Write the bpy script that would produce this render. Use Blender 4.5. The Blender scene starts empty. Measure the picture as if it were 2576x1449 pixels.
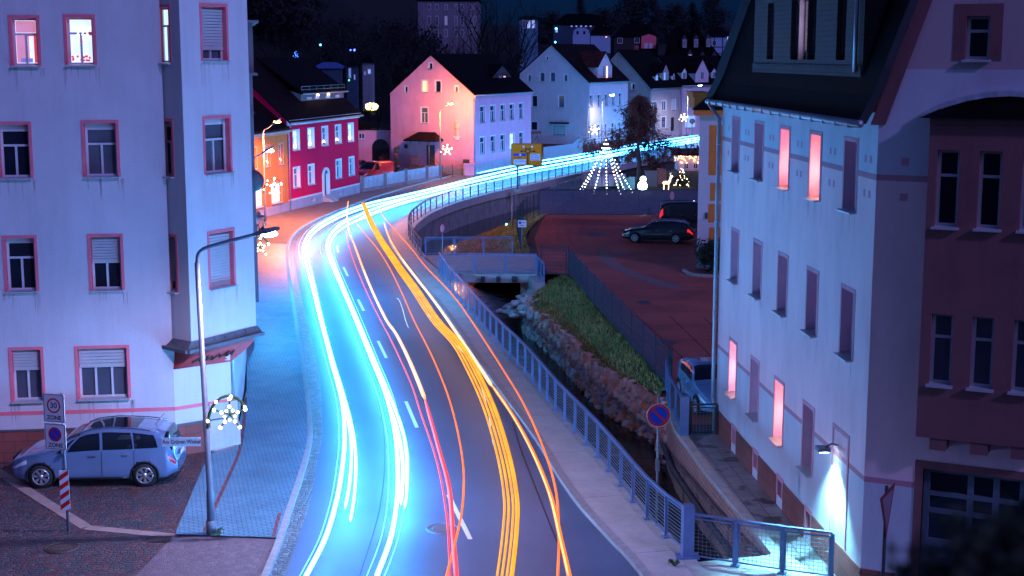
# light levels
SKYT = (.32, .38, 1.0); SKYS = .05
MOON = 1.15; MOONC = (.33, .29, 1.0)
PW1 = 2900; PW2 = 6500; PW3 = 9500; PW4 = 2600; PW5 = 1500; PW6 = 3500; PWW = 2600
TWH = 42; TOR = 1.5; TYE = 1.35; TRE = 1.5; THO = 1.8
import bpy, bmesh, math, random
from mathutils import Vector, Matrix
random.seed(7)
sc = bpy.context.scene
col = sc.collection
R = math.radians
# ---------------------------------------------------------------- survey of the place
# Camera stands 11.9 m above the road on a 50 mm lens; photo measurements (2576 x 1449 frame) are turned
# into metres on the ground, on a height or on a facade plane with these helpers.
CH = 11.9; F = 3600.0; HOR = 140.0
PITCH = math.atan((724.5 - HOR) / F)
cp, sp = math.cos(PITCH), math.sin(PITCH)
def ray(x, y):
    a = (x - 1288.0) / F; b = (y - 724.5) / F
    return Vector((a, cp - b * sp, -sp - b * cp))
def G(x, y, z=0.0):
    r = ray(x, y); k = (z - CH) / r.z
    return Vector((r.x * k, r.y * k, z))
def W(x, y, Y):
    r = ray(x, y); k = Y / r.y
    return Vector((r.x * k, Y, CH + r.z * k))
def ZY(y, Y):                      # height seen at image row y at distance Y
    return W(1288, y, Y).z
def pxm(p):                        # photo pixels per metre at a point
    return F / (p.y * cp + (CH - p.z) * sp)
V = Vector
# ---------------------------------------------------------------- objects
def tag(o, label=None, cat=None, group=None, kind=None):
    if label: o['label'] = label
    if cat: o['category'] = cat
    if group: o['group'] = group
    if kind: o['kind'] = kind
    return o
ORG = {}
def thing(name, loc, label, cat, group=None):
    o = bpy.data.objects.new(name, None); col.objects.link(o)
    o.empty_display_size = .3
    o.location = loc; ORG[o.name] = V(loc)
    return tag(o, label, cat, group)
class MB:
    def __init__(s): s.v = []; s.f = []; s.m = []; s.mi = 0; s.smooth = []; s.sm = False
    def add(s, vs, fs):
        b = len(s.v); s.v += [V(p) for p in vs]
        for f in fs:
            s.f.append([b + i for i in f]); s.m.append(s.mi); s.smooth.append(s.sm)
        return s
    def quad(s, a, b, c, d): return s.add([a, b, c, d], [(0, 1, 2, 3)])
    def poly(s, ps): return s.add(ps, [tuple(range(len(ps)))])
    def obox(s, c, ax, ay, az):     # centre and three half-axis vectors
        c = V(c); ax = V(ax); ay = V(ay); az = V(az)
        vs = [c + ax * i + ay * j + az * k for i in (-1, 1) for j in (-1, 1) for k in (-1, 1)]
        fs = [(0, 1, 3, 2), (4, 6, 7, 5), (0, 4, 5, 1), (2, 3, 7, 6), (0, 2, 6, 4), (1, 5, 7, 3)]
        return s.add(vs, fs)
    def box(s, a, b):
        a = V(a); b = V(b); c = (a + b) / 2; h = (b - a) / 2
        return s.obox(c, (h.x, 0, 0), (0, h.y, 0), (0, 0, h.z))
    def tube(s, pts, r, n=6, cap=True):
        pts = [V(p) for p in pts]; N = len(pts)
        rs = r if isinstance(r, (list, tuple)) else [r] * N
        vs = []; up = None
        for i, p in enumerate(pts):
            d = (pts[min(i + 1, N - 1)] - pts[max(i - 1, 0)])
            if d.length < 1e-9: d = V((0, 0, 1))
            d.normalize()
            if up is None:
                up = V((0, 0, 1)) if abs(d.z) < .9 else V((1, 0, 0))
            x = d.cross(up)
            if x.length < 1e-4: x = d.cross(V((0, 1, 0)))
            x.normalize(); y = x.cross(d).normalized(); up = y
            for k in range(n):
                a = 2 * math.pi * k / n
                vs.append(p + x * (math.cos(a) * rs[i]) + y * (math.sin(a) * rs[i]))
        fs = []
        for i in range(N - 1):
            for k in range(n):
                fs.append((i * n + k, i * n + (k + 1) % n, (i + 1) * n + (k + 1) % n, (i + 1) * n + k))
        if cap:
            fs.append(tuple(range(n - 1, -1, -1))); fs.append(tuple((N - 1) * n + k for k in range(n)))
        o = s.sm; s.sm = True; s.add(vs, fs); s.sm = o
        return s
    def bar(s, a, b, w, h=None, up=(0, 0, 1)):       # rectangular bar from a to b
        a = V(a); b = V(b); d = b - a; L = d.length
        if L < 1e-6: return s
        d /= L; x = d.cross(V(up))
        if x.length < 1e-4: x = d.cross(V((1, 0, 0)))
        x.normalize(); y = x.cross(d).normalized(); h = h or w
        return s.obox((a + b) / 2, d * (L / 2), x * (w / 2), y * (h / 2))
    def prism(s, poly, z0, z1):      # vertical prism over a plan polygon
        n = len(poly); vs = [V((p[0], p[1], z0)) for p in poly] + [V((p[0], p[1], z1)) for p in poly]
        fs = [tuple(range(n - 1, -1, -1)), tuple(range(n, 2 * n))]
        fs += [(i, (i + 1) % n, n + (i + 1) % n, n + i) for i in range(n)]
        return s.add(vs, fs)
    def slab(s, poly3, off):         # polygon in space given thickness along off
        n = len(poly3); off = V(off); vs = [V(p) for p in poly3] + [V(p) + off for p in poly3]
        fs = [tuple(range(n - 1, -1, -1)), tuple(range(n, 2 * n))]
        fs += [(i, (i + 1) % n, n + (i + 1) % n, n + i) for i in range(n)]
        return s.add(vs, fs)
    def ball(s, c, r, nu=8, nv=6, sc_=(1, 1, 1)):
        c = V(c); vs = [c + V((0, 0, -r * sc_[2]))]
        for j in range(1, nv):
            t = -math.pi / 2 + math.pi * j / nv
            for i in range(nu):
                a = 2 * math.pi * i / nu
                vs.append(c + V((r * sc_[0] * math.cos(t) * math.cos(a), r * sc_[1] * math.cos(t) * math.sin(a), r * sc_[2] * math.sin(t))))
        vs.append(c + V((0, 0, r * sc_[2]))); fs = []
        for i in range(nu):
            fs.append((0, 1 + (i + 1) % nu, 1 + i)); 
            for j in range(nv - 2):
                a = 1 + j * nu
                fs.append((a + i, a + (i + 1) % nu, a + nu + (i + 1) % nu, a + nu + i))
            fs.append((1 + (nv - 2) * nu + i, 1 + (nv - 2) * nu + (i + 1) % nu, len(vs) - 1))
        o = s.sm; s.sm = True; s.add(vs, fs); s.sm = o
        return s
    def rod(s, c, axis, r, h, n=20):  # short solid cylinder about c
        a = V(axis).normalized() * (h / 2); return s.tube([V(c) - a, V(c) + a], r, n)
    def build(s, name, mat, parent=None, org=None, recalc=True):
        me = bpy.data.meshes.new(name)
        o = bpy.data.objects.new(name, me); col.objects.link(o)
        g = V((0, 0, 0))
        if parent is not None:
            g = ORG.get(parent.name, V((0, 0, 0))); o.parent = parent; ORG[o.name] = g
        elif org is not None:
            g = V(org); o.location = g; ORG[o.name] = g
        else: ORG[o.name] = g
        me.from_pydata([p - g for p in s.v], [], s.f)
        for m_ in (mat if isinstance(mat, (list, tuple)) else [mat]): me.materials.append(m_)
        for p, mi, sm in zip(me.polygons, s.m, s.smooth):
            p.material_index = mi; p.use_smooth = sm
        if recalc:
            bm = bmesh.new(); bm.from_mesh(me); bmesh.ops.recalc_face_normals(bm, faces=bm.faces); bm.to_mesh(me); bm.free()
        me.update()
        return o
def absorb(dst, src):                # surface pattern becomes part of the mesh it lies on
    m = dst.data; k = len(m.materials); s = src.data; bm = bmesh.new(); bm.from_mesh(m)
    vs = [bm.verts.new(v.co) for v in s.vertices]
    for mt in s.materials: m.materials.append(mt)
    for p in s.polygons:
        f = bm.faces.new([vs[i] for i in p.vertices]); f.material_index = k + p.material_index
    bm.to_mesh(m); bm.free(); bpy.data.objects.remove(src)
def kids(o): return [c for c in bpy.data.objects if c.parent == o]
def copy_tree(o, parent=None):
    c = o.copy(); col.objects.link(c)
    if parent: c.parent = parent
    for ch in kids(o): copy_tree(ch, c)
    return c
def crv(pts, n=8):                   # Catmull-Rom through points
    pts = [V(p) for p in pts]; out = []
    for i in range(len(pts) - 1):
        p0 = pts[max(i - 1, 0)]; p1 = pts[i]; p2 = pts[i + 1]; p3 = pts[min(i + 2, len(pts) - 1)]
        for k in range(n):
            t = k / n
            out.append(.5 * ((2 * p1) + (p2 - p0) * t + (2 * p0 - 5 * p1 + 4 * p2 - p3) * t * t + (3 * p1 - p0 - 3 * p2 + p3) * t ** 3))
    out.append(pts[-1]); return out
def along(pts, step):                # resample a polyline at equal steps
    out = [V(pts[0])]; acc = 0
    for a, b in zip(pts, pts[1:]):
        a = V(a); b = V(b); L = (b - a).length
        while acc + L >= step:
            t = (step - acc) / L; a = a.lerp(b, t); out.append(a.copy()); L = (b - a).length; acc = 0
        acc += L
    return out
def offs(pts, d):                    # sideways offset of a plan polyline (left positive)
    out = []
    for i, p in enumerate(pts):
        t = pts[min(i + 1, len(pts) - 1)] - pts[max(i - 1, 0)]; t.z = 0; t.normalize()
        out.append(p + V((-t.y, t.x, 0)) * d)
    return out
# ---------------------------------------------------------------- materials
MATS = {}
def nodes(name):
    m = bpy.data.materials.new(name); m.use_nodes = True; nt = m.node_tree
    return m, nt, nt.nodes['Principled BSDF'], nt.links
def N(nt, t, **k):
    n = nt.nodes.new(t)
    for a, b in k.items():
        if a in n.inputs: n.inputs[a].default_value = b
        else: setattr(n, a, b)
    return n
def c4(c): return (c[0], c[1], c[2], 1)
def scalec(c, k): return tuple(min(1, x * k) for x in c)
def pm(name, base, rough=.8, var=.15, scale=2.5, bump=.15, bscale=60, metal=0, coat=0, dirt=0, spec=.4, stretch=(1, 1, 1)):
    if name in MATS: return MATS[name]
    m, nt, b, L = nodes(name)
    tc = N(nt, 'ShaderNodeTexCoord'); mp = N(nt, 'ShaderNodeMapping'); mp.inputs['Scale'].default_value = stretch
    L.new(tc.outputs['Object'], mp.inputs['Vector'])
    n1 = N(nt, 'ShaderNodeTexNoise', Scale=scale, Detail=6.0, Roughness=.6); L.new(mp.outputs[0], n1.inputs['Vector'])
    cr = N(nt, 'ShaderNodeValToRGB'); cr.color_ramp.elements[0].position = .3; cr.color_ramp.elements[1].position = .7
    cr.color_ramp.elements[0].color = c4(scalec(base, 1 - var)); cr.color_ramp.elements[1].color = c4(scalec(base, 1 + var))
    L.new(n1.outputs['Fac'], cr.inputs['Fac']); out = cr.outputs[0]
    if dirt:
        m2 = N(nt, 'ShaderNodeMapping'); m2.inputs['Scale'].default_value = (1.6, 1.6, .16); L.new(tc.outputs['Object'], m2.inputs['Vector'])
        n2 = N(nt, 'ShaderNodeTexNoise', Scale=1.5, Detail=8.0, Roughness=.65); L.new(m2.outputs[0], n2.inputs['Vector'])
        r2 = N(nt, 'ShaderNodeValToRGB'); r2.color_ramp.elements[0].position = .45; r2.color_ramp.elements[1].position = .75
        r2.color_ramp.elements[0].color = (1, 1, 1, 1); r2.color_ramp.elements[1].color = c4((1 - dirt, 1 - dirt, 1 - dirt))
        L.new(n2.outputs['Fac'], r2.inputs['Fac'])
        mx = N(nt, 'ShaderNodeMix', data_type='RGBA', blend_type='MULTIPLY'); mx.inputs[0].default_value = 1
        L.new(out, mx.inputs[6]); L.new(r2.outputs[0], mx.inputs[7]); out = mx.outputs[2]
    L.new(out, b.inputs['Base Color'])
    if bump:
        nb = N(nt, 'ShaderNodeTexNoise', Scale=bscale, Detail=4.0); L.new(mp.outputs[0], nb.inputs['Vector'])
        bp = N(nt, 'ShaderNodeBump', Strength=bump, Distance=.02); L.new(nb.outputs['Fac'], bp.inputs['Height']); L.new(bp.outputs[0], b.inputs['Normal'])
    rr = N(nt, 'ShaderNodeMapRange'); rr.inputs['To Min'].default_value = max(.02, rough - .08); rr.inputs['To Max'].default_value = min(1, rough + .08)
    L.new(n1.outputs['Fac'], rr.inputs['Value']); L.new(rr.outputs[0], b.inputs['Roughness'])
    b.inputs['Metallic'].default_value = metal; b.inputs['Coat Weight'].default_value = coat; b.inputs['Coat Roughness'].default_value = .04
    b.inputs['Specular IOR Level'].default_value = spec
    MATS[name] = m; return m
def em(name, color, strength, base=(.8, .8, .8)):
    if name in MATS: return MATS[name]
    m, nt, b, L = nodes(name)
    b.inputs['Base Color'].default_value = c4(base); b.inputs['Emission Color'].default_value = c4(color); b.inputs['Emission Strength'].default_value = strength
    n = N(nt, 'ShaderNodeTexNoise', Scale=3.0); mr = N(nt, 'ShaderNodeMapRange'); mr.inputs['To Min'].default_value = strength * .85; mr.inputs['To Max'].default_value = strength * 1.15
    tc = N(nt, 'ShaderNodeTexCoord'); L.new(tc.outputs['Object'], n.inputs['Vector']); L.new(n.outputs['Fac'], mr.inputs['Value']); L.new(mr.outputs[0], b.inputs['Emission Strength'])
    MATS[name] = m; return m
def brickmat(name, c1, c2, mortar, bw, bh, rot=0, gap=.012, rough=.7, bump=.4, offset=.5, wet=None, vert=False, squash=1, patch=.3):
    m, nt, b, L = nodes(name)
    ge = N(nt, 'ShaderNodeNewGeometry'); mp = N(nt, 'ShaderNodeMapping'); mp.inputs['Rotation'].default_value = (0, 0, rot)
    if vert:
        sx = N(nt, 'ShaderNodeSeparateXYZ'); L.new(ge.outputs['Position'], sx.inputs[0])
        ad = N(nt, 'ShaderNodeMath', operation='ADD'); L.new(sx.outputs[0], ad.inputs[0]); L.new(sx.outputs[1], ad.inputs[1])
        cx = N(nt, 'ShaderNodeCombineXYZ'); L.new(ad.outputs[0], cx.inputs[0]); L.new(sx.outputs[2], cx.inputs[1]); L.new(cx.outputs[0], mp.inputs['Vector'])
    else: L.new(ge.outputs['Position'], mp.inputs['Vector'])
    br = N(nt, 'ShaderNodeTexBrick', offset=offset, squash=squash); br.inputs['Scale'].default_value = 1
    br.inputs['Brick Width'].default_value = bw; br.inputs['Row Height'].default_value = bh; br.inputs['Mortar Size'].default_value = gap; br.inputs['Mortar Smooth'].default_value = .2
    br.inputs['Color1'].default_value = c4(c1); br.inputs['Color2'].default_value = c4(c2); br.inputs['Mortar'].default_value = c4(mortar); br.inputs['Bias'].default_value = -.2
    L.new(mp.outputs[0], br.inputs['Vector'])
    n1 = N(nt, 'ShaderNodeTexNoise', Scale=.8 if patch < .4 else .3, Detail=7.0); L.new(ge.outputs['Position'], n1.inputs['Vector'])
    cr = N(nt, 'ShaderNodeValToRGB'); cr.color_ramp.elements[0].position = .3; cr.color_ramp.elements[1].position = .7
    cr.color_ramp.elements[0].color = (1 - patch, 1 - patch, 1 - patch, 1); cr.color_ramp.elements[1].color = (1, 1, 1, 1); L.new(n1.outputs['Fac'], cr.inputs['Fac'])
    mx = N(nt, 'ShaderNodeMix', data_type='RGBA', blend_type='MULTIPLY'); mx.inputs[0].default_value = 1
    L.new(br.outputs['Color'], mx.inputs[6]); L.new(cr.outputs[0], mx.inputs[7]); out = mx.outputs[2]
    if wet:                              # damp slabs of their own
        n3 = N(nt, 'ShaderNodeTexNoise', Scale=wet, Detail=2.0); L.new(ge.outputs['Position'], n3.inputs['Vector'])
        r3 = N(nt, 'ShaderNodeValToRGB'); r3.color_ramp.elements[0].position = .56; r3.color_ramp.elements[1].position = .62
        r3.color_ramp.elements[0].color = (1, 1, 1, 1); r3.color_ramp.elements[1].color = (.25, .22, .2, 1); L.new(n3.outputs['Fac'], r3.inputs['Fac'])
        m3 = N(nt, 'ShaderNodeMix', data_type='RGBA', blend_type='MULTIPLY'); m3.inputs[0].default_value = 1
        L.new(out, m3.inputs[6]); L.new(r3.outputs[0], m3.inputs[7]); out = m3.outputs[2]
    L.new(out, b.inputs['Base Color']); b.inputs['Roughness'].default_value = rough
    inv = N(nt, 'ShaderNodeMath', operation='SUBTRACT'); inv.inputs[0].default_value = 1; L.new(br.outputs['Fac'], inv.inputs[1])
    bp = N(nt, 'ShaderNodeBump', Strength=bump, Distance=.02); L.new(inv.outputs[0], bp.inputs['Height']); L.new(bp.outputs[0], b.inputs['Normal'])
    MATS[name] = m; return m
def cobblemat(name, cols, scale, joint=(.02, .018, .02), rough=.55, bump=.6, rand=.75, jw=.05):
    m, nt, b, L = nodes(name)
    ge = N(nt, 'ShaderNodeNewGeometry')
    sx = N(nt, 'ShaderNodeSeparateXYZ'); L.new(ge.outputs['Position'], sx.inputs[0]); cx = N(nt, 'ShaderNodeCombineXYZ')
    L.new(sx.outputs[0], cx.inputs[0]); L.new(sx.outputs[1], cx.inputs[1])
    v1 = N(nt, 'ShaderNodeTexVoronoi', voronoi_dimensions='2D', distance='CHEBYCHEV'); v1.inputs['Scale'].default_value = scale; v1.inputs['Randomness'].default_value = rand
    v2 = N(nt, 'ShaderNodeTexVoronoi', voronoi_dimensions='2D', feature='DISTANCE_TO_EDGE'); v2.inputs['Scale'].default_value = scale; v2.inputs['Randomness'].default_value = rand
    v1.distance = 'EUCLIDEAN'
    for v in (v1, v2): L.new(cx.outputs[0], v.inputs['Vector'])
    sep = N(nt, 'ShaderNodeSeparateColor'); L.new(v1.outputs['Color'], sep.inputs[0])
    cr = N(nt, 'ShaderNodeValToRGB'); cr.color_ramp.interpolation = 'LINEAR'
    els = cr.color_ramp.elements
    while len(els) < len(cols): els.new(.5)
    for i, c in enumerate(cols): els[i].position = i / (len(cols) - 1); els[i].color = c4(c)
    L.new(sep.outputs[0], cr.inputs['Fac'])
    jr = N(nt, 'ShaderNodeMapRange'); jr.inputs['From Max'].default_value = jw; L.new(v2.outputs['Distance'], jr.inputs['Value'])
    mx = N(nt, 'ShaderNodeMix', data_type='RGBA'); L.new(jr.outputs[0], mx.inputs[0]); mx.inputs[6].default_value = c4(joint); L.new(cr.outputs[0], mx.inputs[7])
    L.new(mx.outputs[2], b.inputs['Base Color']); b.inputs['Roughness'].default_value = rough
    j2 = N(nt, 'ShaderNodeMapRange', interpolation_type='SMOOTHSTEP'); j2.inputs['From Max'].default_value = jw * 3; L.new(v2.outputs['Distance'], j2.inputs['Value'])
    bp = N(nt, 'ShaderNodeBump', Strength=bump, Distance=.03); L.new(j2.outputs[0], bp.inputs['Height']); L.new(bp.outputs[0], b.inputs['Normal'])
    MATS[name] = m; return m
# ================================================================= camera, sky, moonlight
cam = bpy.data.cameras.new('camera'); co = bpy.data.objects.new('camera', cam); col.objects.link(co)
co.location = (0, 0, CH); co.rotation_euler = (math.pi / 2 - PITCH, 0, 0)
cam.sensor_width = 36; cam.lens = F / 2576 * 36; cam.clip_end = 3000; cam.clip_start = .3
cam.dof.use_dof = True; cam.dof.focus_distance = 62; cam.dof.aperture_fstop = 1.8
sc.camera = co
w = bpy.data.worlds.new('World'); sc.world = w; w.use_nodes = True
nt = w.node_tree; bg = nt.nodes['Background']
sky = nt.nodes.new('ShaderNodeTexSky'); sky.sky_type = 'NISHITA'; sky.sun_disc = False
SUN_AZ = math.atan2(.70, -.71)      # direction towards the moon, clockwise from north (+Y)
SUN_EL = R(32)
sky.sun_elevation = SUN_EL; sky.sun_rotation = SUN_AZ
mu = nt.nodes.new('ShaderNodeMix'); mu.data_type = 'RGBA'; mu.blend_type = 'MULTIPLY'; mu.inputs[0].default_value = 1
mu.inputs[7].default_value = (SKYT[0], SKYT[1], SKYT[2], 1)
# sky kept dark navy low over the hills, brighter overhead as added ambient light
wtc = nt.nodes.new('ShaderNodeTexCoord'); wsx = nt.nodes.new('ShaderNodeSeparateXYZ'); wmr = nt.nodes.new('ShaderNodeValToRGB')
wmr.color_ramp.elements[0].position = .04; wmr.color_ramp.elements[0].color = (.02, .10, .19, 1); wmr.color_ramp.elements[1].position = .32; wmr.color_ramp.elements[1].color = (1.1, 1.1, 1.1, 1)
nt.links.new(wtc.outputs['Generated'], wsx.inputs[0]); nt.links.new(wsx.outputs[2], wmr.inputs['Fac'])
mu2 = nt.nodes.new('ShaderNodeMix'); mu2.data_type = 'RGBA'; mu2.blend_type = 'MULTIPLY'; mu2.inputs[0].default_value = 1
nt.links.new(sky.outputs[0], mu.inputs[6]); nt.links.new(mu.outputs[2], mu2.inputs[6]); nt.links.new(wmr.outputs[0], mu2.inputs[7]); nt.links.new(mu2.outputs[2], bg.inputs['Color']); bg.inputs['Strength'].default_value = SKYS
sl = bpy.data.lights.new('moon', 'SUN'); sl.energy = MOON; sl.color = MOONC; sl.angle = R(3)
so = bpy.data.objects.new('moon', sl); col.objects.link(so)
sd = V((math.sin(SUN_AZ) * math.cos(SUN_EL), math.cos(SUN_AZ) * math.cos(SUN_EL), math.sin(SUN_EL)))
so.rotation_euler = (-sd).to_track_quat('-Z', 'Y').to_euler()
sc.view_settings.view_transform = 'Standard'; sc.view_settings.look = 'None'; sc.view_settings.exposure = .15; sc.view_settings.gamma = 1
sc.render.engine = 'CYCLES'
sc.cycles.use_denoising = True; sc.cycles.max_bounces = 6; sc.cycles.sample_clamp_indirect = 4; sc.cycles.sample_clamp_direct = 0
sc.cycles.use_light_tree = True
# ================================================================= ground, road, paving
def Gs(pts, z=0): return [G(x, y, z) for x, y in pts]
def sheet(pts, z): return [V((p[0], p[1], z)) for p in pts]
CANAL_L = [V((5.9, 22, 0))] + Gs([(1735, 1415), (1640, 1322), (1520, 1172), (1410, 1050), (1330, 950), (1262, 880), (1205, 815), (1140, 735), (1110, 690)])
CANAL_L2 = crv(Gs([(1062, 650), (1036, 612), (1030, 595), (1034, 578), (1050, 560), (1087, 536), (1158, 509), (1244, 486), (1331, 467.5), (1388, 454), (1464, 437), (1656, 398), (1756, 385)]), 3)
CL = CANAL_L + CANAL_L2 + [V((60, 240, 0))]
CANAL_R = [V((7.4, 22, 0)), V((6.5, 30.9, 0)), V((6.17, 34.9, 0)), V((5.71, 39.5, 0)), V((5.3, 44.6, 0)), V((5.3, 47.5, 0))]
FENCE_LINE = [V((5.72, 50.2, 0)), V((4.75, 60, 0)), V((3.75, 70.5, 0)), V((3.11, 78.0, 0))]
RT = [V((1.6, 78.2, 0)), V((1.1, 86, 0)), V((.9, 94, 0)), V((1.5, 102, 0)), V((2.3, 107.5, 0)), V((3.4, 113, 0)), V((5.5, 122, 0)), V((9, 134, 0)), V((15, 148, 0)), V((23, 163, 0)), V((33, 178, 0)), V((66, 238, 0))]
m_asph = pm('old_asphalt', (.055, .05, .055), .75, .25, .6, .3, 90)
mb = MB()
mb.poly([V((p.x, p.y, -.03)) for p in CL] + [V((60, 1500, -.03)), V((-900, 1500, -.03)), V((-900, -20, -.03)), V((6, -20, -.03))])
mb.poly([V((p.x, p.y, -.03)) for p in (CANAL_R + FENCE_LINE + RT)] + [V((66, 1500, -.03)), V((1200, 1500, -.03)), V((1200, -20, -.03)), V((7.6, -20, -.03))])
tag(mb.build('ground', m_asph), kind='structure')
# canal water and bed
m_wat, nt_, b_, L_ = nodes('canal_water')
b_.inputs['Base Color'].default_value = (.004, .005, .007, 1); b_.inputs['Roughness'].default_value = .12
tn = N(nt_, 'ShaderNodeTexNoise', Scale=1.6, Detail=4.0); tg = N(nt_, 'ShaderNodeNewGeometry'); L_.new(tg.outputs['Position'], tn.inputs['Vector'])
bp_ = N(nt_, 'ShaderNodeBump', Strength=.35, Distance=.1); L_.new(tn.outputs['Fac'], bp_.inputs['Height']); L_.new(bp_.outputs[0], b_.inputs['Normal'])
MATS['canal_water'] = m_wat
mb = MB(); mb.quad((-14, 15, -2.02), (12, 15, -2.02), (12, 100, -2.02), (-14, 100, -2.02)); mb.quad((-14, 100, -2.02), (12, 100, -2.02), (80, 250, -2.02), (-14, 250, -2.02))
tag(mb.build('canal_water', m_wat), kind='structure')
# road
m_road, nt_, b_, L_ = nodes('road_asphalt')
ge = N(nt_, 'ShaderNodeNewGeometry')
n1 = N(nt_, 'ShaderNodeTexNoise', Scale=.35, Detail=8.0, Roughness=.65); n2 = N(nt_, 'ShaderNodeTexNoise', Scale=45.0, Detail=3.0); n3 = N(nt_, 'ShaderNodeTexVoronoi'); n3.inputs['Scale'].default_value = 55
for n_ in (n1, n2, n3): L_.new(ge.outputs['Position'], n_.inputs['Vector'])
cr = N(nt_, 'ShaderNodeValToRGB'); cr.color_ramp.elements[0].position = .3; cr.color_ramp.elements[1].position = .72
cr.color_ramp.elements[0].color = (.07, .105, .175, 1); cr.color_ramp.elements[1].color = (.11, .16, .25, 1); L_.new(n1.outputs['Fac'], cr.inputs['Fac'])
mr = N(nt_, 'ShaderNodeMapRange'); mr.inputs['From Min'].default_value = .3; mr.inputs['From Max'].default_value = .7; mr.inputs['To Min'].default_value = .7; mr.inputs['To Max'].default_value = 1.35; L_.new(n2.outputs['Fac'], mr.inputs['Value'])
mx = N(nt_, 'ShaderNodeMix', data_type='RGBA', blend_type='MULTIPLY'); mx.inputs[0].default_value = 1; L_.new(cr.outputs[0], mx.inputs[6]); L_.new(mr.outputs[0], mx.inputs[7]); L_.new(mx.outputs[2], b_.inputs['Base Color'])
rr = N(nt_, 'ShaderNodeMapRange'); rr.inputs['To Min'].default_value = .42; rr.inputs['To Max'].default_value = .68; L_.new(n1.outputs['Fac'], rr.inputs['Value']); L_.new(rr.outputs[0], b_.inputs['Roughness'])
bp_ = N(nt_, 'ShaderNodeBump', Strength=.35, Distance=.012); L_.new(n3.outputs['Distance'], bp_.inputs['Height']); L_.new(bp_.outputs[0], b_.inputs['Normal'])
ROAD_L = crv([V((-4.6, 22, 0))] + Gs([(717, 1449), (775, 1285), (801, 1147), (812, 1072), (803, 938), (783, 849), (772, 805), (757, 740), (742, 660), (745, 620), (757, 592), (795, 566), (872, 531), (1000, 486), (1200, 435), (1480, 384), (1660, 355), (1750, 341), (1850, 327)]), 4)
CURB_L = crv([V((-5.6, 22, 0))] + Gs([(679, 1449), (737, 1285), (779, 1147), (786, 1072), (770, 938), (754, 849), (748, 805), (738, 740), (725, 650), (728, 620), (745, 588), (788, 560), (868, 525), (998, 481), (1199, 430.5), (1479, 380), (1659, 352), (1749, 338), (1849, 324)]), 4)
ROAD_R = crv([V((4.3, 24, 0))] + Gs([(1610, 1449), (1530, 1360), (1450, 1270), (1395, 1190), (1340, 1100), (1255, 985), (1190, 895), (1115, 785), (1050, 710), (1000, 645), (978, 605), (985, 572), (1040, 537), (1150, 499), (1300, 465), (1480, 429), (1755, 378), (1900, 352)]), 4)
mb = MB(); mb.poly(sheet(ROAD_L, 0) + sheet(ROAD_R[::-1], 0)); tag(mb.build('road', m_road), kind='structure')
# cobbled gutter beside the left kerb
m_gut = cobblemat('gutter_setts', [(.10, .10, .11), (.2, .2, .21), (.14, .13, .14), (.26, .26, .27)], 6.5, bump=1, rough=.35)
mb = MB(); mb.poly(sheet(CURB_L, .008) + sheet(ROAD_L[::-1], .004)); tag(mb.build('gutter', m_gut), kind='structure')
# kerbs
m_kerb = pm('kerb_granite', (.34, .33, .33), .6, .2, 6, .25, 80)
def kerb(name, line, wd, h):
    mb = MB(); o = offs(line, wd)
    for a, b, c, d in zip(line, line[1:], o[1:], o):
        mb.slab([V((a.x, a.y, -.02)), V((b.x, b.y, -.02)), V((c.x, c.y, -.02)), V((d.x, d.y, -.02))], (0, 0, h + .02))
    return tag(mb.build(name, m_kerb), kind='structure')
ZS = .11
kerb('kerb', CURB_L, .16, ZS + .004)
kerb('kerb', ROAD_R, -.22, ZS + .004)
# right pavement: concrete slabs with joints
m_conc = pm('pavement_concrete', (.50, .47, .46), .8, .14, 1.2, .12, 40, dirt=.25)
m_joint = pm('joint_filler', (.05, .045, .045), .9)
RR = along(offs(ROAD_R, -.225), .5)
def near_edge(p, line):
    best = None
    for a, b in zip(line, line[1:]):
        d = b - a; t = max(0, min(1, (p - a).dot(d) / max(d.dot(d), 1e-9))); q = a + d * t
        if best is None or (q - p).length < best[0]: best = ((q - p).length, q)
    return best[1]
inner = []; CLs = [V((p.x, p.y, 0)) for p in CL]
last = None
for i, p in enumerate(RR):
    n_ = offs(RR[max(0, i - 1):i + 2], -1)[min(1, i)] - RR[i]
    best = None
    for a, b in zip(CLs, CLs[1:]):           # first crossing of the cross-line with the canal edge
        d = b - a; den = n_.x * (-d.y) + n_.y * d.x
        if abs(den) < 1e-9: continue
        r = a - p; t = (r.x * (-d.y) + r.y * d.x) / den; s_ = (n_.x * r.y - n_.y * r.x) / den
        if t > .01 and -.001 <= s_ <= 1.001 and (best is None or t < best): best = t
    inner.append(p + n_ * (best if best is not None and best < 9 else (last or 1.5))); last = best if best and best < 9 else last
mb = MB(); mj = MB()
k = 0
while k < len(RR) - 1:
    e = min(k + 9, len(RR) - 1)
    q = RR[k:e + 1]; r_ = inner[k:e + 1]
    q = [a.copy() for a in q]; r_ = [a.copy() for a in r_]
    if len(q) > 1:
        g = (q[-1] - q[-2]).normalized() * .015; q[-1] -= g; r_[-1] -= g
    for a, b, c, d in zip(q, q[1:], r_[1:], r_): mb.quad(*[V((v_.x, v_.y, ZS)) for v_ in (a, b, c, d)])
    k = e
mj.poly([V((p.x, p.y, ZS - .02)) for p in RR] + [V((p.x, p.y, ZS - .02)) for p in inner[::-1]])
tag(mb.build('pavement', m_conc), kind='structure'); tag(mj.build('pavement_bed', m_joint), kind='structure')
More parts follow.
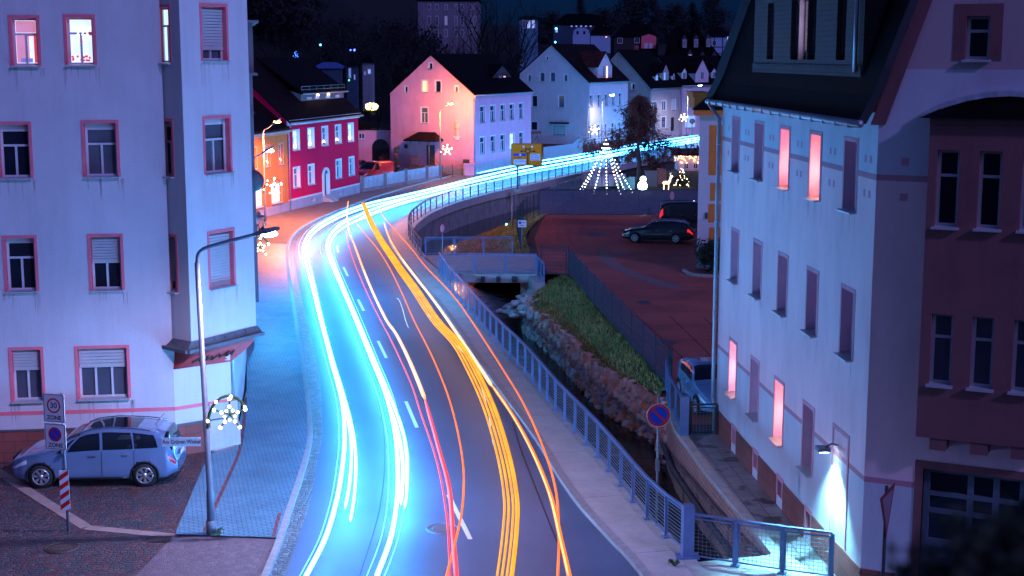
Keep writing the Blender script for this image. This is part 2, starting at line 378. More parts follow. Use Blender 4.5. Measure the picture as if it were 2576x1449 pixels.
# left side: block-paved footway, cobbled square, pale sett apron
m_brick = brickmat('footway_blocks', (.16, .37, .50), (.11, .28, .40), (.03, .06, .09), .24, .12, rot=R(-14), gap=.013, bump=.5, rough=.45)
CI = offs(CURB_L, .16)
def cut_at(line, y):                # split a polyline where it passes the given distance
    for i, (a, b) in enumerate(zip(line, line[1:])):
        if a.y <= y < b.y: return i + 1, a.lerp(b, (y - a.y) / (b.y - a.y))
def cross_fill(mb, line, target, z, sgn, reach=14):
    """quads from each point of line square across to the target polyline"""
    far = []; prev = None
    for i, p in enumerate(line):
        n_ = (offs(line[max(0, i - 1):i + 2], sgn)[min(1, i)] - p); n_.z = 0; best = None
        for a, b in zip(target, target[1:]):
            d = b - a; den = n_.x * (-d.y) + n_.y * d.x
            if abs(den) < 1e-9: continue
            r = a - p; t = (r.x * (-d.y) + r.y * d.x) / den; s_ = (n_.x * r.y - n_.y * r.x) / den
            if t > .01 and -.001 <= s_ <= 1.001 and (best is None or t < best): best = t
        if best is None or best > reach: best = prev or 2.0
        prev = best; far.append(p + n_ * best)
    for a, b, c, d in zip(line, line[1:], far[1:], far): mb.quad(*[V((q.x, q.y, z)) for q in (a, b, c, d)])
YS = G(690, 1352, ZS).y
ics, pcs = cut_at(CI, YS)
foot = [pcs] + CI[ics:]
left = Gs([(440, 1344), (487, 1230), (525, 1143), (560, 1132), (588, 1128)], ZS) + [V((-9.5, 50, ZS)), V((-10.6, 56, ZS)), V((-13.4, 66, ZS)), V((-17.6, 92, ZS)), V((-18.6, 103, ZS))] + Gs([(651, 540), (727, 531), (904, 486), (990, 471), (1107, 450), (1165, 441), (1194, 440), (1336, 410), (1475, 388), (1576, 366), (1720, 344), (1830, 326)], ZS)
i0, pc = cut_at(foot, 90.0)
near = [V((p.x, p.y, ZS)) for p in foot[:i0] + [pc]]
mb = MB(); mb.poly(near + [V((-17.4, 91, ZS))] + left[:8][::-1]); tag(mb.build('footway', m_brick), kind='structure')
m_foot2 = pm('footway_asphalt', (.2, .17, .17), .7, .2, 1.5, .2, 60)
mb = MB(); fl_ = along([pc] + foot[i0:], 1.0); cross_fill(mb, fl_, [V((p.x, p.y, 0)) for p in left[6:]], ZS - .001, 1)
tag(mb.build('footpath', m_foot2), kind='structure')
# red marker line laid in the block paving
m_redpv = brickmat('red_blocks', (.34, .09, .1), (.26, .08, .09), (.06, .03, .03), .21, .105, rot=R(74))
def strip(name, pts, wd, z, m, n=5):
    ln = crv(pts, n); a = offs(ln, wd / 2); b = offs(ln, -wd / 2); mb = MB()
    for p, q, r_, s_ in zip(a, a[1:], b[1:], b): mb.quad(*[V((v_.x, v_.y, z)) for v_ in (p, q, r_, s_)])
    return tag(mb.build(name, m), kind='structure')
strip('red_block_line', Gs([(515, 1336), (543, 1270), (575, 1200), (600, 1140), (612, 1080), (618, 1000)], ZS), .1, ZS + .004, m_redpv)
strip('red_block_line', Gs([(688, 1350), (697, 1315), (704, 1290)], ZS), .09, ZS + .004, m_redpv)
m_cob = cobblemat('square_cobbles', [(.045, .045, .055), (.08, .075, .085), (.15, .035, .03), (.06, .055, .065), (.19, .07, .06), (.09, .08, .09), (.04, .04, .05), (.14, .11, .115)], 7.2, jw=.06, bump=.8)
mb = MB(); sq = Gs([(440, 1344), (487, 1230), (525, 1143)], .06)
mb.poly([V((-60, 20, .06)), V((-9.3, 20, .06)), V((-8.7, 31, .06))] + sq + [V((-8.8, 44, .06)), V((-60, 44, .06))])
tag(mb.build('cobbled_square', m_cob), kind='structure')
m_ap = cobblemat('apron_setts', [(.13, .095, .115), (.19, .14, .16), (.15, .115, .135), (.22, .17, .19)], 7.5, joint=(.16, .11, .12), jw=.035, bump=.5)
mb = MB(); ap = CI[:ics] + [pcs]
mb.poly([V((-9.3, 20, .07)), V((-8.7, 31, .07))] + Gs([(440, 1344)], .07) + [V((p.x + .02, p.y, .07)) for p in ap[::-1]])
tag(mb.build('sett_apron', m_ap), kind='structure')
# flush stone kerb across the square
m_ks = pm('square_kerb', (.33, .24, .21), .7, .2, 3, .2, 60)
kl = Gs([(-20, 1178), (105, 1258), (218, 1328), (352, 1341), (445, 1350)], .06); mb = MB()
for a, b in zip(kl, kl[1:]):
    n_ = max(1, int((b - a).length / 1.1))
    for i in range(n_):
        p = a.lerp(b, i / n_); q = a.lerp(b, (i + 1) / n_ - .012); mb.bar(p + V((0, 0, -.06)), q + V((0, 0, -.06)), .32, .15)
tag(mb.build('kerb', m_ks), kind='structure')
# courtyard paving on the right bank
m_ct = brickmat('courtyard_pavers', (.66, .14, .085), (.5, .11, .07), (.2, .055, .045), .26, .13, rot=R(4), rough=.55, bump=.4, patch=.5)
mb = MB(); mb.poly([V((5.4, 45.5, -.01)), V((5.5, 49.6, -.01))] + [V((p.x + .1, p.y, -.01)) for p in FENCE_LINE] + [V((2.0, 78.3, -.01)), V((1.6, 86, -.01)), V((1.5, 94, -.01)), V((2.1, 103, -.01)), V((2.6, 108, -.01)), V((24, 108, -.01)), V((24, 46, -.01))])
tag(mb.build('courtyard', m_ct), kind='structure')
m_ct2 = pm('courtyard_band', (.22, .15, .14), .7, .2, 2, .2, 50)
strip('drain_band', Gs([(1515, 625), (1530, 655), (1570, 680), (1640, 705), (1700, 725)]), .9, -.004, m_ct2)
m_alley = brickmat('alley_slabs', (.34, .32, .32), (.27, .26, .27), (.07, .065, .07), .62, .42, rot=R(86), gap=.012, wet=1.3, rough=.35, bump=.3)
mb = MB(); mb.poly([V((6.25, 34.0, .0)), V((5.95, 37, 0)), V((5.75, 39.5, .0)), V((5.45, 44.3, .0)), V((6.55, 44.3, 0)), V((7.75, 29, 0)), V((6.9, 29.5, 0))])
tag(mb.build('alley', m_alley), kind='structure')
m_tar = pm('tar_seam', (.02, .02, .022), .5, .2, 6, .2, 40)
strip('road_seam', Gs([(1290, 1060), (1310, 1130), (1360, 1260), (1415, 1400), (1440, 1490)]), .035, .003, m_tar)
strip('road_seam', Gs([(742, 738), (860, 728), (1000, 714), (1052, 706)]), .05, .003, m_tar)
strip('road_seam', Gs([(905, 1449), (955, 1280), (968, 1150), (958, 1040), (925, 930), (880, 830)]), .02, .003, m_tar)
m_cj = pm('court_joint', (.10, .03, .028), .8, .2, 4, .1, 30)
for k in range(7): strip('paving_joint', [V((4.2 + k * 1.55, 66 - k * .4, 0)), V((5.6 + k * 1.2, 56, 0)), V((6.6 + k * .8, 47.5, 0))], .05, -.006, m_cj)
for k in range(9): strip('paving_joint', [V((6.0 - k * .33, 49 + k * 3.4, 0)), V((9, 49.6 + k * 3.4, 0)), V((13, 50.5 + k * 3.4, 0))], .045, -.006, m_cj)
m_oil = pm('oil_stain', (.10, .035, .03), .35, .3, 3, .1, 30); random.seed(11)
for x, y, r_ in ((1560, 640, .5), (1500, 590, .8), (1620, 760, .45), (1470, 640, .35), (1680, 860, .5)):
    c = G(x, y); mb = MB(); mb.poly([V((c.x + r_ * random.uniform(.6, 1.15) * math.cos(a * .4488), c.y + 1.6 * r_ * random.uniform(.6, 1.15) * math.sin(a * .4488), -.0055)) for a in range(14)]); tag(mb.build('oil_stain', m_oil), kind='structure')
# lane dashes
m_white = pm('road_paint', (.75, .75, .74), .6, .12, 9, .1, 60)
for i, (a, b) in enumerate([((1183, 1357), (1128, 1245)), ((1049, 1076), (1021, 1010)), ((972, 901), (951, 858)), ((915, 782), (901, 754)), ((875, 695), (864, 672)), ((851, 635), (847, 618)), ((846, 570), (870, 552)), ((985, 521), (1010, 514))]):
    A, B = G(*a), G(*b); d = (B - A).normalized(); mb = MB(); n_ = V((-d.y, d.x, 0)) * .06
    mb.quad(*[V((p.x, p.y, .006)) for p in (A - n_, A + n_, B + n_, B - n_)])
    tag(mb.build('lane_dash', m_white), kind='structure')
# ================================================================= canal walls, bank, stones
m_cw = pm('canal_concrete', (.25, .24, .24), .85, .25, 1.5, .3, 30, dirt=.5)
m_cap = pm('canal_coping', (.4, .39, .38), .75, .15, 3, .15, 50, dirt=.2)
def wallstrip(mb, line, z0, z1):
    for a, b in zip(line, line[1:]): mb.quad(V((a.x, a.y, z0)), V((b.x, b.y, z0)), V((b.x, b.y, z1)), V((a.x, a.y, z1)))
t = thing('canal_wall', CANAL_L[4], 'concrete canal wall under the straight footway railing', 'retaining wall')
mb = MB(); wallstrip(mb, CANAL_L, -2.1, .09); wallstrip(mb, [CANAL_L[-1], V((-4.6, 81, 0)), CANAL_L2[0]], -2.1, .05); mb.build('wall_face', m_cw, t)
mb = MB(); o_ = offs(CANAL_L, -.12)
o2 = offs(CANAL_L, .25)
for a, b, c, d in zip(o_, o_[1:], o2[1:], o2): mb.slab([V((p.x, p.y, -.16)) for p in (a, b, c, d)], (0, 0, .276))
mb.build('coping', m_cap, t)
t = thing('curved_bridge_wall', CANAL_L2[10], 'curved concrete retaining wall under the road railing, dark water at its foot', 'retaining wall')
mb = MB(); wallstrip(mb, CANAL_L2, -2.1, -.5); mb.build('wall_face', m_cw, t)
mb = MB(); o_ = offs(CANAL_L2, -.22); o2 = offs(CANAL_L2, .3)
for a, b, c, d in zip(o_, o_[1:], o2[1:], o2): mb.slab([V((p.x, p.y, -.5)) for p in (a, b, c, d)], (0, 0, .62))
mb.build('edge_beam', m_cap, t)
m_rend = brickmat('right_wall_setts', (.58, .48, .45), (.47, .39, .37), (.22, .18, .18), .3, .14, vert=True, rough=.8, bump=.5)
t = thing('canal_wall', CANAL_R[3], 'pale sett-faced canal wall with a pipe, below the alley', 'retaining wall')
mb = MB(); wallstrip(mb, CANAL_R, -2.1, -.1); mb.build('wall_face', m_rend, t)
mb = MB()
o_ = offs(CANAL_R, .06); o2 = offs(CANAL_R, -.22)
for a, b, c, d in zip(o_, o_[1:], o2[1:], o2): mb.slab([V((p.x, p.y, -.1)) for p in (a, b, c, d)], (0, 0, .13))
mb.build('coping', m_cap, t)
mb = MB(); mb.tube([V((p.x - .14, p.y, -1.25)) for p in CANAL_R[1:]], .09, 8)
for p in along(CANAL_R[1:], 2.2): mb.box((p.x - .16, p.y - .03, -1.3), (p.x, p.y + .03, -1.2))
mb.build('pipe', pm('pipe_steel', (.12, .14, .16), .5, .2, 4, .1, 40, metal=.3), t)
# rubble wall of the right bank
random.seed(3)
BANK = [V((5.25, 47.6, -.3)), V((5.1, 50.7, -.35)), V((4.25, 53.2, -.4)), V((3.3, 56.6, -.5)), V((2.45, 62.3, -.55)), V((1.5, 67.6, -.6)), V((.6, 72.2, -.7)), V((1.5, 76.6, -.4))]
stm = [pm('rubble_pink', (.58, .33, .29), .8, .25, 4, .5, 18), pm('rubble_grey', (.46, .40, .40), .8, .25, 4, .5, 18), pm('rubble_rust', (.6, .24, .14), .8, .3, 3, .5, 18), pm('rubble_pale', (.6, .48, .45), .8, .25, 4, .5, 18)]
def rock(mb, c, rx, ry, rz, a, mi=0):
    b0 = len(mb.v); mb.mi = mi
    o = MB(); o.ball((0, 0, 0), 1, 7, 5)
    ca, sa = math.cos(a), math.sin(a); tilt = random.uniform(-.25, .25)
    vs = []
    for p in o.v:
        k = random.uniform(.82, 1.12); q = V((p.x * rx * k, p.y * ry * k, p.z * rz * k))
        q = V((q.x, q.y * math.cos(tilt) - q.z * math.sin(tilt), q.y * math.sin(tilt) + q.z * math.cos(tilt)))
        for ax, lim in ((0, rx), (1, ry), (2, rz)): q[ax] = max(-lim * .82, min(lim * .82, q[ax]))
        vs.append(V(c) + V((q.x * ca - q.y * sa, q.x * sa + q.y * ca, q.z)))
    sm = mb.sm; mb.sm = False; mb.add(vs, o.f); mb.sm = sm
t = thing('rubble_wall', BANK[2], 'pinkish rough stone wall holding the grass bank along the canal', 'stone wall')
bl = crv(BANK, 8); fine = along(bl, .055); mb = MB(); seeds = {}
CW, CHt = .33, .28                      # stone size along and up the wall
def stone(iu, iz):
    if (iu, iz) not in seeds:
        random.seed(iu * 7919 + iz * 104729 + 5); seeds[(iu, iz)] = ((iu + .5 + random.uniform(-.42, .42) + (.5 if iz % 2 else 0)) * CW, (iz + .5 + random.uniform(-.4, .4)) * CHt, random.uniform(-.06, .12), random.choice([0, 0, 1, 1, 2, 3, 3]), random.uniform(-.25, .25), random.uniform(-.3, .3))
    return seeds[(iu, iz)]
NZ = 38; vs = []; ids = []
for i, p in enumerate(fine):
    q = fine[min(i + 1, len(fine) - 1)] - fine[max(i - 1, 0)]; q.z = 0; q.normalize(); n_ = V((q.y, -q.x, 0)); u = i * .055
    for j in range(NZ + 1):
        h = (p.z + 2.1) * j / NZ; iu, iz = int(u // CW), int(h // CHt); cand = []
        for du in (-2, -1, 0, 1, 2):
            for dz in (-1, 0, 1): sx_ = stone(iu + du, iz + dz); cand.append((math.hypot((sx_[0] - u) / 1.05, sx_[1] - h), sx_))
        cand.sort(key=lambda c: c[0]); d1, s1 = cand[0]; e = cand[1][0] - d1
        out_ = .16 * min(1, e / .07) + s1[2] + s1[4] * (u - s1[0]) + s1[5] * (h - s1[1])
        z = -2.1 + h + (s1[2] * 1.6 if j >= NZ - 2 else 0)
        w_ = p - n_ * (out_ - .12) + n_ * (.22 * h / 1.6); vs.append(V((w_.x, w_.y, z))); ids.append(s1[3])
k = NZ + 1; b0 = len(mb.v)
mb.v += vs
for i in range(len(fine) - 1):
    for j in range(NZ): mb.f.append([i * k + j, i * k + j + 1, (i + 1) * k + j + 1, (i + 1) * k + j]); mb.m.append(ids[i * k + j]); mb.smooth.append(False)
top = [vs[i * k + NZ] for i in range(len(fine))]
for a, b in zip(top, top[1:]): mb.quad(a, b, b + V((.4, 0, -.06)), a + V((.4, 0, -.06)))
random.seed(3)
mb.build('stonework', stm, t)
mb = MB(); wallstrip(mb, [p + V((.22, 0, 0)) for p in bl], -2.1, -.75); mb.build('backing', m_cw, t)
# boulders and pitched slabs by the footbridge
t = thing('stone_pitching', (.6, 75, -1), 'flat pink stones set on the slope under the footbridge end', 'stone slope')
mb = MB()
for i in range(60):
    u, v_ = random.random(), random.random()
    p = V((-.7, 76.6, -1.75)).lerp(V((.35, 71.3, -1.2)), u).lerp(V((1.5, 76.9, -.45)).lerp(V((1.5, 72.6, -.45)), u), v_)
    rock(mb, p, random.uniform(.22, .42), random.uniform(.2, .36), .14, random.uniform(0, 3), random.choice([0, 1, 1, 3, 0, 3]))
mb.build('stonework', stm, t)
for i, (x, y, r_) in enumerate([(1318, 780, .42), (1340, 800, .3), (1295, 765, .3)]):
    mb = MB(); p = G(x, y, -1.0); rock(mb, p, r_, r_ * .9, r_ * .8, i, 0); mb2 = mb.build('boulder', stm[1 if i else 3], None, org=p)
    tag(mb2, ['large round grey boulder at the top of the bank edge by the footbridge', 'mid-sized grey boulder just below the round boulder', 'small boulder leaning on the stone slope'][i], 'boulder', 'boulders by the footbridge')
# grass: soil slopes, then blades
m_soil = pm('bank_soil', (.08, .085, .025), .95, .5, 1.5, .8, 25)
def grid_slope(a, b, n=24, m=8, jit=.06):
    vs = []; fs = []
    A = along(crv(a, 6), sum((q - p).length for p, q in zip(a, a[1:])) / n)[:n]; B = along(crv(b, 6), sum((q - p).length for p, q in zip(b, b[1:])) / n)[:n]
    k = min(len(A), len(B))
    for i in range(k):
        for j in range(m + 1):
            p = A[i].lerp(B[i], j / m); p.z += random.uniform(-jit, jit) + .12 * math.sin(j / m * math.pi); vs.append(p)
    for i in range(k - 1):
        for j in range(m): fs.append((i * (m + 1) + j, i * (m + 1) + j + 1, (i + 1) * (m + 1) + j + 1, (i + 1) * (m + 1) + j))
    return vs, fs
slopes = []
slopes.append(grid_slope([p + V((.22, 0, .02)) for p in BANK[1:]], [V((5.6, 50.2, .02)), V((5.2, 54.6, .02)), V((4.8, 59, .02)), V((4.3, 64, .02)), V((3.8, 69.6, .02)), V((3.3, 75.5, .02)), V((2.6, 78, .02))], 34, 9))
slopes.append(grid_slope([V((-2.4, 86.5, -2.05)), V((-4.6, 98, -2.05)), V((-4.1, 104, -2.05)), V((-3.2, 109, -2.05)), V((-1.4, 115, -2.05)), V((.6, 123, -2.05)), V((3.5, 131, -2.05))], [V((1.15, 86.5, 0)), V((.95, 92, 0)), V((1.0, 96, 0)), V((1.5, 101, 0)), V((2.3, 106, 0)), V((3.2, 111, 0)), V((5.2, 121, 0))], 34, 9))
slopes.append(grid_slope([V((3.2, 42.5, -2.05)), V((1.7, 52, -2.0)), V((.5, 60, -2.0)), V((-1.2, 68, -2.0)), V((-2.6, 73, -2.05))][1:], [V((.75, 52, -1.7)), V((-.5, 59, -1.6)), V((-2.0, 67, -1.6)), V((-3.1, 73, -1.7))], 30, 5))
t = MB(); t.sm = True
for vs, fs in slopes: t.add(vs, fs)
tag(t.build('grass_bank', m_soil), kind='structure')
gm = [pm('grass_dark', (.14, .19, .045), .8, .3, 2, 0), pm('grass_mid', (.27, .27, .07), .8, .3, 2, 0), pm('grass_dry', (.5, .34, .11), .85, .3, 2, 0)]
g = MB()
def blades(g, vs, fs, dens, h0, h1):
    for f in fs:
        a, b, c, d = [vs[i] for i in f]; ar = ((b - a).cross(d - a)).length
        for _ in range(int(ar * dens + random.random())):
            u, v_ = random.random(), random.random(); p = a.lerp(b, u).lerp(d.lerp(c, u), v_)
            h = random.uniform(h0, h1); an = random.uniform(0, 6.28); wv = V((math.cos(an), math.sin(an), 0)) * .018
            pn = math.sin(p.x * 2.1 + p.y * .9) + math.sin(p.y * .7 - p.x * 1.3)
            g.mi = random.choices([0, 1, 2], [1.2, 1.2, max(.25, .8 + pn * .6)])[0]
            g.add([p - wv, p + wv, p + V((random.uniform(-.08, .08), random.uniform(-.08, .08), h))], [(0, 1, 2)])
for (vs, fs), de in zip(slopes, (210, 75, 170)): blades(g, vs, fs, de, .07, .2)
tag(g.build('grass', gm, recalc=False), 'short rough grass growing on the canal banks', 'grass', kind='stuff')
# ================================================================= facades, windows, houses
class Wall:
    def __init__(s, p0, p1):
        s.p0 = V((p0[0], p0[1], 0)); s.p1 = V((p1[0], p1[1], 0)); s.L = (s.p1 - s.p0).length
        s.d = (s.p1 - s.p0).normalized(); s.n = V((s.d.y, -s.d.x, 0))
        if s.n.dot(s.p0) > 0 and s.n.dot(s.p1) > 0: s.n = -s.n
    def pt(s, u, z, n=0.0):
        p = s.p0 + s.d * u + s.n * n; p.z = z; return p
    def uz(s, x, y, n=0.0):
        r = ray(x, y); q = s.p0 + s.n * n; c = V((0, 0, CH))
        k = (q - c).dot(s.n) / r.dot(s.n); p = c + r * k
        return (p - s.p0).dot(s.d), p.z
    def rect(s, xl, xr, yt, yb, n=0.0):
        xm = (xl + xr) / 2; ym = (yt + yb) / 2
        ul = s.uz(xl, ym, n)[0]; ur = s.uz(xr, ym, n)[0]
        return (min(ul, ur), max(ul, ur), s.uz(xm, yb, n)[1], s.uz(xm, yt, n)[1])
def clip(poly, a, b, c):               # keep a*u + b*z <= c
    out = []
    for i in range(len(poly)):
        p, q = poly[i], poly[(i + 1) % len(poly)]
        dp = a * p[0] + b * p[1] - c; dq = a * q[0] + b * q[1] - c
        if dp <= 0: out.append(p)
        if dp * dq < 0:
            t = dp / (dp - dq); out.append((p[0] + (q[0] - p[0]) * t, p[1] + (q[1] - p[1]) * t))
    return out
def wall_faces(mb, w, outline, holes=(), n=0.0):
    us = sorted({p[0] for p in outline} | {h[0] for h in holes} | {h[1] for h in holes}); zs = sorted({p[1] for p in outline} | {h[2] for h in holes} | {h[3] for h in holes})
    ar = sum(outline[i][0] * outline[(i + 1) % len(outline)][1] - outline[(i + 1) % len(outline)][0] * outline[i][1] for i in range(len(outline)))
    sg = 1 if ar > 0 else -1
    for u0, u1 in zip(us, us[1:]):
        if u1 - u0 < 1e-5: continue
        for z0, z1 in zip(zs, zs[1:]):
            if z1 - z0 < 1e-5: continue
            um, zm = (u0 + u1) / 2, (z0 + z1) / 2
            if any(h[0] < um < h[1] and h[2] < zm < h[3] for h in holes): continue
            p = [(u0, z0), (u1, z0), (u1, z1), (u0, z1)]
            for i in range(len(outline)):
                a, b = outline[i], outline[(i + 1) % len(outline)]
                ex, ey = b[0] - a[0], b[1] - a[1]
                p = clip(p, ey * sg, -ex * sg, (ey * a[0] - ex * a[1]) * sg)
                if len(p) < 3: break
            if len(p) >= 3: mb.poly([w.pt(q[0], q[1], n) for q in p])
def wbox(mb, w, u0, u1, z0, z1, n0, n1):
    c = w.pt((u0 + u1) / 2, (z0 + z1) / 2, (n0 + n1) / 2)
    mb.obox(c, w.d * ((u1 - u0) / 2), w.n * ((n1 - n0) / 2), V((0, 0, (z1 - z0) / 2))); return mb
def window(b, w, r, style='T', dep=.2, frame=None, glass=None, rev=None, trim=0, trimm=None, sill=None, shut=0, shutm=None, box=0, fw=.06, sillw=.12, detail=True, name='window', n0=0.0, curtain=None, arch=False):
    u0, u1, z0, z1 = r; fb = MB(); D = -dep + n0
    ff = frame or MATS['frame_white']
    for a in ((u0, u0 + fw, z0, z1), (u1 - fw, u1, z0, z1), (u0 + fw, u1 - fw, z0, z0 + fw * 1.3), (u0 + fw, u1 - fw, z1 - fw - box, z1)): wbox(fb, w, *a, D - .03, D + .03)
    zi0, zi1 = z0 + fw * 1.3, z1 - fw - box; zt = zi0 + (zi1 - zi0) * .68; um = (u0 + u1) / 2; m = fw * .5
    if style == 'T': wbox(fb, w, u0 + fw, u1 - fw, zt - m, zt + m, D - .02, D + .034); wbox(fb, w, um - m, um + m, zi0, zt - m, D - .02, D + .034)
    elif style == 'X': wbox(fb, w, u0 + fw, u1 - fw, zt - m, zt + m, D - .02, D + .034); wbox(fb, w, um - m, um + m, zi0, zt - m, D - .02, D + .034); wbox(fb, w, um - m, um + m, zt + m, zi1, D - .02, D + .034)
    elif style == '2': wbox(fb, w, um - m, um + m, zi0, zi1, D - .02, D + .034)
    elif style == '3':
        for k in (1 / 3, 2 / 3): uu = u0 + (u1 - u0) * k; wbox(fb, w, uu - m, uu + m, zi0, zi1, D - .02, D + .034)
    elif style == 'H': wbox(fb, w, u0 + fw, u1 - fw, zt - m, zt + m, D - .02, D + .034)
    f = fb.build(name, ff, b)
    g = MB(); g.quad(w.pt(u0 + fw * .5, z0 + fw * .5, D - .012), w.pt(u1 - fw * .5, z0 + fw * .5, D - .012), w.pt(u1 - fw * .5, z1 - fw * .5, D - .012), w.pt(u0 + fw * .5, z1 - fw * .5, D - .012))
    g.build('pane', glass or MATS['glass_dark'], f)
    if rev or trim:
        s = MB(); s.mi = 1
        for q in (((u0, z0), (u0, z1)), ((u1, z0), (u1, z1)), ((u0, z1), (u1, z1)), ((u0, z0), (u1, z0))):
            (a, c), (d, e) = q; s.quad(w.pt(a, c, n0), w.pt(d, e, n0), w.pt(d, e, D - .03), w.pt(a, c, D - .03))
        s.mi = 0
        if trim:
            k = .014 + n0
            for a in ((u0 - trim, u0, z0, z1), (u1, u1 + trim, z0, z1), (u0 - trim, u1 + trim, z1, z1 + trim)): wbox(s, w, *a, n0, k)
        s.build('surround', [trimm or rev, rev or trimm], f)
    if sill:
        s = MB(); zz = z0
        a = [w.pt(u0 - .05, zz + .035, D + .03), w.pt(u1 + .05, zz + .035, D + .03), w.pt(u1 + .05, zz + .002, n0 + sillw), w.pt(u0 - .05, zz + .002, n0 + sillw)]
        s.slab(a, (0, 0, -.035)); s.build('sill', sill, f)
    if shut:
        s = MB(); top = z1 - (fw if not box else 0.02); bot = top - (z1 - z0 - .1) * shut; k = int((top - bot) / .085)
        for i in range(k):
            za = bot + (top - bot) * i / k; zb = bot + (top - bot) * (i + .72) / k
            wbox(s, w, u0 + .02, u1 - .02, za, zb, D + .04, D + .075)
        wbox(s, w, u0 + .015, u1 - .015, bot, top, D + .037, D + .045)
        wbox(s, w, u0 + .02, u1 - .02, bot - .05, bot, D + .037, D + .07)
        s.build('shutter', shutm or MATS['shutter'], f)
    if curtain:
        s = MB(); n_ = 14; p = []
        for i in range(n_ + 1):
            uu = u0 + fw + (u1 - u0 - 2 * fw) * i / n_; p.append((uu, D - .006 + .0))
        s.quad(w.pt(u0 + fw, zi0, D - .008), w.pt(u1 - fw, zi0, D - .008), w.pt(u1 - fw, zi1, D - .008), w.pt(u0 + fw, zi1, D - .008)); s.build('curtain', curtain, f)
    return f
def house(name, label, A, B, C, eA, eB, ap, wallm, roofm, gab=(), fro=(), group=None, over=.3, cat='house', gut=True, apf=.5, wz=0.0, plinth=None, pz=.8, gable_dep=.12, fdep=.14, cornice=None, back=None, wall2=None):
    """gable wall A-B, street wall B-C; eaves heights at A and B, ridge at ap. gab / fro: (rect, kwargs) windows"""
    A, B, C = [V((p[0], p[1], 0)) for p in (A, B, C)]; Dp = A + (C - B)
    t = thing(name, B, label, cat, group)
    wg, wf = Wall(A, B), Wall(B, C)
    ug = wg.L * apf; mb = MB()
    wall_faces(mb, wg, [(0, wz), (wg.L, wz), (wg.L, eB), (ug, ap), (0, eA)], [h[0] for h in gab])
    if not wall2: wall_faces(mb, wf, [(0, wz), (wf.L, wz), (wf.L, eB), (0, eB)], [h[0] for h in fro])
    ws = Wall(Dp, C); wall_faces(mb, ws, [(0, wz), (wg.L, wz), (wg.L, eB), (ug, ap), (0, eA)])
    wb = Wall(A, Dp); wall_faces(mb, wb, [(0, wz), (wb.L, wz), (wb.L, eA), (0, eA)])
    mb.build('wall', wallm, t)
    if wall2:
        mb = MB(); wall_faces(mb, wf, [(0, wz), (wf.L, wz), (wf.L, eB), (0, eB)], [h[0] for h in fro]); mb.build('wall', wall2, t)
    ax = (C - B).normalized(); gx = (B - A).normalized()
    P = A + gx * ug; P.z = ap; Q = P + (C - B); up = V((0, 0, .16))
    rb = MB()
    for E, e, s in ((A, eA, -1), (B, eB, 1)):
        run = ug if s < 0 else wg.L - ug; sl = (ap - e) / run
        e0 = V((E.x, E.y, e)) + gx * s * over - V((0, 0, sl * over)); e1 = e0 + (C - B)
        rb.slab([e0 - ax * over * .5, e1 + ax * over * .5, Q + ax * over * .5, P - ax * over * .5], up)
    roof = rb.build('roof', roofm, t)
    if gut:
        g = MB(); n = wf.n; z = eB - (ap - eB) / (wg.L - ug) * over + .05
        a = wf.pt(-over * .5, z, over + .05); b = wf.pt(wf.L + over * .5, z, over + .05); g.tube([a, b], .075, 8)
        c = wf.pt(.12, z - .05, over); g.tube([c, wf.pt(.12, z - .5, .08), wf.pt(.12, wz, .08)], .05, 8)
        g.build('gutter', MATS['zinc'], t)
    if plinth:
        p = MB(); wbox(p, wg, -.03, wg.L + .03, wz, pz, 0, .035); wbox(p, wf, .036, wf.L, wz, pz, 0, .035); p.build('plinth', plinth, t)
    if cornice:
        p = MB(); wbox(p, wf, -.05, wf.L + .05, eB - .45, eB - .02, 0, .14); wbox(p, wf, -.08, wf.L + .08, eB - .2, eB - .03, .14, .24); p.build('cornice', cornice, t)
    for rect, kw in gab: window(t, wg, rect, **{**dict(dep=gable_dep), **kw})
    for rect, kw in fro: window(t, wf, rect, **{**dict(dep=fdep), **kw})
    return dict(t=t, wg=wg, wf=wf, roof=roof, ax=ax, gx=gx, A=A, B=B, C=C, D=Dp, P=P, Q=Q, eA=eA, eB=eB, ap=ap)
def gable_dormer(h, s, wd, z0, ze, zr, setb, wallm, roofm, wins=(), frame=None, glass=None, zf=None, cheek=None, label=None):
    """dormer part on the street slope of house h: centre s metres along the street wall, front set back setb"""
    wf = h['wf']; t = h['t']; ap = h['ap']; eB = h['eB']; run = (h['P'] - V((h['B'].x, h['B'].y, h['ap']))).length
    def back(z): return (z - eB) / (ap - eB) * run
    mb = MB(); u0, u1 = s - wd / 2, s + wd / 2; um = s
    mb.poly([wf.pt(u0, z0, -setb), wf.pt(u1, z0, -setb), wf.pt(u1, ze, -setb), wf.pt(um, zr, -setb), wf.pt(u0, ze, -setb)])
    for u in (u0, u1): mb.poly([wf.pt(u, z0, -setb), wf.pt(u, ze, -setb), wf.pt(u, ze, -back(ze) - .05), wf.pt(u, z0, -max(setb, back(z0)) - .02)])
    d = mb.build('dormer', wallm, t)
    rb = MB(); o = .14
    for sg in (-1, 1):
        ue = um + sg * (wd / 2 + o); sl = (zr - ze) / (wd / 2); zz = ze - sl * o
        rb.slab([wf.pt(ue, zz, -setb + o), wf.pt(ue, zz, -back(zz) - .05), wf.pt(um, zr, -back(zr) - .05), wf.pt(um, zr, -setb + o)], (0, 0, .1))
    rb.build('roof', roofm, d)
    for r, kw in wins:
        window2(d, wf, r, -setb + .03, **kw)
    return d
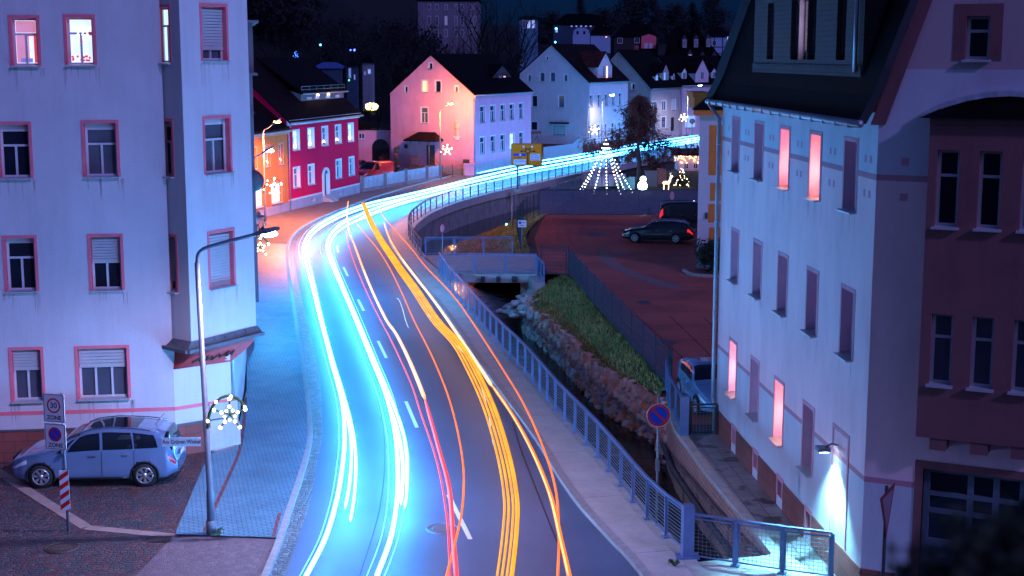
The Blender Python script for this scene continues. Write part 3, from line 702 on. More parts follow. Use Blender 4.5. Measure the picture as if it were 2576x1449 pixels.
def window2(part, w, r, n, frame=None, glass=None, style='2', fw=.06):
    """window on a dormer face: a sub-part"""
    u0, u1, z0, z1 = r; fb = MB(); ff = frame or MATS['frame_white']; m = fw * .4
    fb.mi = 1; fb.quad(w.pt(u0, z0, n - .01), w.pt(u1, z0, n - .01), w.pt(u1, z1, n - .01), w.pt(u0, z1, n - .01)); fb.mi = 0
    for a in ((u0, u0 + fw, z0, z1), (u1 - fw, u1, z0, z1), (u0 + fw, u1 - fw, z0, z0 + fw), (u0 + fw, u1 - fw, z1 - fw, z1)): wbox(fb, w, *a, n - .03, n + .02)
    if style in '2TX': wbox(fb, w, (u0 + u1) / 2 - m, (u0 + u1) / 2 + m, z0 + fw, z1 - fw, n - .02, n + .015)
    return fb.build('window', [ff, glass or MATS['glass_dark']], part)
# ---------------------------------------------------------------- shared materials
m_fr = pm('frame_white', (.62, .62, .64), .45, .06, 4, .05, 40)
pm('frame_dark', (.1, .08, .08), .5, .1, 4, .05, 40)
pm('shutter', (.5, .49, .5), .55, .08, 3, .05, 40)
pm('zinc', (.36, .37, .4), .42, .15, 3, .08, 30, metal=.6)
pm('sill_stone', (.42, .38, .38), .6, .12, 4, .1, 40)
pm('sill_metal', (.55, .56, .58), .4, .1, 4, .05, 40, metal=.3)
def glassm(name, base, rough=.06, em_=None, es=0):
    m, nt, b, L = nodes(name); tc = N(nt, 'ShaderNodeTexCoord'); n = N(nt, 'ShaderNodeTexNoise', Scale=1.2, Detail=2.0); L.new(tc.outputs['Object'], n.inputs['Vector'])
    cr = N(nt, 'ShaderNodeValToRGB'); cr.color_ramp.elements[0].color = c4(scalec(base, .5)); cr.color_ramp.elements[1].color = c4(scalec(base, 1.6)); L.new(n.outputs['Fac'], cr.inputs['Fac']); L.new(cr.outputs[0], b.inputs['Base Color'])
    b.inputs['Roughness'].default_value = rough; b.inputs['Specular IOR Level'].default_value = .7
    bp = N(nt, 'ShaderNodeBump', Strength=.06, Distance=.05); L.new(n.outputs['Fac'], bp.inputs['Height']); L.new(bp.outputs[0], b.inputs['Normal'])
    if em_: b.inputs['Emission Color'].default_value = c4(em_); b.inputs['Emission Strength'].default_value = es
    MATS[name] = m; return m
glassm('glass_dark', (.012, .016, .028)); glassm('glass_curtain', (.11, .12, .15), .1); glassm('glass_blind', (.08, .09, .12), .2)
em('lit_warm', (1, .5, .32), 2.2); em('lit_yellow', (1, .62, .08), .8); em('lit_cool', (.45, .7, 1), 1.3); em('lit_pink', (1, .34, .3), 3.2); em('lit_blue', (.12, .4, 1), .7); em('lit_white', (.66, .82, 1), .95)
em('lit_dim', (.5, .36, .45), .12); em('lit_candle', (1, .6, .35), 5.0)
def rooftile(name, base, rough=.55):
    m, nt, b, L = nodes(name); ge = N(nt, 'ShaderNodeNewGeometry'); sx = N(nt, 'ShaderNodeSeparateXYZ'); L.new(ge.outputs['Position'], sx.inputs[0])
    wv = N(nt, 'ShaderNodeTexWave', wave_type='BANDS', bands_direction='Z', wave_profile='SAW'); wv.inputs['Scale'].default_value = 1.1; wv.inputs['Distortion'].default_value = .3; wv.inputs['Detail'].default_value = 1
    L.new(ge.outputs['Position'], wv.inputs['Vector'])
    n = N(nt, 'ShaderNodeTexNoise', Scale=2.0, Detail=6.0); L.new(ge.outputs['Position'], n.inputs['Vector'])
    cr = N(nt, 'ShaderNodeValToRGB'); cr.color_ramp.elements[0].position = .3; cr.color_ramp.elements[1].position = .7; cr.color_ramp.elements[0].color = c4(scalec(base, .6)); cr.color_ramp.elements[1].color = c4(scalec(base, 1.4))
    L.new(n.outputs['Fac'], cr.inputs['Fac']); L.new(cr.outputs[0], b.inputs['Base Color']); b.inputs['Roughness'].default_value = rough; b.inputs['Specular IOR Level'].default_value = .04
    bp = N(nt, 'ShaderNodeBump', Strength=.5, Distance=.05); L.new(wv.outputs['Fac'], bp.inputs['Height']); L.new(bp.outputs[0], b.inputs['Normal'])
    MATS[name] = m; return m
rooftile('roof_slate', (.004, .003, .004)); rooftile('roof_tile', (.012, .006, .007)); rooftile('roof_red', (.06, .022, .02))
# ================================================================= left apartment house
m_lw = pm('lilac_render', (.62, .57, .60), .9, .07, .5, .7, 38, dirt=.1)
m_pk = pm('salmon_paint', (.86, .17, .22), .8, .1, 3, .15, 50)
m_ss = brickmat('red_sandstone', (.3, .075, .06), (.24, .065, .055), (.12, .05, .05), .75, .34, vert=True, rough=.85, bump=.4)
m_lead = pm('lead_skirt', (.1, .1, .115), .55, .2, 4, .2, 30)
P0 = G(-420, 1181); P1 = G(445, 1152)
J, M_, E_ = [V((p.x, p.y, 0)) for p in (W(403, 846, 41.95), W(481.4, 859.5, 41.0), W(644.6, 819.7, 43.5))]; K1, K2 = P1.copy(), G(586, 1127)
TOP = 15.2; ZO = 3.6
t = LB = thing('apartment_house', (-12, 44, 0), 'tall lilac corner apartment house with salmon window surrounds and a pointed oriel', 'apartment building')
wF, wC = Wall(P0, P1), Wall(K1, K2); wL, wR = Wall(J, M_), Wall(M_, E_)
kw0 = dict(rev=m_pk, trim=.085, trimm=m_pk, dep=.2, sill=MATS['sill_metal'])
inset = .085
def ins(r): return (r[0] + inset, r[1] - inset, r[2] + .02, r[3] - inset)
front = [((23, 102, 38, 168), dict(style='T', glass='room1')), ((161, 242, 36, 166), dict(style='T', glass='room2')),
         ((-8, 82, 306, 450), dict(style='T', box=.14)), ((206, 301, 302, 447), dict(style='T', box=.14, glass=MATS['glass_curtain'])),
         ((8, 96, 592, 735), dict(style='T', box=.1)), ((222, 312, 588, 732), dict(style='2', shut=.46)),
         ((24, 112, 873, 1012), dict(style='2', shut=.36, glass=MATS['glass_blind'])), ((190, 328, 869, 1005), dict(style='3', shut=.34, glass=MATS['glass_blind']))]
oL = [((391, 430, 11, 161), dict(style='T', glass=MATS['lit_cool'])), ((399, 438, 298, 446), dict(style='T', box=.1)), ((411, 448, 588, 735), dict(style='2', shut=.8))]
oR = [((503, 574, 9, 155), dict(style='2', shut=.78, glass=MATS['glass_curtain'])), ((511, 583, 291, 438), dict(style='T', box=.12, glass=MATS['glass_curtain'])), ((523, 592, 577, 725), dict(style='2', shut=.97))]
fr = [(ins(wF.rect(*a)), k) for a, k in front]; ol = [(ins(wL.rect(*a)), k) for a, k in oL]; orr = [(ins(wR.rect(*a)), k) for a, k in oR]
mb = MB()
wall_faces(mb, wF, [(0, 0), (wF.L, 0), (wF.L, TOP), (0, TOP)], [f[0] for f in fr])
wall_faces(mb, wC, [(0, 0), (wC.L, 0), (wC.L, ZO), (0, ZO)])
for a, b, z0 in ((K2, V((-9.6, 50, 0)), 0), (V((-9.6, 50, 0)), V((-10.6, 56, 0)), 0), (V((-10.6, 56, 0)), V((-23.5, 58, 0)), 0), (V((-23.5, 58, 0)), P0, 0)):
    mb.quad(V((a.x, a.y, z0)), V((b.x, b.y, z0)), V((b.x, b.y, TOP)), V((a.x, a.y, TOP)))
mb.poly([V((p.x, p.y, TOP)) for p in (P0, P1, K2, V((-10.6, 56, 0)), V((-23.5, 58, 0)))])
LWALL = mb.build('wall', m_lw, t)
mb = MB()
wall_faces(mb, wL, [(0, ZO), (wL.L, ZO), (wL.L, TOP), (0, TOP)], [f[0] for f in ol]); wall_faces(mb, wR, [(0, ZO), (wR.L, ZO), (wR.L, TOP), (0, TOP)], [f[0] for f in orr])
mb.poly([V((p.x, p.y, TOP)) for p in (J, M_, E_, K2)]); mb.quad(V((E_.x, E_.y, ZO)), V((-8.8, 46, ZO)), V((-8.8, 46, TOP)), V((E_.x, E_.y, TOP)))
oriel = mb.build('oriel', m_lw, t)
for w_, lst in ((wF, fr), (wL, ol), (wR, orr)):
    for r, k in lst:
        k = dict(k); gl = k.pop('glass', None); room = gl if isinstance(gl, str) else None
        par = t
        f = window(par, w_, r, glass=MATS['lit_white'] if room else gl, **{**kw0, **k})
        u0, u1, z0, z1 = r; D_ = -.19
        if room == 'room1':  # room contents glow by themselves to look lit
            c = MB(); wbox(c, w_, u0 + .07, u0 + .42, z0 + .09, z0 + .86, D_ - .018, D_ - .012); wbox(c, w_, u0 + .07, u1 - .07, z1 - .4, z1 - .07, D_ - .018, D_ - .012); c.build('curtain', em('pink_voile_glow', (.62, .25, .4), .75, (.6, .3, .4)), f)
            c = MB(); wbox(c, w_, u0 + .55, u0 + .68, z0 + .09, z0 + .9, D_ - .018, D_ - .011); wbox(c, w_, u0 + .36, u0 + .66, z0 + .84, z0 + .92, D_ - .018, D_ - .01); c.build('cupboard', em('red_wood_glow', (.8, .07, .13), .65, (.5, .05, .06)), f)
            c = MB(); wbox(c, w_, u0 + .18, u0 + .5, z0 + .1, z0 + .22, D_ - .018, D_ - .008); c.build('books', em('blue_spines_glow', (.08, .12, .5), .5), f)
        if room == 'room2':  # ornaments glow too, room light is put into their material
            c = MB()
            for k_ in (.32, .5, .68): p = w_.pt(u0 + (u1 - u0) * k_ + .05, z1 - .42, D_ - .004); c.tube([p + V((0, 0, -.07)), p + V((0, 0, .07))], [.045, .012], 8)
            wbox(c, w_, u0 + .26, u1 - .08, z1 - .3, z1 - .285, D_ - .012, D_ - .006)
            c.build('pendant_lamps', em('lamp_glow', (1, .92, .7), 2.0), f)
            c = MB(); random.seed(5)
            for k_ in range(14): p = w_.pt(u0 + .1 + random.random() * .5, z0 + .12 + random.random() * .14, D_ - .004); c.ball(p, .035, 6, 4)
            c.tube([w_.pt(u0 + .36, z1 - .5, D_ - .004), w_.pt(u0 + .36, z0 + .75, D_ - .004)], .012, 5); c.ball(w_.pt(u0 + .36, z0 + .66, D_ - .004), .045, 6, 5)
            wbox(c, w_, u0 + .56, u0 + .72, z1 - .5, z1 - .4, D_ - .016, D_ - .01)
            c.build('window_ornaments', em('ornament_red_glow', (.8, .1, .14), .55, (.5, .05, .08)), f)
def stains(par, w, rects, n0, m, seed):
    random.seed(seed); p = MB()
    for r in rects:
        for k in range(7):
            u = random.choice([r[0] - .06, r[1] + .06]) + random.gauss(0, .05) if k < 4 else random.uniform(r[0], r[1]); L = random.uniform(.15, .75); d = random.uniform(.012, .04); z = r[2] - .05
            p.poly([w.pt(u - d, z, n0), w.pt(u + d, z, n0), w.pt(u + d * .7, z - L * .6, n0), w.pt(u + random.uniform(-.01, .01), z - L, n0), w.pt(u - d * .6, z - L * .5, n0)])
    return p.build('drip_stains', m, par)
m_st = pm('drip_stain', (.5, .44, .46), .9, .12, 2, .3, 40)
absorb(LWALL, stains(t, wF, [r for r, k in fr], .004, m_st, 12)); absorb(oriel, stains(oriel, wR, [r for r, k in orr], .004, m_st, 13))
# plinth, stripe, pier
p = MB(); wbox(p, wF, 0, wF.L + .02, 0, .98, 0, .05); wbox(p, wC, -.02, wC.L - .02, 0, .98, 0, .05); p.build('plinth', m_ss, t)
p = MB(); wbox(p, wF, 0, wF.L + .016, .98, 1.03, 0, .075); wbox(p, wC, -.03, wC.L, .98, 1.03, 0, .075); p.build('plinth_ledge', m_lead, t)
p = MB(); wbox(p, wF, 0, wF.L + .008, 1.46, 1.57, 0, .012); wbox(p, wC, -.01, wC.L - .08, 1.46, 1.57, 0, .012); p.build('painted_stripe', m_pk, t)
p = MB(); c = K2 + V((-.18, -.06, 0)); p.prism([c + V((-.45, -.5, 0)), c + V((.42, .1, 0)), c + V((.3, .5, 0)), c + V((-.6, -.1, 0))], 0, .78); p.prism([c + V((-.38, -.43, 0)), c + V((.36, .08, 0)), c + V((.26, .43, 0)), c + V((-.52, -.08, 0))], .78, 1.5)
p.build('pier', pm('pale_plaster', (.55, .5, .47), .85, .1, 2, .2, 40, dirt=.3), t)
# skirt and red corbel under the oriel
def out(P, k): c = V((-8.9, 42.9, 0)); return P + (P - c).normalized() * k
p = MB(); Ja, Ma, Ea = J + (J - E_).normalized() * .18, out(M_, .26), E_ + (E_ - J).normalized() * .2
for a, b in ((Ja, Ma), (Ma, Ea)):
    p.bar(V((a.x, a.y, ZO - .2)), V((b.x, b.y, ZO - .2)), .16, .1)
p.add([V((q.x, q.y, ZO - .16)) for q in (Ja, Ma, Ea)] + [V((q.x, q.y, ZO + .06)) for q in (J + V((-.03, -.02, 0)), M_ + V((0, -.03, 0)), E_ + V((.03, 0, 0)))], [(0, 1, 4, 3), (1, 2, 5, 4)])
for a, b in ((J, M_), (M_, E_)):
    for i in range(7):
        q = a.lerp(b, (i + .5) / 7); q = out(q, .1); p.ball(V((q.x, q.y, ZO - .03)), .035, 6, 4)
p.build('oriel_skirt', m_lead, oriel)
m_cb = pm('corbel_red', (.5, .06, .06), .7, .12, 3, .15, 40)
p = MB(); p.sm = True; zc = ZY(915, 42.3); n_ = 6
def cpt(a, k, s): q = a.lerp(k, s); q.z = (ZO - .22) + (zc - ZO + .22) * (s ** .62); return q
Ja, Ma, Ea = J, M_.lerp(V((-8.9, 42.9, 0)), .03), E_
pr_ = [(Ja, K1), (Ja.lerp(Ma, .5), K1), (Ma, K1), (Ma.lerp(Ea, .5), K1.lerp(K2, .5)), (Ea, K2)]
vs = [cpt(a, k + (wC.n * .02), i / n_) for a, k in pr_ for i in range(n_ + 1)]
p.add(vs, [(c * (n_ + 1) + i, c * (n_ + 1) + i + 1, (c + 1) * (n_ + 1) + i + 1, (c + 1) * (n_ + 1) + i) for c in range(4) for i in range(n_)]); p.build('corbel', m_cb, oriel)
p = MB(); q = []
for i in range(22):
    s = i / 21; a = pr_[2][0].lerp(pr_[4][0], .12 + s * .7); k = K1.lerp(K2, .12 + s * .7)
    v_ = cpt(a, k, .42 + .2 * math.sin(i * 1.9) * (.4 + .6 * math.sin(i * .7) ** 2)); q.append(v_ + V((.02, -.05, -.02)))
p.tube(q, .02, 5); p.build('painted_flourish', pm('flourish_black', (.03, .015, .015), .7), oriel)
p = MB(); q = K2 + V((.06, .25, 0)); p.tube([V((q.x, q.y, ZO - .1)), V((q.x - .05, q.y, ZO - .5)), V((q.x - .05, q.y, .1))], .055, 8); p.build('downpipe', MATS['zinc'], t)
# roof over the frame top
p = MB(); a = V((-14, 46, 20)); b = V((-13, 54, 20)); e = [V((-21.5, 40.2, TOP)), V((-7.4, 41.2, TOP)), V((-9.8, 57, TOP)), V((-24, 58.5, TOP))]
p.add(e + [a, b] + [q + V((0, 0, .12)) for q in e], [(6, 7, 4), (7, 8, 5, 4), (8, 9, 5), (9, 6, 4, 5), (0, 1, 2, 3), (0, 1, 7, 6), (1, 2, 8, 7), (2, 3, 9, 8), (3, 0, 6, 9)]); p.build('roof', MATS['roof_slate'], t)
# neighbour house behind
t = thing('town_house', (-14, 70, 0), 'shadowy mauve house wall with two projecting ledges behind the lilac corner house', 'house')
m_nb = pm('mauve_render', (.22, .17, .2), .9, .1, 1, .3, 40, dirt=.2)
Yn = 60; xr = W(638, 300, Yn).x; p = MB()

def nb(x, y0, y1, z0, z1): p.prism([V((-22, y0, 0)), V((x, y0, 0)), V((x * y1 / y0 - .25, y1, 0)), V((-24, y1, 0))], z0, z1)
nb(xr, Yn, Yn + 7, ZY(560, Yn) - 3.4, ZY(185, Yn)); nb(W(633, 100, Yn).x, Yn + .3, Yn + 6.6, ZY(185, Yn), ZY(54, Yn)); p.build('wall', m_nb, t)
p = MB()
for y, x in ((54, 652), (187, 650), (283, 641)): nb(W(x, y, Yn).x, Yn - .15, Yn + 6.8, ZY(y, Yn) - .05, ZY(y, Yn) + .05)
p.build('ledge', m_nb, t)
p = MB(); c = W(640, 455, Yn); p.ball(c, .45, 8, 6, (.9, .9, 1)); p.build('bracket', m_lead, t)
p = MB(); nb(W(625, 54, Yn).x, Yn + .2, Yn + 6, ZY(54, Yn) + .05, ZY(54, Yn) + 2); p.build('roof', MATS['roof_slate'], t)
# ================================================================= right apartment house
Q0 = G(1800, 1085); Q1 = V((7.66, 30.06, 0)); gd = V((.906, -.423, 0)); Q2 = Q1 + gd * 11.5
wA, wB = Wall(Q0, Q1), Wall(Q1, Q2)
# painted bands: pale mint base and top zone, cream middle; gable top darkened as painted shade
m_rw, nt_, b_, L_ = nodes('banded_render')
ge = N(nt_, 'ShaderNodeNewGeometry'); sx = N(nt_, 'ShaderNodeSeparateXYZ'); L_.new(ge.outputs['Position'], sx.inputs[0])
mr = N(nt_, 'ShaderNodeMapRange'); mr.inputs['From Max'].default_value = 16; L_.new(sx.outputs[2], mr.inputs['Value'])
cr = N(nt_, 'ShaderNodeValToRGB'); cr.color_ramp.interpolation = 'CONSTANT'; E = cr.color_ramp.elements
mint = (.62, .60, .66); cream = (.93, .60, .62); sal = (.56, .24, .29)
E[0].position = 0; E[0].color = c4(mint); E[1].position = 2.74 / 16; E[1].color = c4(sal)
for z, c in ((2.86, cream), (9.28, sal), (9.41, mint), (11.6, (.55, .38, .40))): e_ = E.new(z / 16); e_.color = c4(c)  # topmost band puts the gable's shadow edge into the colour
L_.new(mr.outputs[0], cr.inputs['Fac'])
mp = N(nt_, 'ShaderNodeMapping'); mp.inputs['Scale'].default_value = (.8, .8, .22); L_.new(ge.outputs['Position'], mp.inputs['Vector'])
ns = N(nt_, 'ShaderNodeTexNoise', Scale=1.3, Detail=8.0, Roughness=.65); L_.new(mp.outputs[0], ns.inputs['Vector'])
rp = N(nt_, 'ShaderNodeValToRGB'); rp.color_ramp.elements[0].position = .42; rp.color_ramp.elements[1].position = .75; rp.color_ramp.elements[0].color = (1, 1, 1, 1); rp.color_ramp.elements[1].color = (.8, .79, .8, 1); L_.new(ns.outputs['Fac'], rp.inputs['Fac'])
mx = N(nt_, 'ShaderNodeMix', data_type='RGBA', blend_type='MULTIPLY'); mx.inputs[0].default_value = 1; L_.new(cr.outputs[0], mx.inputs[6]); L_.new(rp.outputs[0], mx.inputs[7]); L_.new(mx.outputs[2], b_.inputs['Base Color'])
nb_ = N(nt_, 'ShaderNodeTexNoise', Scale=45.0, Detail=4.0); L_.new(ge.outputs['Position'], nb_.inputs['Vector']); bp_ = N(nt_, 'ShaderNodeBump', Strength=.35, Distance=.02); L_.new(nb_.outputs['Fac'], bp_.inputs['Height']); L_.new(bp_.outputs[0], b_.inputs['Normal']); b_.inputs['Roughness'].default_value = .9
MATS['banded_render'] = m_rw
m_tr = pm('rose_trim', (.66, .28, .34), .8, .08, 3, .12, 50)
m_rv = pm('rose_reveal', (.95, .50, .64), .85, .08, 3, .12, 50)
m_bay = pm('bay_red', (.25, .095, .10), .85, .12, 1.2, .25, 45, dirt=.2)
t = RB = thing('apartment_house', Q1, 'tall apartment house with pastel banded walls, black mansard roof and red bay', 'apartment building')
rowsA = [[(1840.4, 1862, 301, 434), (1897.5, 1921, 312, 453), (1961, 1987, 325, 473), (2035, 2067.5, 339, 502), (2122, 2157, 355, 530)],
         [(1838.5, 1859, 582, 713), (1894, 1917, 610, 746), (1956.5, 1981, 644, 790), (2028, 2057.6, 682, 838), (2112, 2150.5, 734, 899)],
         [(1834, 1853, 862, 999), (1888, 1908.5, 908, 1047), (1946.7, 1971.5, 960, 1118), (2018, 2047, 1022, 1185)]]
cel = [(1841, 1852, 1080, 1111), (1895, 1907, 1140, 1171), (1956, 1968.6, 1208, 1243), (2025.6, 2041.5, 1286, 1323)]
litw = {(0, 2): 'lit_pink2', (0, 3): 'lit_pink3', (2, 0): 'lit_pink3', (2, 2): 'lit_pink3'}
em('lit_pink2', (1, .2, .26), 1.5); em('lit_pink3', (1, .4, .33), 1.9)
RA = []
for i, row in enumerate(rowsA):
    rr_ = [wA.rect(*a) for a in row]; z0 = sum(r[2] for r in rr_) / len(rr_); z1 = sum(r[3] for r in rr_) / len(rr_)
    for j, r in enumerate(rr_):
        um = (r[0] + r[1]) / 2; RA.append(((um - .43, um + .43, z0, z1), (i, j)))
CE = []
for a in cel: r = wA.rect(*a); um = (r[0] + r[1]) / 2; CE.append((um - .22, um + .22, .28, .72))
door = wA.rect(2092, 2128, 1085, 1440); door = (door[0], door[1], .9, ZY(1090, (wA.pt((door[0] + door[1]) / 2, 0)).y))
EV = 10.72
mb = MB(); wall_faces(mb, wA, [(0, 0), (wA.L, 0), (wA.L, EV), (0, EV)], [r for r, _ in RA] + CE)
vu, vz = wB.uz(2325, 0); slope = (vz - EV) / vu; ZT = 15.3
gd2 = wB.rect(2430, 2490, 40, 152)
GZ = wB.uz(2400, 1187)[1]; gu = wB.uz(2317, 1300)[0]
wall_faces(mb, wB, [(0, 0), (wB.L, 0), (wB.L, EV), (wB.L - (ZT - EV) / slope, ZT), ((ZT - EV) / slope, ZT), (0, EV)], [gd2, (gu, gu + 3.2, 0, GZ)])
Q3 = Q0 + gd * 11.5
mb.quad(Q2, Q3, Q3 + V((0, 0, EV)), Q2 + V((0, 0, EV))); mb.poly([Q0, Q3, Q3 + V((0, 0, EV)), Q3 - gd * 1.7 + V((0, 0, ZT)), Q0 + gd * 1.7 + V((0, 0, ZT)), Q0 + V((0, 0, EV))])
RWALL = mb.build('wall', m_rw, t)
for (r, ij) in RA:
    lit = litw.get(ij)
    f = window(t, wA, r, style='T', dep=.27, rev=m_rv, trim=.1, trimm=m_tr, sill=MATS['sill_metal'], sillw=.16, glass=MATS[lit] if lit else MATS['glass_dark'])
    if lit:
        p = MB(); p.ball(wA.pt((r[0] + r[1]) / 2 + .1, r[2] + (r[3] - r[2]) * .42, -.19), .07, 8, 6); p.build('reveal_glow', em('reveal_glow', (1, .5, .38), 120), f)  # glowing ball added before the pane to brighten the reveal
for r in CE: window(t, wA, r, style='0', dep=.16, rev=m_tr, trim=.13, trimm=m_tr, fw=.04, glass=MATS['glass_blind'], name='cellar_window')
p = MB(); cuts = [0] + [x for r in CE for x in (r[0] - .13, r[1] + .13)] + [wA.L + .03]
for a, b in zip(cuts[::2], cuts[1::2]): wbox(p, wA, a, b, 0, .78, 0, .03)
wbox(p, wB, .031, gu - .5, 0, .78, 0, .03); p.build('plinth', m_ss, t)
p = MB(); k = .1
for a in ((door[0] - k, door[0], .8, door[3]), (door[1], door[1] + k, .8, door[3]), (door[0] - k, door[1] + k, door[3], door[3] + k)): wbox(p, wA, *a, 0, .018)
p.build('blind_doorway', m_tr, t)
p = MB()                                # painted squares along the upper band
for a, b in zip([r for r, ij in RA if ij[0] == 0], [r for r, ij in RA if ij[0] == 0][1:] + [None]):
    um = (a[1] + b[0]) / 2 if b else a[1] + .75
    for du in (-.17, .17):
        for z in (9.72, 8.98): wbox(p, wA, um + du - .07, um + du + .07, z - .08, z + .08, 0, .004)
um = [r for r, ij in RA if ij == (0, 0)][0][0] - .5
for z in (9.72, 8.98): wbox(p, wA, um - .07, um + .07, z - .08, z + .08, 0, .004)
for z in (9.72, 8.98): u = wB.uz(2276, 430)[0]; wbox(p, wB, u - .08, u + .08, z - .08, z + .08, 0, .004)
absorb(RWALL, p.build('painted_squares', m_tr, t))
absorb(RWALL, stains(t, wA, [r for r, ij in RA if ij[0] < 2], .005, pm('drip_stain_cream', (.66, .46, .48), .9, .12, 2, .3, 40), 14))
# gable window, garage gate, bay
window(t, wB, gd2, style='H', dep=.2, rev=m_bay, trim=.24, trimm=m_bay, sill=MATS['sill_metal'], glass=MATS['glass_dark'], frame=MATS['frame_white'])
p = MB(); wbox(p, wB, gu - .17, gu, 0, GZ + .17, 0, .02); wbox(p, wB, gu, gu + 3.4, GZ, GZ + .17, 0, .02); p.build('gate_surround', m_bay, t)
m_gate = pm('gate_frame', (.12, .16, .2), .6, .1, 3, .1, 40); p = MB()
for u in (0, .9, 1.42, 1.95, 2.85): wbox(p, wB, gu + u, gu + u + .13, 0, GZ, -.25, -.17)
for z in (GZ - .1, GZ - .62, GZ - 1.0): wbox(p, wB, gu, gu + 3.2, z, z + .1, -.24, -.165)
for i in range(7): wbox(p, wB, gu + .13, gu + 3.1, .1 + i * .22, .1 + i * .22 + .2, -.26, -.2)
gt = p.build('gate', m_gate, t); p = MB(); p.quad(*[wB.pt(u, z, -.27) for u, z in ((gu, 0), (gu + 3.2, 0), (gu + 3.2, GZ), (gu, GZ))]); p.build('pane', MATS['glass_dark'], gt)
# bay
n_ = .45; bu0 = wB.uz(2322, 700, n_)[0]; bz0 = wB.uz(2400, 1108, n_)[1]; bz1 = wB.uz(2400, 312, n_)[1]; bu1 = bu0 + 2.95
brA = [wB.rect(2354, 2411, 376, 572, n_), wB.rect(2460, 2521, 382, 579, n_)]; brB = [wB.rect(2340, 2395, 787, 967, n_), wB.rect(2442, 2503, 801, 983, n_)]
def norm(rs):
    z0 = sum(r[2] for r in rs) / 2; z1 = sum(r[3] for r in rs) / 2; st = (rs[1][0] - rs[0][0]); o = []
    for k in range(3): u = rs[0][0] + st * k; o.append((u, u + (rs[0][1] - rs[0][0]), z0, z1))
    return o
BW = norm(brA) + norm(brB)
mb = MB(); wall_faces(mb, wB, [(bu0, bz0), (bu1, bz0), (bu1, bz1), (bu0, bz1)], BW, n_)
for u in (bu0, bu1): mb.quad(wB.pt(u, bz0, 0), wB.pt(u, bz1, 0), wB.pt(u, bz1, n_), wB.pt(u, bz0, n_))
mb.quad(wB.pt(bu0, bz0, 0), wB.pt(bu1, bz0, 0), wB.pt(bu1, bz0, n_), wB.pt(bu0, bz0, n_))
for a, b in ((.28, .62), (1.1, 1.45), (1.9, 2.25)): wbox(mb, wB, bu0 + a, bu0 + b, bz0 - .26, bz0, 0, n_ - .03)
wbox(mb, wB, bu0, bu1, bz1, bz1 + .14, 0, n_ + .06)
bay = mb.build('bay', m_bay, t)
for i, r in enumerate(BW):
    window(t, wB, r, style='H', dep=.2, n0=n_, rev=m_bay, sill=MATS['sill_metal'], glass=MATS['glass_dark'] if i < 3 else MATS['glass_blind'], frame=MATS['frame_white'])
p = MB(); hb = []; 
for i in range(9): s = i / 8; hb.append((bu0 - .2 + s * 3.35, bz1 + .12 + .46 * math.sin(math.pi * s) ** .8))
for (a, za), (b, zb) in zip(hb, hb[1:]):
    p.add([wB.pt(a, bz1 + .12, n_ + .2), wB.pt(b, bz1 + .12, n_ + .2), wB.pt(b, zb, .05), wB.pt(a, za, .05)], [(0, 1, 2, 3)])
p.build('bay_roof', MATS['roof_slate'], t)
p = MB()
for (a, za), (b, zb) in zip(hb, hb[1:]): p.slab([wB.pt(a, za - .02, .03), wB.pt(b, zb - .02, .03), wB.pt(b, zb + .09, .03), wB.pt(a, za + .09, .03)], wB.n * .14)
p.build('flashing', pm('bright_zinc', (.6, .66, .74), .35, .25, 5, .2, 20, metal=.3), t)
# mansard roof
run = 1 / slope; p = MB()
def rp_(s, z, o=0): q = wA.pt(s, z) + gd * ((z - EV) * run - o); q.z = z; return q
e0, e1 = rp_(-.2, EV - .25, .28), rp_(wA.L + .05, EV - .25, .28)
tp0, tp1 = rp_(-.2, ZT, .2), rp_(wA.L + .05, ZT, .2); md0, md1 = rp_(-.2, EV + .35, .2), rp_(wA.L + .05, EV + .35, .2)
p.slab([e0, e1, md1, md0], (.1, 0, .12)); p.slab([md0, md1, tp1, tp0], (.14, 0, .05))
r_ = V((0, 0, 0)); q0, q1 = Q3 + V((.25, 0, EV - .3)), Q2 + V((.25, 0, EV - .3)); q2, q3 = Q2 - gd * 1.6, Q3 - gd * 1.6
p.slab([q0, q1, V((q2.x, q2.y, ZT)), V((q3.x, q3.y, ZT))], (0, 0, .1)); rdg = (tp0 + V((q3.x, q3.y, ZT))) / 2; rd1 = (tp1 + V((q2.x, q2.y, ZT))) / 2
p.slab([tp0, tp1, rd1 + V((0, 0, 1.6)), rdg + V((0, 0, 1.6))], (0, 0, .1)); p.slab([V((q3.x, q3.y, ZT)), V((q2.x, q2.y, ZT)), rd1 + V((0, 0, 1.6)), rdg + V((0, 0, 1.6))], (0, 0, .1))
p.add([tp1, V((q2.x, q2.y, ZT)), rd1 + V((0, 0, 1.6)), tp0, V((q3.x, q3.y, ZT)), rdg + V((0, 0, 1.6))], [(0, 1, 2), (3, 4, 5)])
p.build('roof', MATS['roof_slate'], t)
p = MB(); a, b = e0 + V((-.06, 0, .02)), e1 + V((-.06, 0, .02)); p.tube([a + V((0, .2, 0)), b + V((0, -.12, 0))], .085, 8)
for i in range(16): q = a.lerp(b, (i + .5) / 16); p.box((q.x - .1, q.y - .02, q.z - .1), (q.x + .1, q.y + .02, q.z + .02))
p.build('gutter', MATS['zinc'], t)
p = MB(); q = wA.pt(.08, 0, .13); p.tube([a + V((.02, .1, -.05)), V((q.x, q.y, EV - .75)), V((q.x, q.y, 1.15)), V((q.x + .05, q.y - .05, .9)), V((q.x + .05, q.y - .05, 0))], .062, 10)
for z in (1.2, 3.9, 6.8, 9.2): p.rod((q.x, q.y, z), (0, 0, 1), .078, .07, 10)
p.build('downpipe', MATS['zinc'], t)
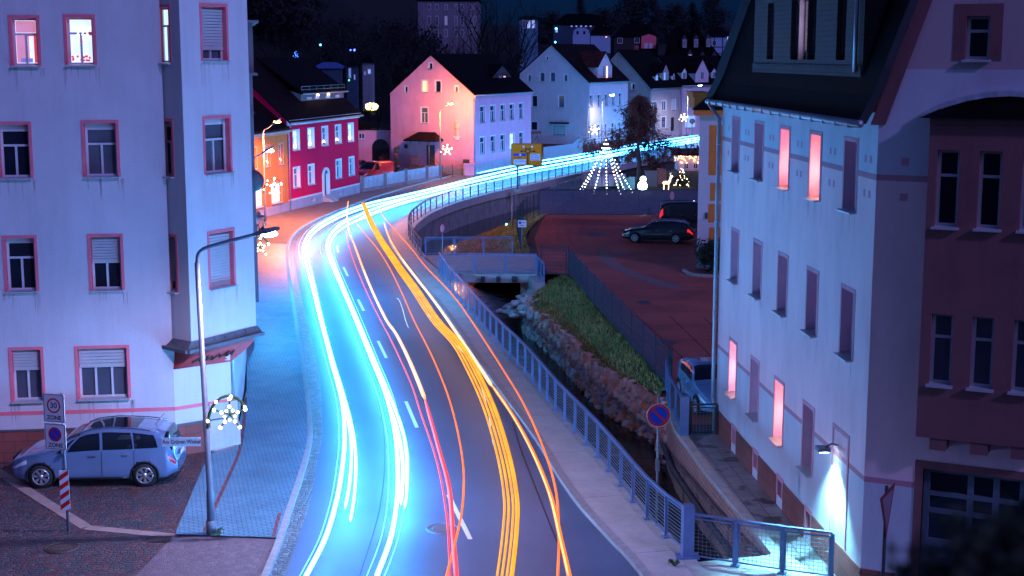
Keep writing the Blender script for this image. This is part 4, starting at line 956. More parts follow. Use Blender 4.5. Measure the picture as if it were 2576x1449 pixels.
p = MB(); va = [wB.pt(-.16, EV - .25, .02), wB.pt((ZT - EV) / slope - .12, ZT, .02)]; p.slab([va[0], va[1], va[1] + gd * .24 , va[0] + gd * .3], wB.n * .03); p.build('verge_band', m_bay, t)
p = MB(); p.bar(e1 + V((0, -.06, .05)), md1 + V((0, -.06, .06)), .1, .16); p.bar(md1 + V((0, -.06, .06)), tp1 + V((0, -.06, .06)), .1, .16); p.build('verge', pm('verge_slate', (.05, .05, .06), .6, .2, 3, .1, 30), t); p = MB(); p.bar(e0 + V((0, .04, .12)), md0 + V((0, .04, .16)), .25, .2); p.bar(md0 + V((0, .04, .16)), tp0 + V((0, .04, .16)), .25, .3); p.build('verge', pm('verge_slate', (.05, .05, .06), .6, .2, 3, .1, 30), t)
# brick dormer
m_db = brickmat('dormer_slate', (.07, .04, .05), (.055, .034, .042), (.022, .016, .02), .24, .12, vert=True, rough=.7, bump=.5)
nD = -.05
dl = [wA.rect(1929, 1947, 40, 150, nD), wA.rect(1985, 2003, 36, 150, nD), wA.rect(2010, 2030, 32, 150, nD), wA.rect(2035, 2058, 30, 150, nD), wA.rect(2104, 2128, 24, 150, nD)]
zz0 = sum(r[2] for r in dl) / 5; zz1 = zz0 + 1.5
dl = [((r[0] + r[1]) / 2 - (.34), (r[0] + r[1]) / 2 + (.34), zz0, zz1) for r in dl]
dm = (dl[1][0] + dl[3][1]) / 2
dl = [dl[0], (dm - 1.12, dm - .42, zz0, zz1), (dm - .35, dm + .35, zz0, zz1), (dm + .42, dm + 1.12, zz0, zz1), dl[4]]
du0, dz0 = wA.uz(1895, 181, nD); du1 = wA.uz(2169, 190, nD)[0]; dz1 = 14.05
mb = MB(); wall_faces(mb, wA, [(du0, dz0), (du1, dz0), (du1, dz1), (du0, dz1)], dl, nD)
for u in (du0, du1): mb.quad(wA.pt(u, dz0, nD), wA.pt(u, dz1, nD), wA.pt(u, dz1, nD - 1.6), wA.pt(u, dz0, nD - .5))
dorm = mb.build('dormer', m_db, t)
for i, r in enumerate(dl):
    window(t, wA, r, style='0', dep=.17, n0=nD, rev=pm('dormer_reveal_lit', (.4, .35, .38), .8) if i == 2 else m_db, glass=em('lit_mauve', (.8, .6, .9), 2.2) if i == 2 else MATS['glass_dark'], frame=MATS['frame_dark'], name='dormer_window')  # only the lit window's reveal gets a paler colour, to look lit
p = MB()
for i in range(int((du1 - du0) / .11)):
    u = du0 + (i + .1) * .11; wbox(p, wA, u, u + .09, dz0, dz0 + .24, nD, nD + .03); wbox(p, wA, u, u + .09, dz1 - .3, dz1 - .05, nD, nD + .03)
absorb(dorm, p.build('soldier_course', m_db, dorm))
p = MB(); p.slab([wA.pt(du0 - .2, dz1, nD + .3), wA.pt(du1 + .2, dz1, nD + .3), wA.pt(du1 + .2, dz1 + .25, nD - 1.8), wA.pt(du0 - .2, dz1 + .25, nD - 1.8)], (0, 0, .1)); p.build('roof', MATS['zinc'], dorm)
p = MB(); p.tube([wA.pt(du1 - .3, dz1, nD + .08), wA.pt(du1 - .3, dz0 + .1, nD + .08)], .05, 8); p.build('downpipe', MATS['zinc'], dorm)
# ================================================================= houses along the road
def wr(w, L, n=0.0): return [w.rect(*a, n) for a in L]
m_orange = pm('orange_render', (.78, .17, .03), .88, .08, 1, .25, 45, dirt=.15)
m_red = pm('crimson_render', (.82, .003, .05), .85, .08, 1, .25, 45, dirt=.1, spec=.1)
m_wht = pm('white_trim', (.7, .68, .68), .75, .06, 2, .1, 40)
m_pl = pm('grey_plinth', (.42, .36, .42), .85, .12, 2, .2, 40, dirt=.2)
RP, RQ = G(727.5, 533), G(904, 487); rd = (RQ - RP).normalized(); rg = V((-rd.y, rd.x, 0))
W_ = Wall(RP, RQ)
tr = dict(rev=m_wht, trim=.0, trimm=m_wht, frame=MATS['frame_white'], style='T', dep=.22, sill=MATS['sill_stone'], fw=.07)
def red_win(r, **k): m = .12; return ((r[0] + m, r[1] - m, r[2] + m, r[3] - m), {**tr, 'trim': .12, **k})
rows = [(735.6, 754.6, 327, 383), (773.8, 791, 321, 376), (809, 825.5, 316, 370), (842.6, 858.5, 312, 365), (875, 890, 307.5, 359)]
row2 = [(737, 755.7, 419, 477), (774.4, 791.4, 412, 468), (844.7, 859.6, 399, 452), (877.7, 891.5, 393, 445)]
def level(rs):
    z0 = sum(r[2] for r in rs) / len(rs); z1 = sum(r[3] for r in rs) / len(rs); wd = sum(r[1] - r[0] for r in rs) / len(rs)
    return [((r[0] + r[1]) / 2 - wd / 2, (r[0] + r[1]) / 2 + wd / 2, z0, z1) for r in rs]
r1, r2 = level(wr(W_, rows)), level(wr(W_, row2))
cl = [(lambda r: ((r[0] + r[1]) / 2 - .4, (r[0] + r[1]) / 2 + .4, .32, .62))(r) for r in wr(W_, [(782.5, 793, 499, 512), (849, 862, 482, 494)])]
dr = W_.rect(805.3, 830.8, 406.6, 507); dw = (dr[0] + dr[1]) / 2; DR = (dw - .6, dw + .6, .15, 2.75)
fro = [red_win(r, glass=MATS['lit_cool' if i in (0, 1, 4) else 'glass_curtain']) for i, r in enumerate(r1)] + [red_win(r, glass=MATS['glass_curtain']) for r in r2]
fro += [(r, dict(style='2', dep=.2, rev=m_wht, fw=.05, name='cellar_window')) for r in cl]
h = RH = house('town_house', 'crimson two-storey house with white window surrounds and a wide slate dormer', RP + rg * 10, RP, RQ, 7.05, 7.05, 11.6, m_red, MATS['roof_tile'], [], fro, over=.35, cornice=m_wht)
t = h['t']; w = h['wf']
pb = MB(); us = [-.02, cl[0][0], cl[0][1], DR[0] - .12, DR[1] + .12, cl[1][0], cl[1][1], w.L]
for a, b in zip(us[::2], us[1::2]): wbox(pb, w, a, b, 0, .82, 0, .05)
for r in cl: wbox(pb, w, r[0], r[1], 0, r[2], 0, .05); wbox(pb, w, r[0], r[1], r[3], .82, 0, .05)
pb.build('plinth', m_pl, t)
pb = MB(); wbox(pb, w, -.04, DR[0] - .12, .82, .94, 0, .07); wbox(pb, w, DR[1] + .12, w.L, .82, .94, 0, .07); pb.build('plinth_ledge', m_wht, t)
# arched doorway
d = MB(); wbox(d, w, DR[0], DR[1], DR[2], DR[3], .0, .03); dd = d.build('door', pm('door_brown', (.07, .03, .03), .5, .2, 3, .1, 30), t)
d = MB(); n_ = 10; z0 = DR[3] - .5; arc = [(DR[0], DR[2]), (DR[0], z0)] + [(dw - .6 * math.cos(math.pi * i / n_), z0 + .55 * math.sin(math.pi * i / n_)) for i in range(1, n_)] + [(DR[1], z0), (DR[1], DR[2])]
for (a, za), (b, zb) in zip(arc, arc[1:]): d.bar(w.pt(a, za, .06), w.pt(b, zb, .06), .17, .17, up=w.n)
d.build('surround', m_wht, dd)
d = MB(); wbox(d, w, dw + .12, DR[1], DR[2], z0 + .1, .032, .05); d.build('reveal', m_wht, dd)
for i in range(3):
    d = MB(); wbox(d, w, DR[0] - .1, DR[1] + .1, .11, .11 + .17 * (3 - i), .03 + .28 * i, .03 + .28 * (i + 1)); d.build('step', MATS['sill_stone'], t)
# shed dormer
m_sl = pm('dormer_cladding', (.15, .11, .13), .7, .25, 8, .3, 30, stretch=(3, 3, .4))
sb = 1.2; ua, za = w.uz(757, 272, -sb); ub = w.uz(865, 265, -sb)[0]; zt = w.uz(800, 234, -sb)[1]; z0d = 7.05 + sb * .91
pb = MB(); dl = [w.uz(x, 256, -sb)[0] for x in (777, 797, 824, 848)]
wins = [(u - .42, u + .42, z0d + .25, zt - .28) for u in dl]
wall_faces(pb, w, [(ua, z0d), (ub, z0d), (ub, zt), (ua, zt)], [], -sb)
for u in (ua, ub): pb.poly([w.pt(u, z0d, -sb), w.pt(u, zt, -sb), w.pt(u, zt + .6, -sb - 2.2)])
dm_ = pb.build('dormer', m_sl, t)
for i, r in enumerate(wins): window2(dm_, w, r, -sb + .04, glass=MATS['glass_curtain' if i in (0, 3) else 'lit_dim'])
pb = MB(); pb.slab([w.pt(ua - .2, zt - .02, -sb + .3), w.pt(ub + .2, zt - .02, -sb + .3), w.pt(ub + .2, 11.62, -4.9), w.pt(ua - .2, 11.62, -4.9)], (0, 0, .14)); pb.build('roof', MATS['roof_slate'], dm_)
pb = MB(); pb.tube([w.pt(ua - .2, zt, -sb + .34), w.pt(ub + .2, zt, -sb + .34)], .06, 6); pb.build('gutter', MATS['zinc'], dm_)
pb = MB()
for k in (0, 1): pb.tube([w.pt(ua, zt + .35 + k * .25, -sb + .1), w.pt(ub, zt + .35 + k * .25, -sb + .1)], .02, 4)
for i in range(7): u = ua + (ub - ua) * i / 6; pb.bar(w.pt(u, zt + .05, -sb + .1), w.pt(u, zt + .62, -sb + .1), .03)
pb.build('snow_guard', MATS['zinc'], dm_)
# candle arches glowing behind the panes
cw = em('candle_arch', (1, .62, .4), 14)
def candles(par, w, r, n, k=5):
    c = MB(); um = (r[0] + r[1]) / 2
    for i in range(k): a = math.pi * (i + .5) / k; c.ball(w.pt(um - .22 * math.cos(a), r[2] + .22 + .2 * math.sin(a), n), .035, 6, 4)
    return c.build('candle_arch', cw, par)
for r in wins[1:3]: candles(dm_, w, r, -sb + .1, 6)
for r, k in fro[:4]: candles(t, w, r, -.13)
candles(t, w, fro[4][0], -.13)
# orange house
OB = RP - rd * 13
W2 = Wall(OB, RP)
ow = [(667, 680.7, 368, 420), (699, 715, 362, 414), (636, 645, 373, 424)]; ow2 = [(636, 664.7, 470.5, 520.5), (680.7, 711.6, 462, 513)]
ko = dict(rev=m_orange, trim=.12, trimm=pm('orange_trim', (.66, .3, .16), .8), dep=.2, sill=MATS['sill_stone'], fw=.07)
o1 = [((r[0] + .1, r[1] - .1, r[2], r[3]), dict(style='T', glass=MATS['glass_curtain'], **ko)) for r in level(wr(W2, ow))]
o2 = [((r[0] + .12, r[1] - .12, r[2], r[3]), dict(style='2', glass=MATS['lit_cool'], **ko)) for r in level(wr(W2, ow2))]
h = OH = house('town_house', 'orange rendered house next to the crimson house, glowing under the orange lamp', OB + rg * 10, OB, RP - rd * .03, 6.45, 6.45, 10.6, m_orange, MATS['roof_tile'], [], o1 + o2, over=.3, cornice=pm('orange_trim', (.66, .3, .16)), plinth=m_pl, pz=.75)
for r, k in o1: candles(h['t'], h['wf'], r, -.12)
pb = MB()
for s, z in ((5.0, 2.0),): c = h['wf'].pt(h['wf'].L - s, 6.5 + z * .8, -z); pb.obox(c + V((0, 0, .1)), h['ax'] * .4, (h['gx'] * .5 + V((0, 0, -.42))), V((0, 0, .04)))
pb.build('roof_window', MATS['glass_curtain'], h['t'])
# arched yard wall between crimson and pink house
m_pink = pm('pink_render', (.78, .32, .44), .88, .07, .8, .25, 45, dirt=.12)
Y = 150; t = thing('yard_wall', W(940, 425, Y), 'low pink yard wall with a dark round-arched gateway behind the red van', 'wall')
a, b = V((W(896, 400, Y).x, Y, 0)), V((W(985, 400, Y).x, Y, 0)); w = Wall(a, b); zt = ZY(327, Y); xg, zg = w.uz(957, 372)
mb = MB(); wd = .93; zc = ZY(372, Y); out = []
wall_faces(mb, w, [(0, 0), (xg - wd, 0), (xg - wd, zt), (0, zt)]); wall_faces(mb, w, [(xg + wd, 0), (w.L, 0), (w.L, zt), (xg + wd, zt)])
arc = [(xg - wd * math.cos(math.pi * i / 12), zc + wd * math.sin(math.pi * i / 12)) for i in range(13)]
for (p, q), (r_, s_) in zip(arc, arc[1:]): mb.quad(w.pt(p, q), w.pt(r_, s_), w.pt(r_, zt), w.pt(p, zt)); mb.quad(w.pt(p, q), w.pt(r_, s_), w.pt(r_, s_, -.5), w.pt(p, q, -.5))
for u in (xg - wd, xg + wd): mb.quad(w.pt(u, 0), w.pt(u, zc), w.pt(u, zc, -.5), w.pt(u, 0, -.5))
mb.quad(w.pt(0, 0, -.5), w.pt(xg - wd, 0, -.5), w.pt(xg - wd, zt, -.5), w.pt(0, zt, -.5)); mb.build('wall', m_pink, t)
mb = MB(); wbox(mb, w, xg - wd, xg + wd, 0, zc + wd, -.45, -.4); mb.build('gate', pm('gate_wood', (.03, .025, .035), .7, .3, 3, .3, 20), t)
mb = MB(); wbox(mb, w, -.1, w.L, zt, zt + .12, -.6, .12); wbox(mb, w, 0, w.uz(933, 320)[0], zt + .12, zt + .75, -.4, 0); mb.build('coping', MATS['roof_tile'], t)
window(t, w, w.rect(902, 918, 334, 350), style='2', dep=.0, n0=.03, fw=.08)
# pink house with the relief figure
B = G(1192, 440); C = V((2.1, 158.7, 0)); ax = (C - B).normalized(); A = B + V((-ax.y, ax.x, 0)) * 9.4
wg, wf = Wall(A, B), Wall(B, C); kp = dict(rev=m_pink, trim=.09, trimm=m_wht, sill=MATS['sill_stone'], fw=.07)
gab = [(1079, 1088, 158, 175), (1061, 1076, 202, 233), (1095, 1109, 202.6, 233), (1018, 1025.5, 217, 233), (1145, 1152, 216.6, 233), (1059, 1076, 270, 310)]
gg = ['glass_dark', 'lit_yellow', 'glass_dark', 'glass_dark', 'glass_dark', 'glass_curtain']
gabw = [(r, dict(style='T' if i == 5 else '0', glass=MATS[gg[i]], dep=.1, **kp)) for i, r in enumerate(wr(wg, gab))]
f1 = level(wr(wf, [(1207, 1220, 267.5, 310), (1233, 1245, 266, 306), (1258, 1271, 263, 304), (1282, 1293, 261, 301.5), (1306, 1316, 259, 298)]))
f2 = level(wr(wf, [(1207, 1220, 344.6, 387), (1234, 1246, 341, 383), (1258, 1271, 339, 379), (1282.6, 1293.6, 335.6, 376), (1306.6, 1316, 333, 373)]))
frw = [(r, dict(style='T', glass=MATS['glass_dark'], dep=.16, **kp)) for r in f1] + [(r, dict(style='T', glass=MATS['lit_cool' if i == 3 else 'glass_dark'], dep=.16, **kp)) for i, r in enumerate(f2)]
h = PH = house('house', 'pink gabled house with a saint relief and an orange street lamp before it', A, B, C, 8.1, 8.1, 11.95, m_pink, MATS['roof_slate'], gabw, frw, over=.25, plinth=None)
t = h['t']; mb = MB(); wbox(mb, wf, .0, wf.L, 0, 1.1, 0, .05); wbox(mb, wg, 0, wg.L, 0, .7, 0, .05); mb.build('plinth', m_pl, t)
mb = MB(); wbox(mb, wf, -.05, wf.L, 7.65, 8.0, 0, .15); mb.build('cornice', m_pink, t)
sb = 1.6; s = wf.uz(1263, 205, -sb)[0]; zb = 8.1 + sb * .82; zr = ZY(164, wf.pt(s, 0, -sb).y); ze = ZY(190, wf.pt(s, 0, -sb).y)
wd = wf.uz(1286.5, 205, -sb)[0] - wf.uz(1239.5, 205, -sb)[0]
m_dk = pm('dark_boards', (.06, .055, .065), .7, .2, 4, .2, 30)
gable_dormer(h, s, wd, zb - .1, ze, zr, sb, m_dk, MATS['roof_slate'], [((s - .85, s - .2, zb + .15, ze - .02), dict(glass=MATS['glass_curtain'])), ((s + .25, s + .9, zb + .15, ze - .02), dict(glass=MATS['lit_warm']))])
mb = MB(); p = wg.pt(4.3, 0, 0)
# porch with hipped roof, posts and balustrade
u0, u1 = wg.uz(1014, 360, 1.7)[0], wg.uz(1097, 360, 1.7)[0]; zr_ = ZY(352, wg.pt(u0, 0, 1.7).y)
mb = MB(); o = [(u0, 1.7), (u1, 1.7), (u1, 0), (u0, 0)]
mb.add([wg.pt(a, zr_, n) for a, n in o] + [wg.pt(a, zr_ - .12, n) for a, n in o] + [wg.pt(u0 + .9, zr_ + .75, .0), wg.pt(u1 - .9, zr_ + .75, .0)], [(0, 1, 9, 8), (1, 2, 9), (3, 0, 8), (4, 5, 1, 0), (5, 6, 2, 1), (7, 4, 0, 3), (4, 7, 6, 5)])
pc = mb.build('porch', MATS['roof_tile'], t)
mb = MB()
for a in (u0 + .75, u0 + 1.7, u1 - .9): mb.bar(wg.pt(a, 0, 1.45), wg.pt(a, zr_, 1.45), .12)
mb.build('post', MATS['frame_dark'], pc)
mb = MB(); a, b = u0 + .8, u0 + 1.75
for i in range(8): q = a + (b - a) * i / 7; mb.bar(wg.pt(q, .9, 1.5), wg.pt(q, 1.75, 1.5), .07, .03)
mb.bar(wg.pt(a, 1.75, 1.5), wg.pt(b, 1.75, 1.5), .08); mb.bar(wg.pt(a, .95, 1.5), wg.pt(b, .95, 1.5), .08); wbox(mb, wg, a - .1, u1 - .8, 0, .85, 0, 1.5)
for k in range(5): wbox(mb, wg, u1 - .8 + k * .28, u1 - .52 + k * .28, 0, .85 - .17 * (k + 1), .3, 1.4)
mb.tube([wg.pt(u1 - .9, 1.8, 1.45), wg.pt(u1 + .6, .95, 1.45)], .03, 5); mb.tube([wg.pt(u1 - .9, 1.4, 1.45), wg.pt(u1 + .6, .55, 1.45)], .02, 5)
mb.build('balustrade', pm('porch_wood', (.2, .1, .09), .7), pc)
mb = MB(); wbox(mb, wg, u0 + 1.85, u0 + 2.75, .85, 2.9, 0, .04); mb.build('door', m_dk, pc)
# saint relief (generic robed figure) on a small console
u, _ = wg.uz(1150.5, 322); q = lambda du, z, n=.06: wg.pt(u + du, z, n)
Yr = wg.pt(u, 0).y; zb = ZY(343, Yr); zt = ZY(301.5, Yr); H = zt - zb; mb = MB()
rob = [(0, .25, .1), (.08, .24, .12), (.3, .17, .12), (.5, .19, .13), (.66, .25, .14), (.76, .24, .13), (.82, .1, .1), (.85, .07, .08)]
vs = []; 
for zf, rx, rn in rob:
    for k in range(10): a = 2 * math.pi * k / 10; vs.append(wg.pt(u + math.cos(a) * rx * H / 1.7 + .05 * math.sin(zf * 5), zb + zf * H, .05 + math.sin(a) * rn))
mb.sm = True; mb.add(vs, [(i * 10 + k, i * 10 + (k + 1) % 10, (i + 1) * 10 + (k + 1) % 10, (i + 1) * 10 + k) for i in range(len(rob) - 1) for k in range(10)]); mb.sm = False
mb.ball(wg.pt(u, zb + .92 * H, .1), .105 * H / 1.7 * 1.1, 8, 6); mb.tube([q(-.22 * H / 1.7, zb + .72 * H), q(-.2, zb + .5 * H, .16), q(.06, zb + .56 * H, .2)], [.07, .06, .04], 6); mb.tube([q(.22 * H / 1.7, zb + .72 * H), q(.24, zb + .48 * H, .14), q(.08, zb + .42 * H, .2)], [.07, .06, .04], 6)
o_ = mb.build('relief_figure', pm('relief_stucco', (.58, .4, .36), .85, .1, 3, .2, 40), t)
mb = MB(); wbox(mb, wg, u - .38, u + .38, zb - .12, zb, 0, .2); wbox(mb, wg, u - .22, u + .22, zb - .35, zb - .12, 0, .14); mb.build('console', m_wht, t)
mb = MB(); r = wg.rect(1165, 1181, 401, 412); wbox(mb, wg, *r, .0, .05); mb.build('plaque', m_dk, t)
mb = MB(); mb.rod(wg.pt(*wg.uz(1022, 368), .02), wg.n, .22, .05, 16); mb.build('round_window', MATS['glass_dark'], t)
# white house
m_wh = pm('pale_render', (.62, .48, .54), .9, .06, .8, .25, 45, dirt=.12)
B = G(1478, 389); C = V((15.0, 187, 0)); ax = (C - B).normalized(); A = B + V((-ax.y, ax.x, 0)) * 9.1; wg, wf = Wall(A, B), Wall(B, C); kp = dict(rev=m_wh, trim=.08, trimm=m_wht, sill=MATS['sill_stone'], fw=.07)
gab = [(1373.5, 1379.4, 141.5, 151.5), (1358, 1370, 182, 206), (1384, 1397, 181.5, 206), (1328, 1336, 188, 205.6), (1418.5, 1428, 187, 205.6), (1338, 1352, 240, 269), (1404.6, 1420, 240, 271.5), (1335, 1352, 305.5, 328), (1392, 1422, 316, 340)]
gabw = [(r, dict(style='0', glass=MATS['glass_dark' if i in (5, 7, 0) else 'shutter' if i == 8 else 'glass_curtain'], dep=.1, frame=MATS['frame_dark'] if i == 8 else None, **kp)) for i, r in enumerate(wr(wg, gab))]
f1 = level(wr(wf, [(1484, 1491, 240, 271), (1503, 1511, 243, 268), (1521.5, 1529, 236, 266), (1539, 1546.5, 233, 265), (1556, 1563.6, 232, 262.5)]))
f2 = [(r[0], r[1], 1.55 + .2, 3.3 + .2) for r in f1]
frw = [(r, dict(style='T', glass=MATS['glass_dark'], dep=.16, **kp)) for r in f1 + f2]
h = WH = house('house', 'pale gabled house with white-lit street front and a tall cross gable', A, B, C, 9.7, 8.8, 13.2, m_wh, MATS['roof_tile'], gabw, frw, over=.25, plinth=m_ss, pz=1.2, apf=.47)
sb = .25; s = wf.uz(1522, 185, -sb)[0]; wd = wf.uz(1540, 190, -sb)[0] - wf.uz(1504, 190, -sb)[0]; Yd = wf.pt(s, 0, -sb).y; zr, ze = ZY(131, Yd), ZY(167, Yd)
gable_dormer(h, s, wd, 8.75, ze, zr, sb, m_wh, MATS['roof_red' if 'roof_red' in MATS else 'roof_tile'], [((s - .9, s - .2, 9.2, 10.7), dict(glass=MATS['glass_curtain'])), ((s + .2, s + .9, 9.0, 10.7), dict(glass=MATS['lit_warm']))])
mb = MB(); r = wg.rect(1386, 1432, 307.5, 311); wbox(mb, wg, *r, 0, .5); mb.build('window_hood', MATS['roof_slate'], h['t'])
# house D behind the conifer
m_gr = pm('beige_render', (.42, .35, .34), .9, .08, .8, .25, 45, dirt=.25)
B = G(1634, 352); C = G(1709.6, 342); C = B + (C - B).normalized() * 11.5; ax = (C - B).normalized(); A = B + V((-ax.y, ax.x, 0)) * 10; wg, wf = Wall(A, B), Wall(B, C); kp = dict(rev=m_wht, trim=.1, trimm=m_wht, sill=MATS['sill_stone'], fw=.09)
f1 = level(wr(wf, [(1640, 1652, 256, 281.5), (1664.5, 1676.5, 253, 280), (1690, 1699.6, 251, 275)])); f2 = [(f1[1][0], f1[1][1], 1.4, 3.1), (f1[0][0], f1[0][1], 1.4, 3.1)]
dz = f1[2]; fd = (dz[0] - .1, dz[0] + 1.1, .1, 2.9)
frw = [(r, dict(style='2', glass=MATS['shutter' if i == 2 else 'glass_curtain'], dep=.1, **kp)) for i, r in enumerate(f1)] + [(r, dict(style='2', dep=.12, **kp)) for r in f2] + [(fd, dict(style='0', dep=.15, frame=MATS['frame_dark'], fw=.1, name='door'))]
gabw = [(wg.rect(1589, 1597, 210, 226), dict(style='0', dep=.1, **kp))]
h = house('house', 'beige house with a boarded gable dormer half hidden by the conifer', A, B, C, 7.4, 7.4, 12.6, m_gr, MATS['roof_slate'], gabw, frw, over=.25, plinth=m_pl, pz=.9)
sb = .8; s = wf.uz(1674, 195, -sb)[0]; Yd = wf.pt(s, 0, -sb).y; wd = 1.9
gable_dormer(h, s, 2.6, 7.9, ZY(181, Yd), ZY(160, Yd), sb, m_gr, MATS['roof_tile'], [((s - .75, s - .1, 8.2, 9.5), dict(glass=MATS['lit_blue'])), ((s + .15, s + .8, 8.2, 9.5), dict(glass=MATS['glass_curtain']))])
for x in (1652, 1694):
    s = wf.uz(x, 195, -sb)[0]; gable_dormer(h, s, 1.1, 7.95, ZY(190, Yd), ZY(182, Yd), sb, m_wht, MATS['roof_tile'], [((s - .35, s + .35, 8.15, 9.05), dict(glass=MATS['lit_blue' if x < 1660 else 'glass_curtain']))])
mb = MB(); q = h['wf'].pt(7.5, 12.2, -5.5); mb.box((q.x - .35, q.y - .35, 11.4), (q.x + .35, q.y + .35, 13.4)); mb.build('chimney', m_ss, h['roof'])
# house E, lit white
B = C + ax * .4; Cx = B + (ax + V((.35, 0, 0))).normalized() * 15; kp['rev'] = m_wh
ax2 = (Cx - B).normalized(); A = B + V((-ax2.y, ax2.x, 0)) * 9; wg, wf = Wall(A, B), Wall(B, Cx)
us = [1.3, 3.4, 5.6, 7.9, 10.4]; frw = [((u, u + .95, 4.7, 6.3), dict(style='T', dep=.14, **kp)) for u in us] + [((1.2, 3.9, 1.1, 3.0), dict(style='0', dep=.1, glass=MATS['lit_blue'], **kp)), ((5.6, 6.6, .2, 2.6), dict(style='0', dep=.2, frame=MATS['frame_dark'], name='door')), ((8.2, 9.2, 1.3, 2.9), dict(style='T', dep=.14, **kp))]
h = EH = house('house', 'white house at the far end of the road under the bright lamp', A, B, Cx, 7.6, 7.6, 11.8, m_wh, MATS['roof_slate'], [], frw, over=.25)
s = 5.5; gable_dormer(h, s, 3.4, 7.55, 9.4, 11.4, .15, m_wh, MATS['roof_tile'], [((s - .4, s + .4, 8.3, 9.5), dict(glass=MATS['glass_curtain']))])
for s in (1.8, 9.5): gable_dormer(h, s, 1.2, 8.3, 9.5, 10.1, .8, m_wht, MATS['roof_tile'], [((s - .4, s + .4, 8.5, 9.4), dict(glass=MATS['glass_curtain']))])
# orange-panelled house right
m_op = pm('orange_panels', (.72, .17, .03), .85, .1, 2, .15, 40); m_or = pm('rose_white_render', (.58, .46, .47), .88, .07, 1, .25, 45)
Yo = 80; xa = W(1758, 400, Yo).x; w = Wall((xa, Yo), (xa + 9, Yo)); ZB = ZY(290, Yo)
t = thing('house', (xa, Yo, 0), 'pale house corner with orange painted panels beside the courtyard', 'house')
mb = MB(); bk = (Yo + 10) / Yo * xa + .3; mb.prism([V((xa, Yo, 0)), V((xa + 9, Yo, 0)), V((xa + 11, Yo + 10, 0)), V((bk, Yo + 10, 0))], 0, ZB); mb.build('wall', m_or, t)
mb = MB()
for y0, y1, xl in ((315, 441, 1783), (460, 505, 1786), (513, 625, 1781), (575, 606, 1784)):
    if y0 == 575: continue
    r = w.rect(xl, 1812, y0, min(y1, 560) if y0 == 513 else y1); wbox(mb, w, r[0], r[0] + 1.1, r[2], r[3], 0, .012)
r = w.rect(1783, 1812, 572, 611); wbox(mb, w, r[0], r[0] + 1.1, r[2], r[3], 0, .012)
mb.build('painted_panels', m_op, t)
mb = MB(); wbox(mb, w, -.02, 9, 0, ZY(612, Yo), 0, .04); mb.build('plinth', pm('blue_grey_plinth', (.3, .31, .36), .85), t)
mb = MB(); wbox(mb, w, -.35, 9, ZB, ZB + .3, 0, .35); mb.box((xa - .1, Yo + 2.5, ZB + .9), (xa + .9, Yo + 5.5, ZB + 1.2)); mb.box((xa - .0, Yo + 2.5, ZB + .3), (xa + .9, Yo + 5.5, ZB + .9)); mb.build('cornice', m_op, t)
mb = MB(); pr = [(-.5, .3), (.25, .9), (.75, 1.7), (1.2, 2.7), (2.0, 4.4), (9.4, 4.6)]
vs = [V((xa + a, Yo - .4, ZB + b)) for a, b in pr] + [V((xa + a + 1.5, Yo + 10.3, ZB + b)) for a, b in pr]; n_ = len(pr)
mb.add(vs, [(i, i + 1, n_ + i + 1, n_ + i) for i in range(n_ - 1)]); mb.poly(vs[:n_] + [V((xa + 9.4, Yo - .4, ZB + .3))]); mb.poly(vs[n_:] + [V((xa + 9.4, Yo + 10.3, ZB + .3))]); mb.build('roof', MATS['roof_tile'], t)
mb = MB(); r = w.rect(1773, 1779, 535, 550); wbox(mb, w, *r, 0, .1); mb.build('meter_box', m_dk, t)
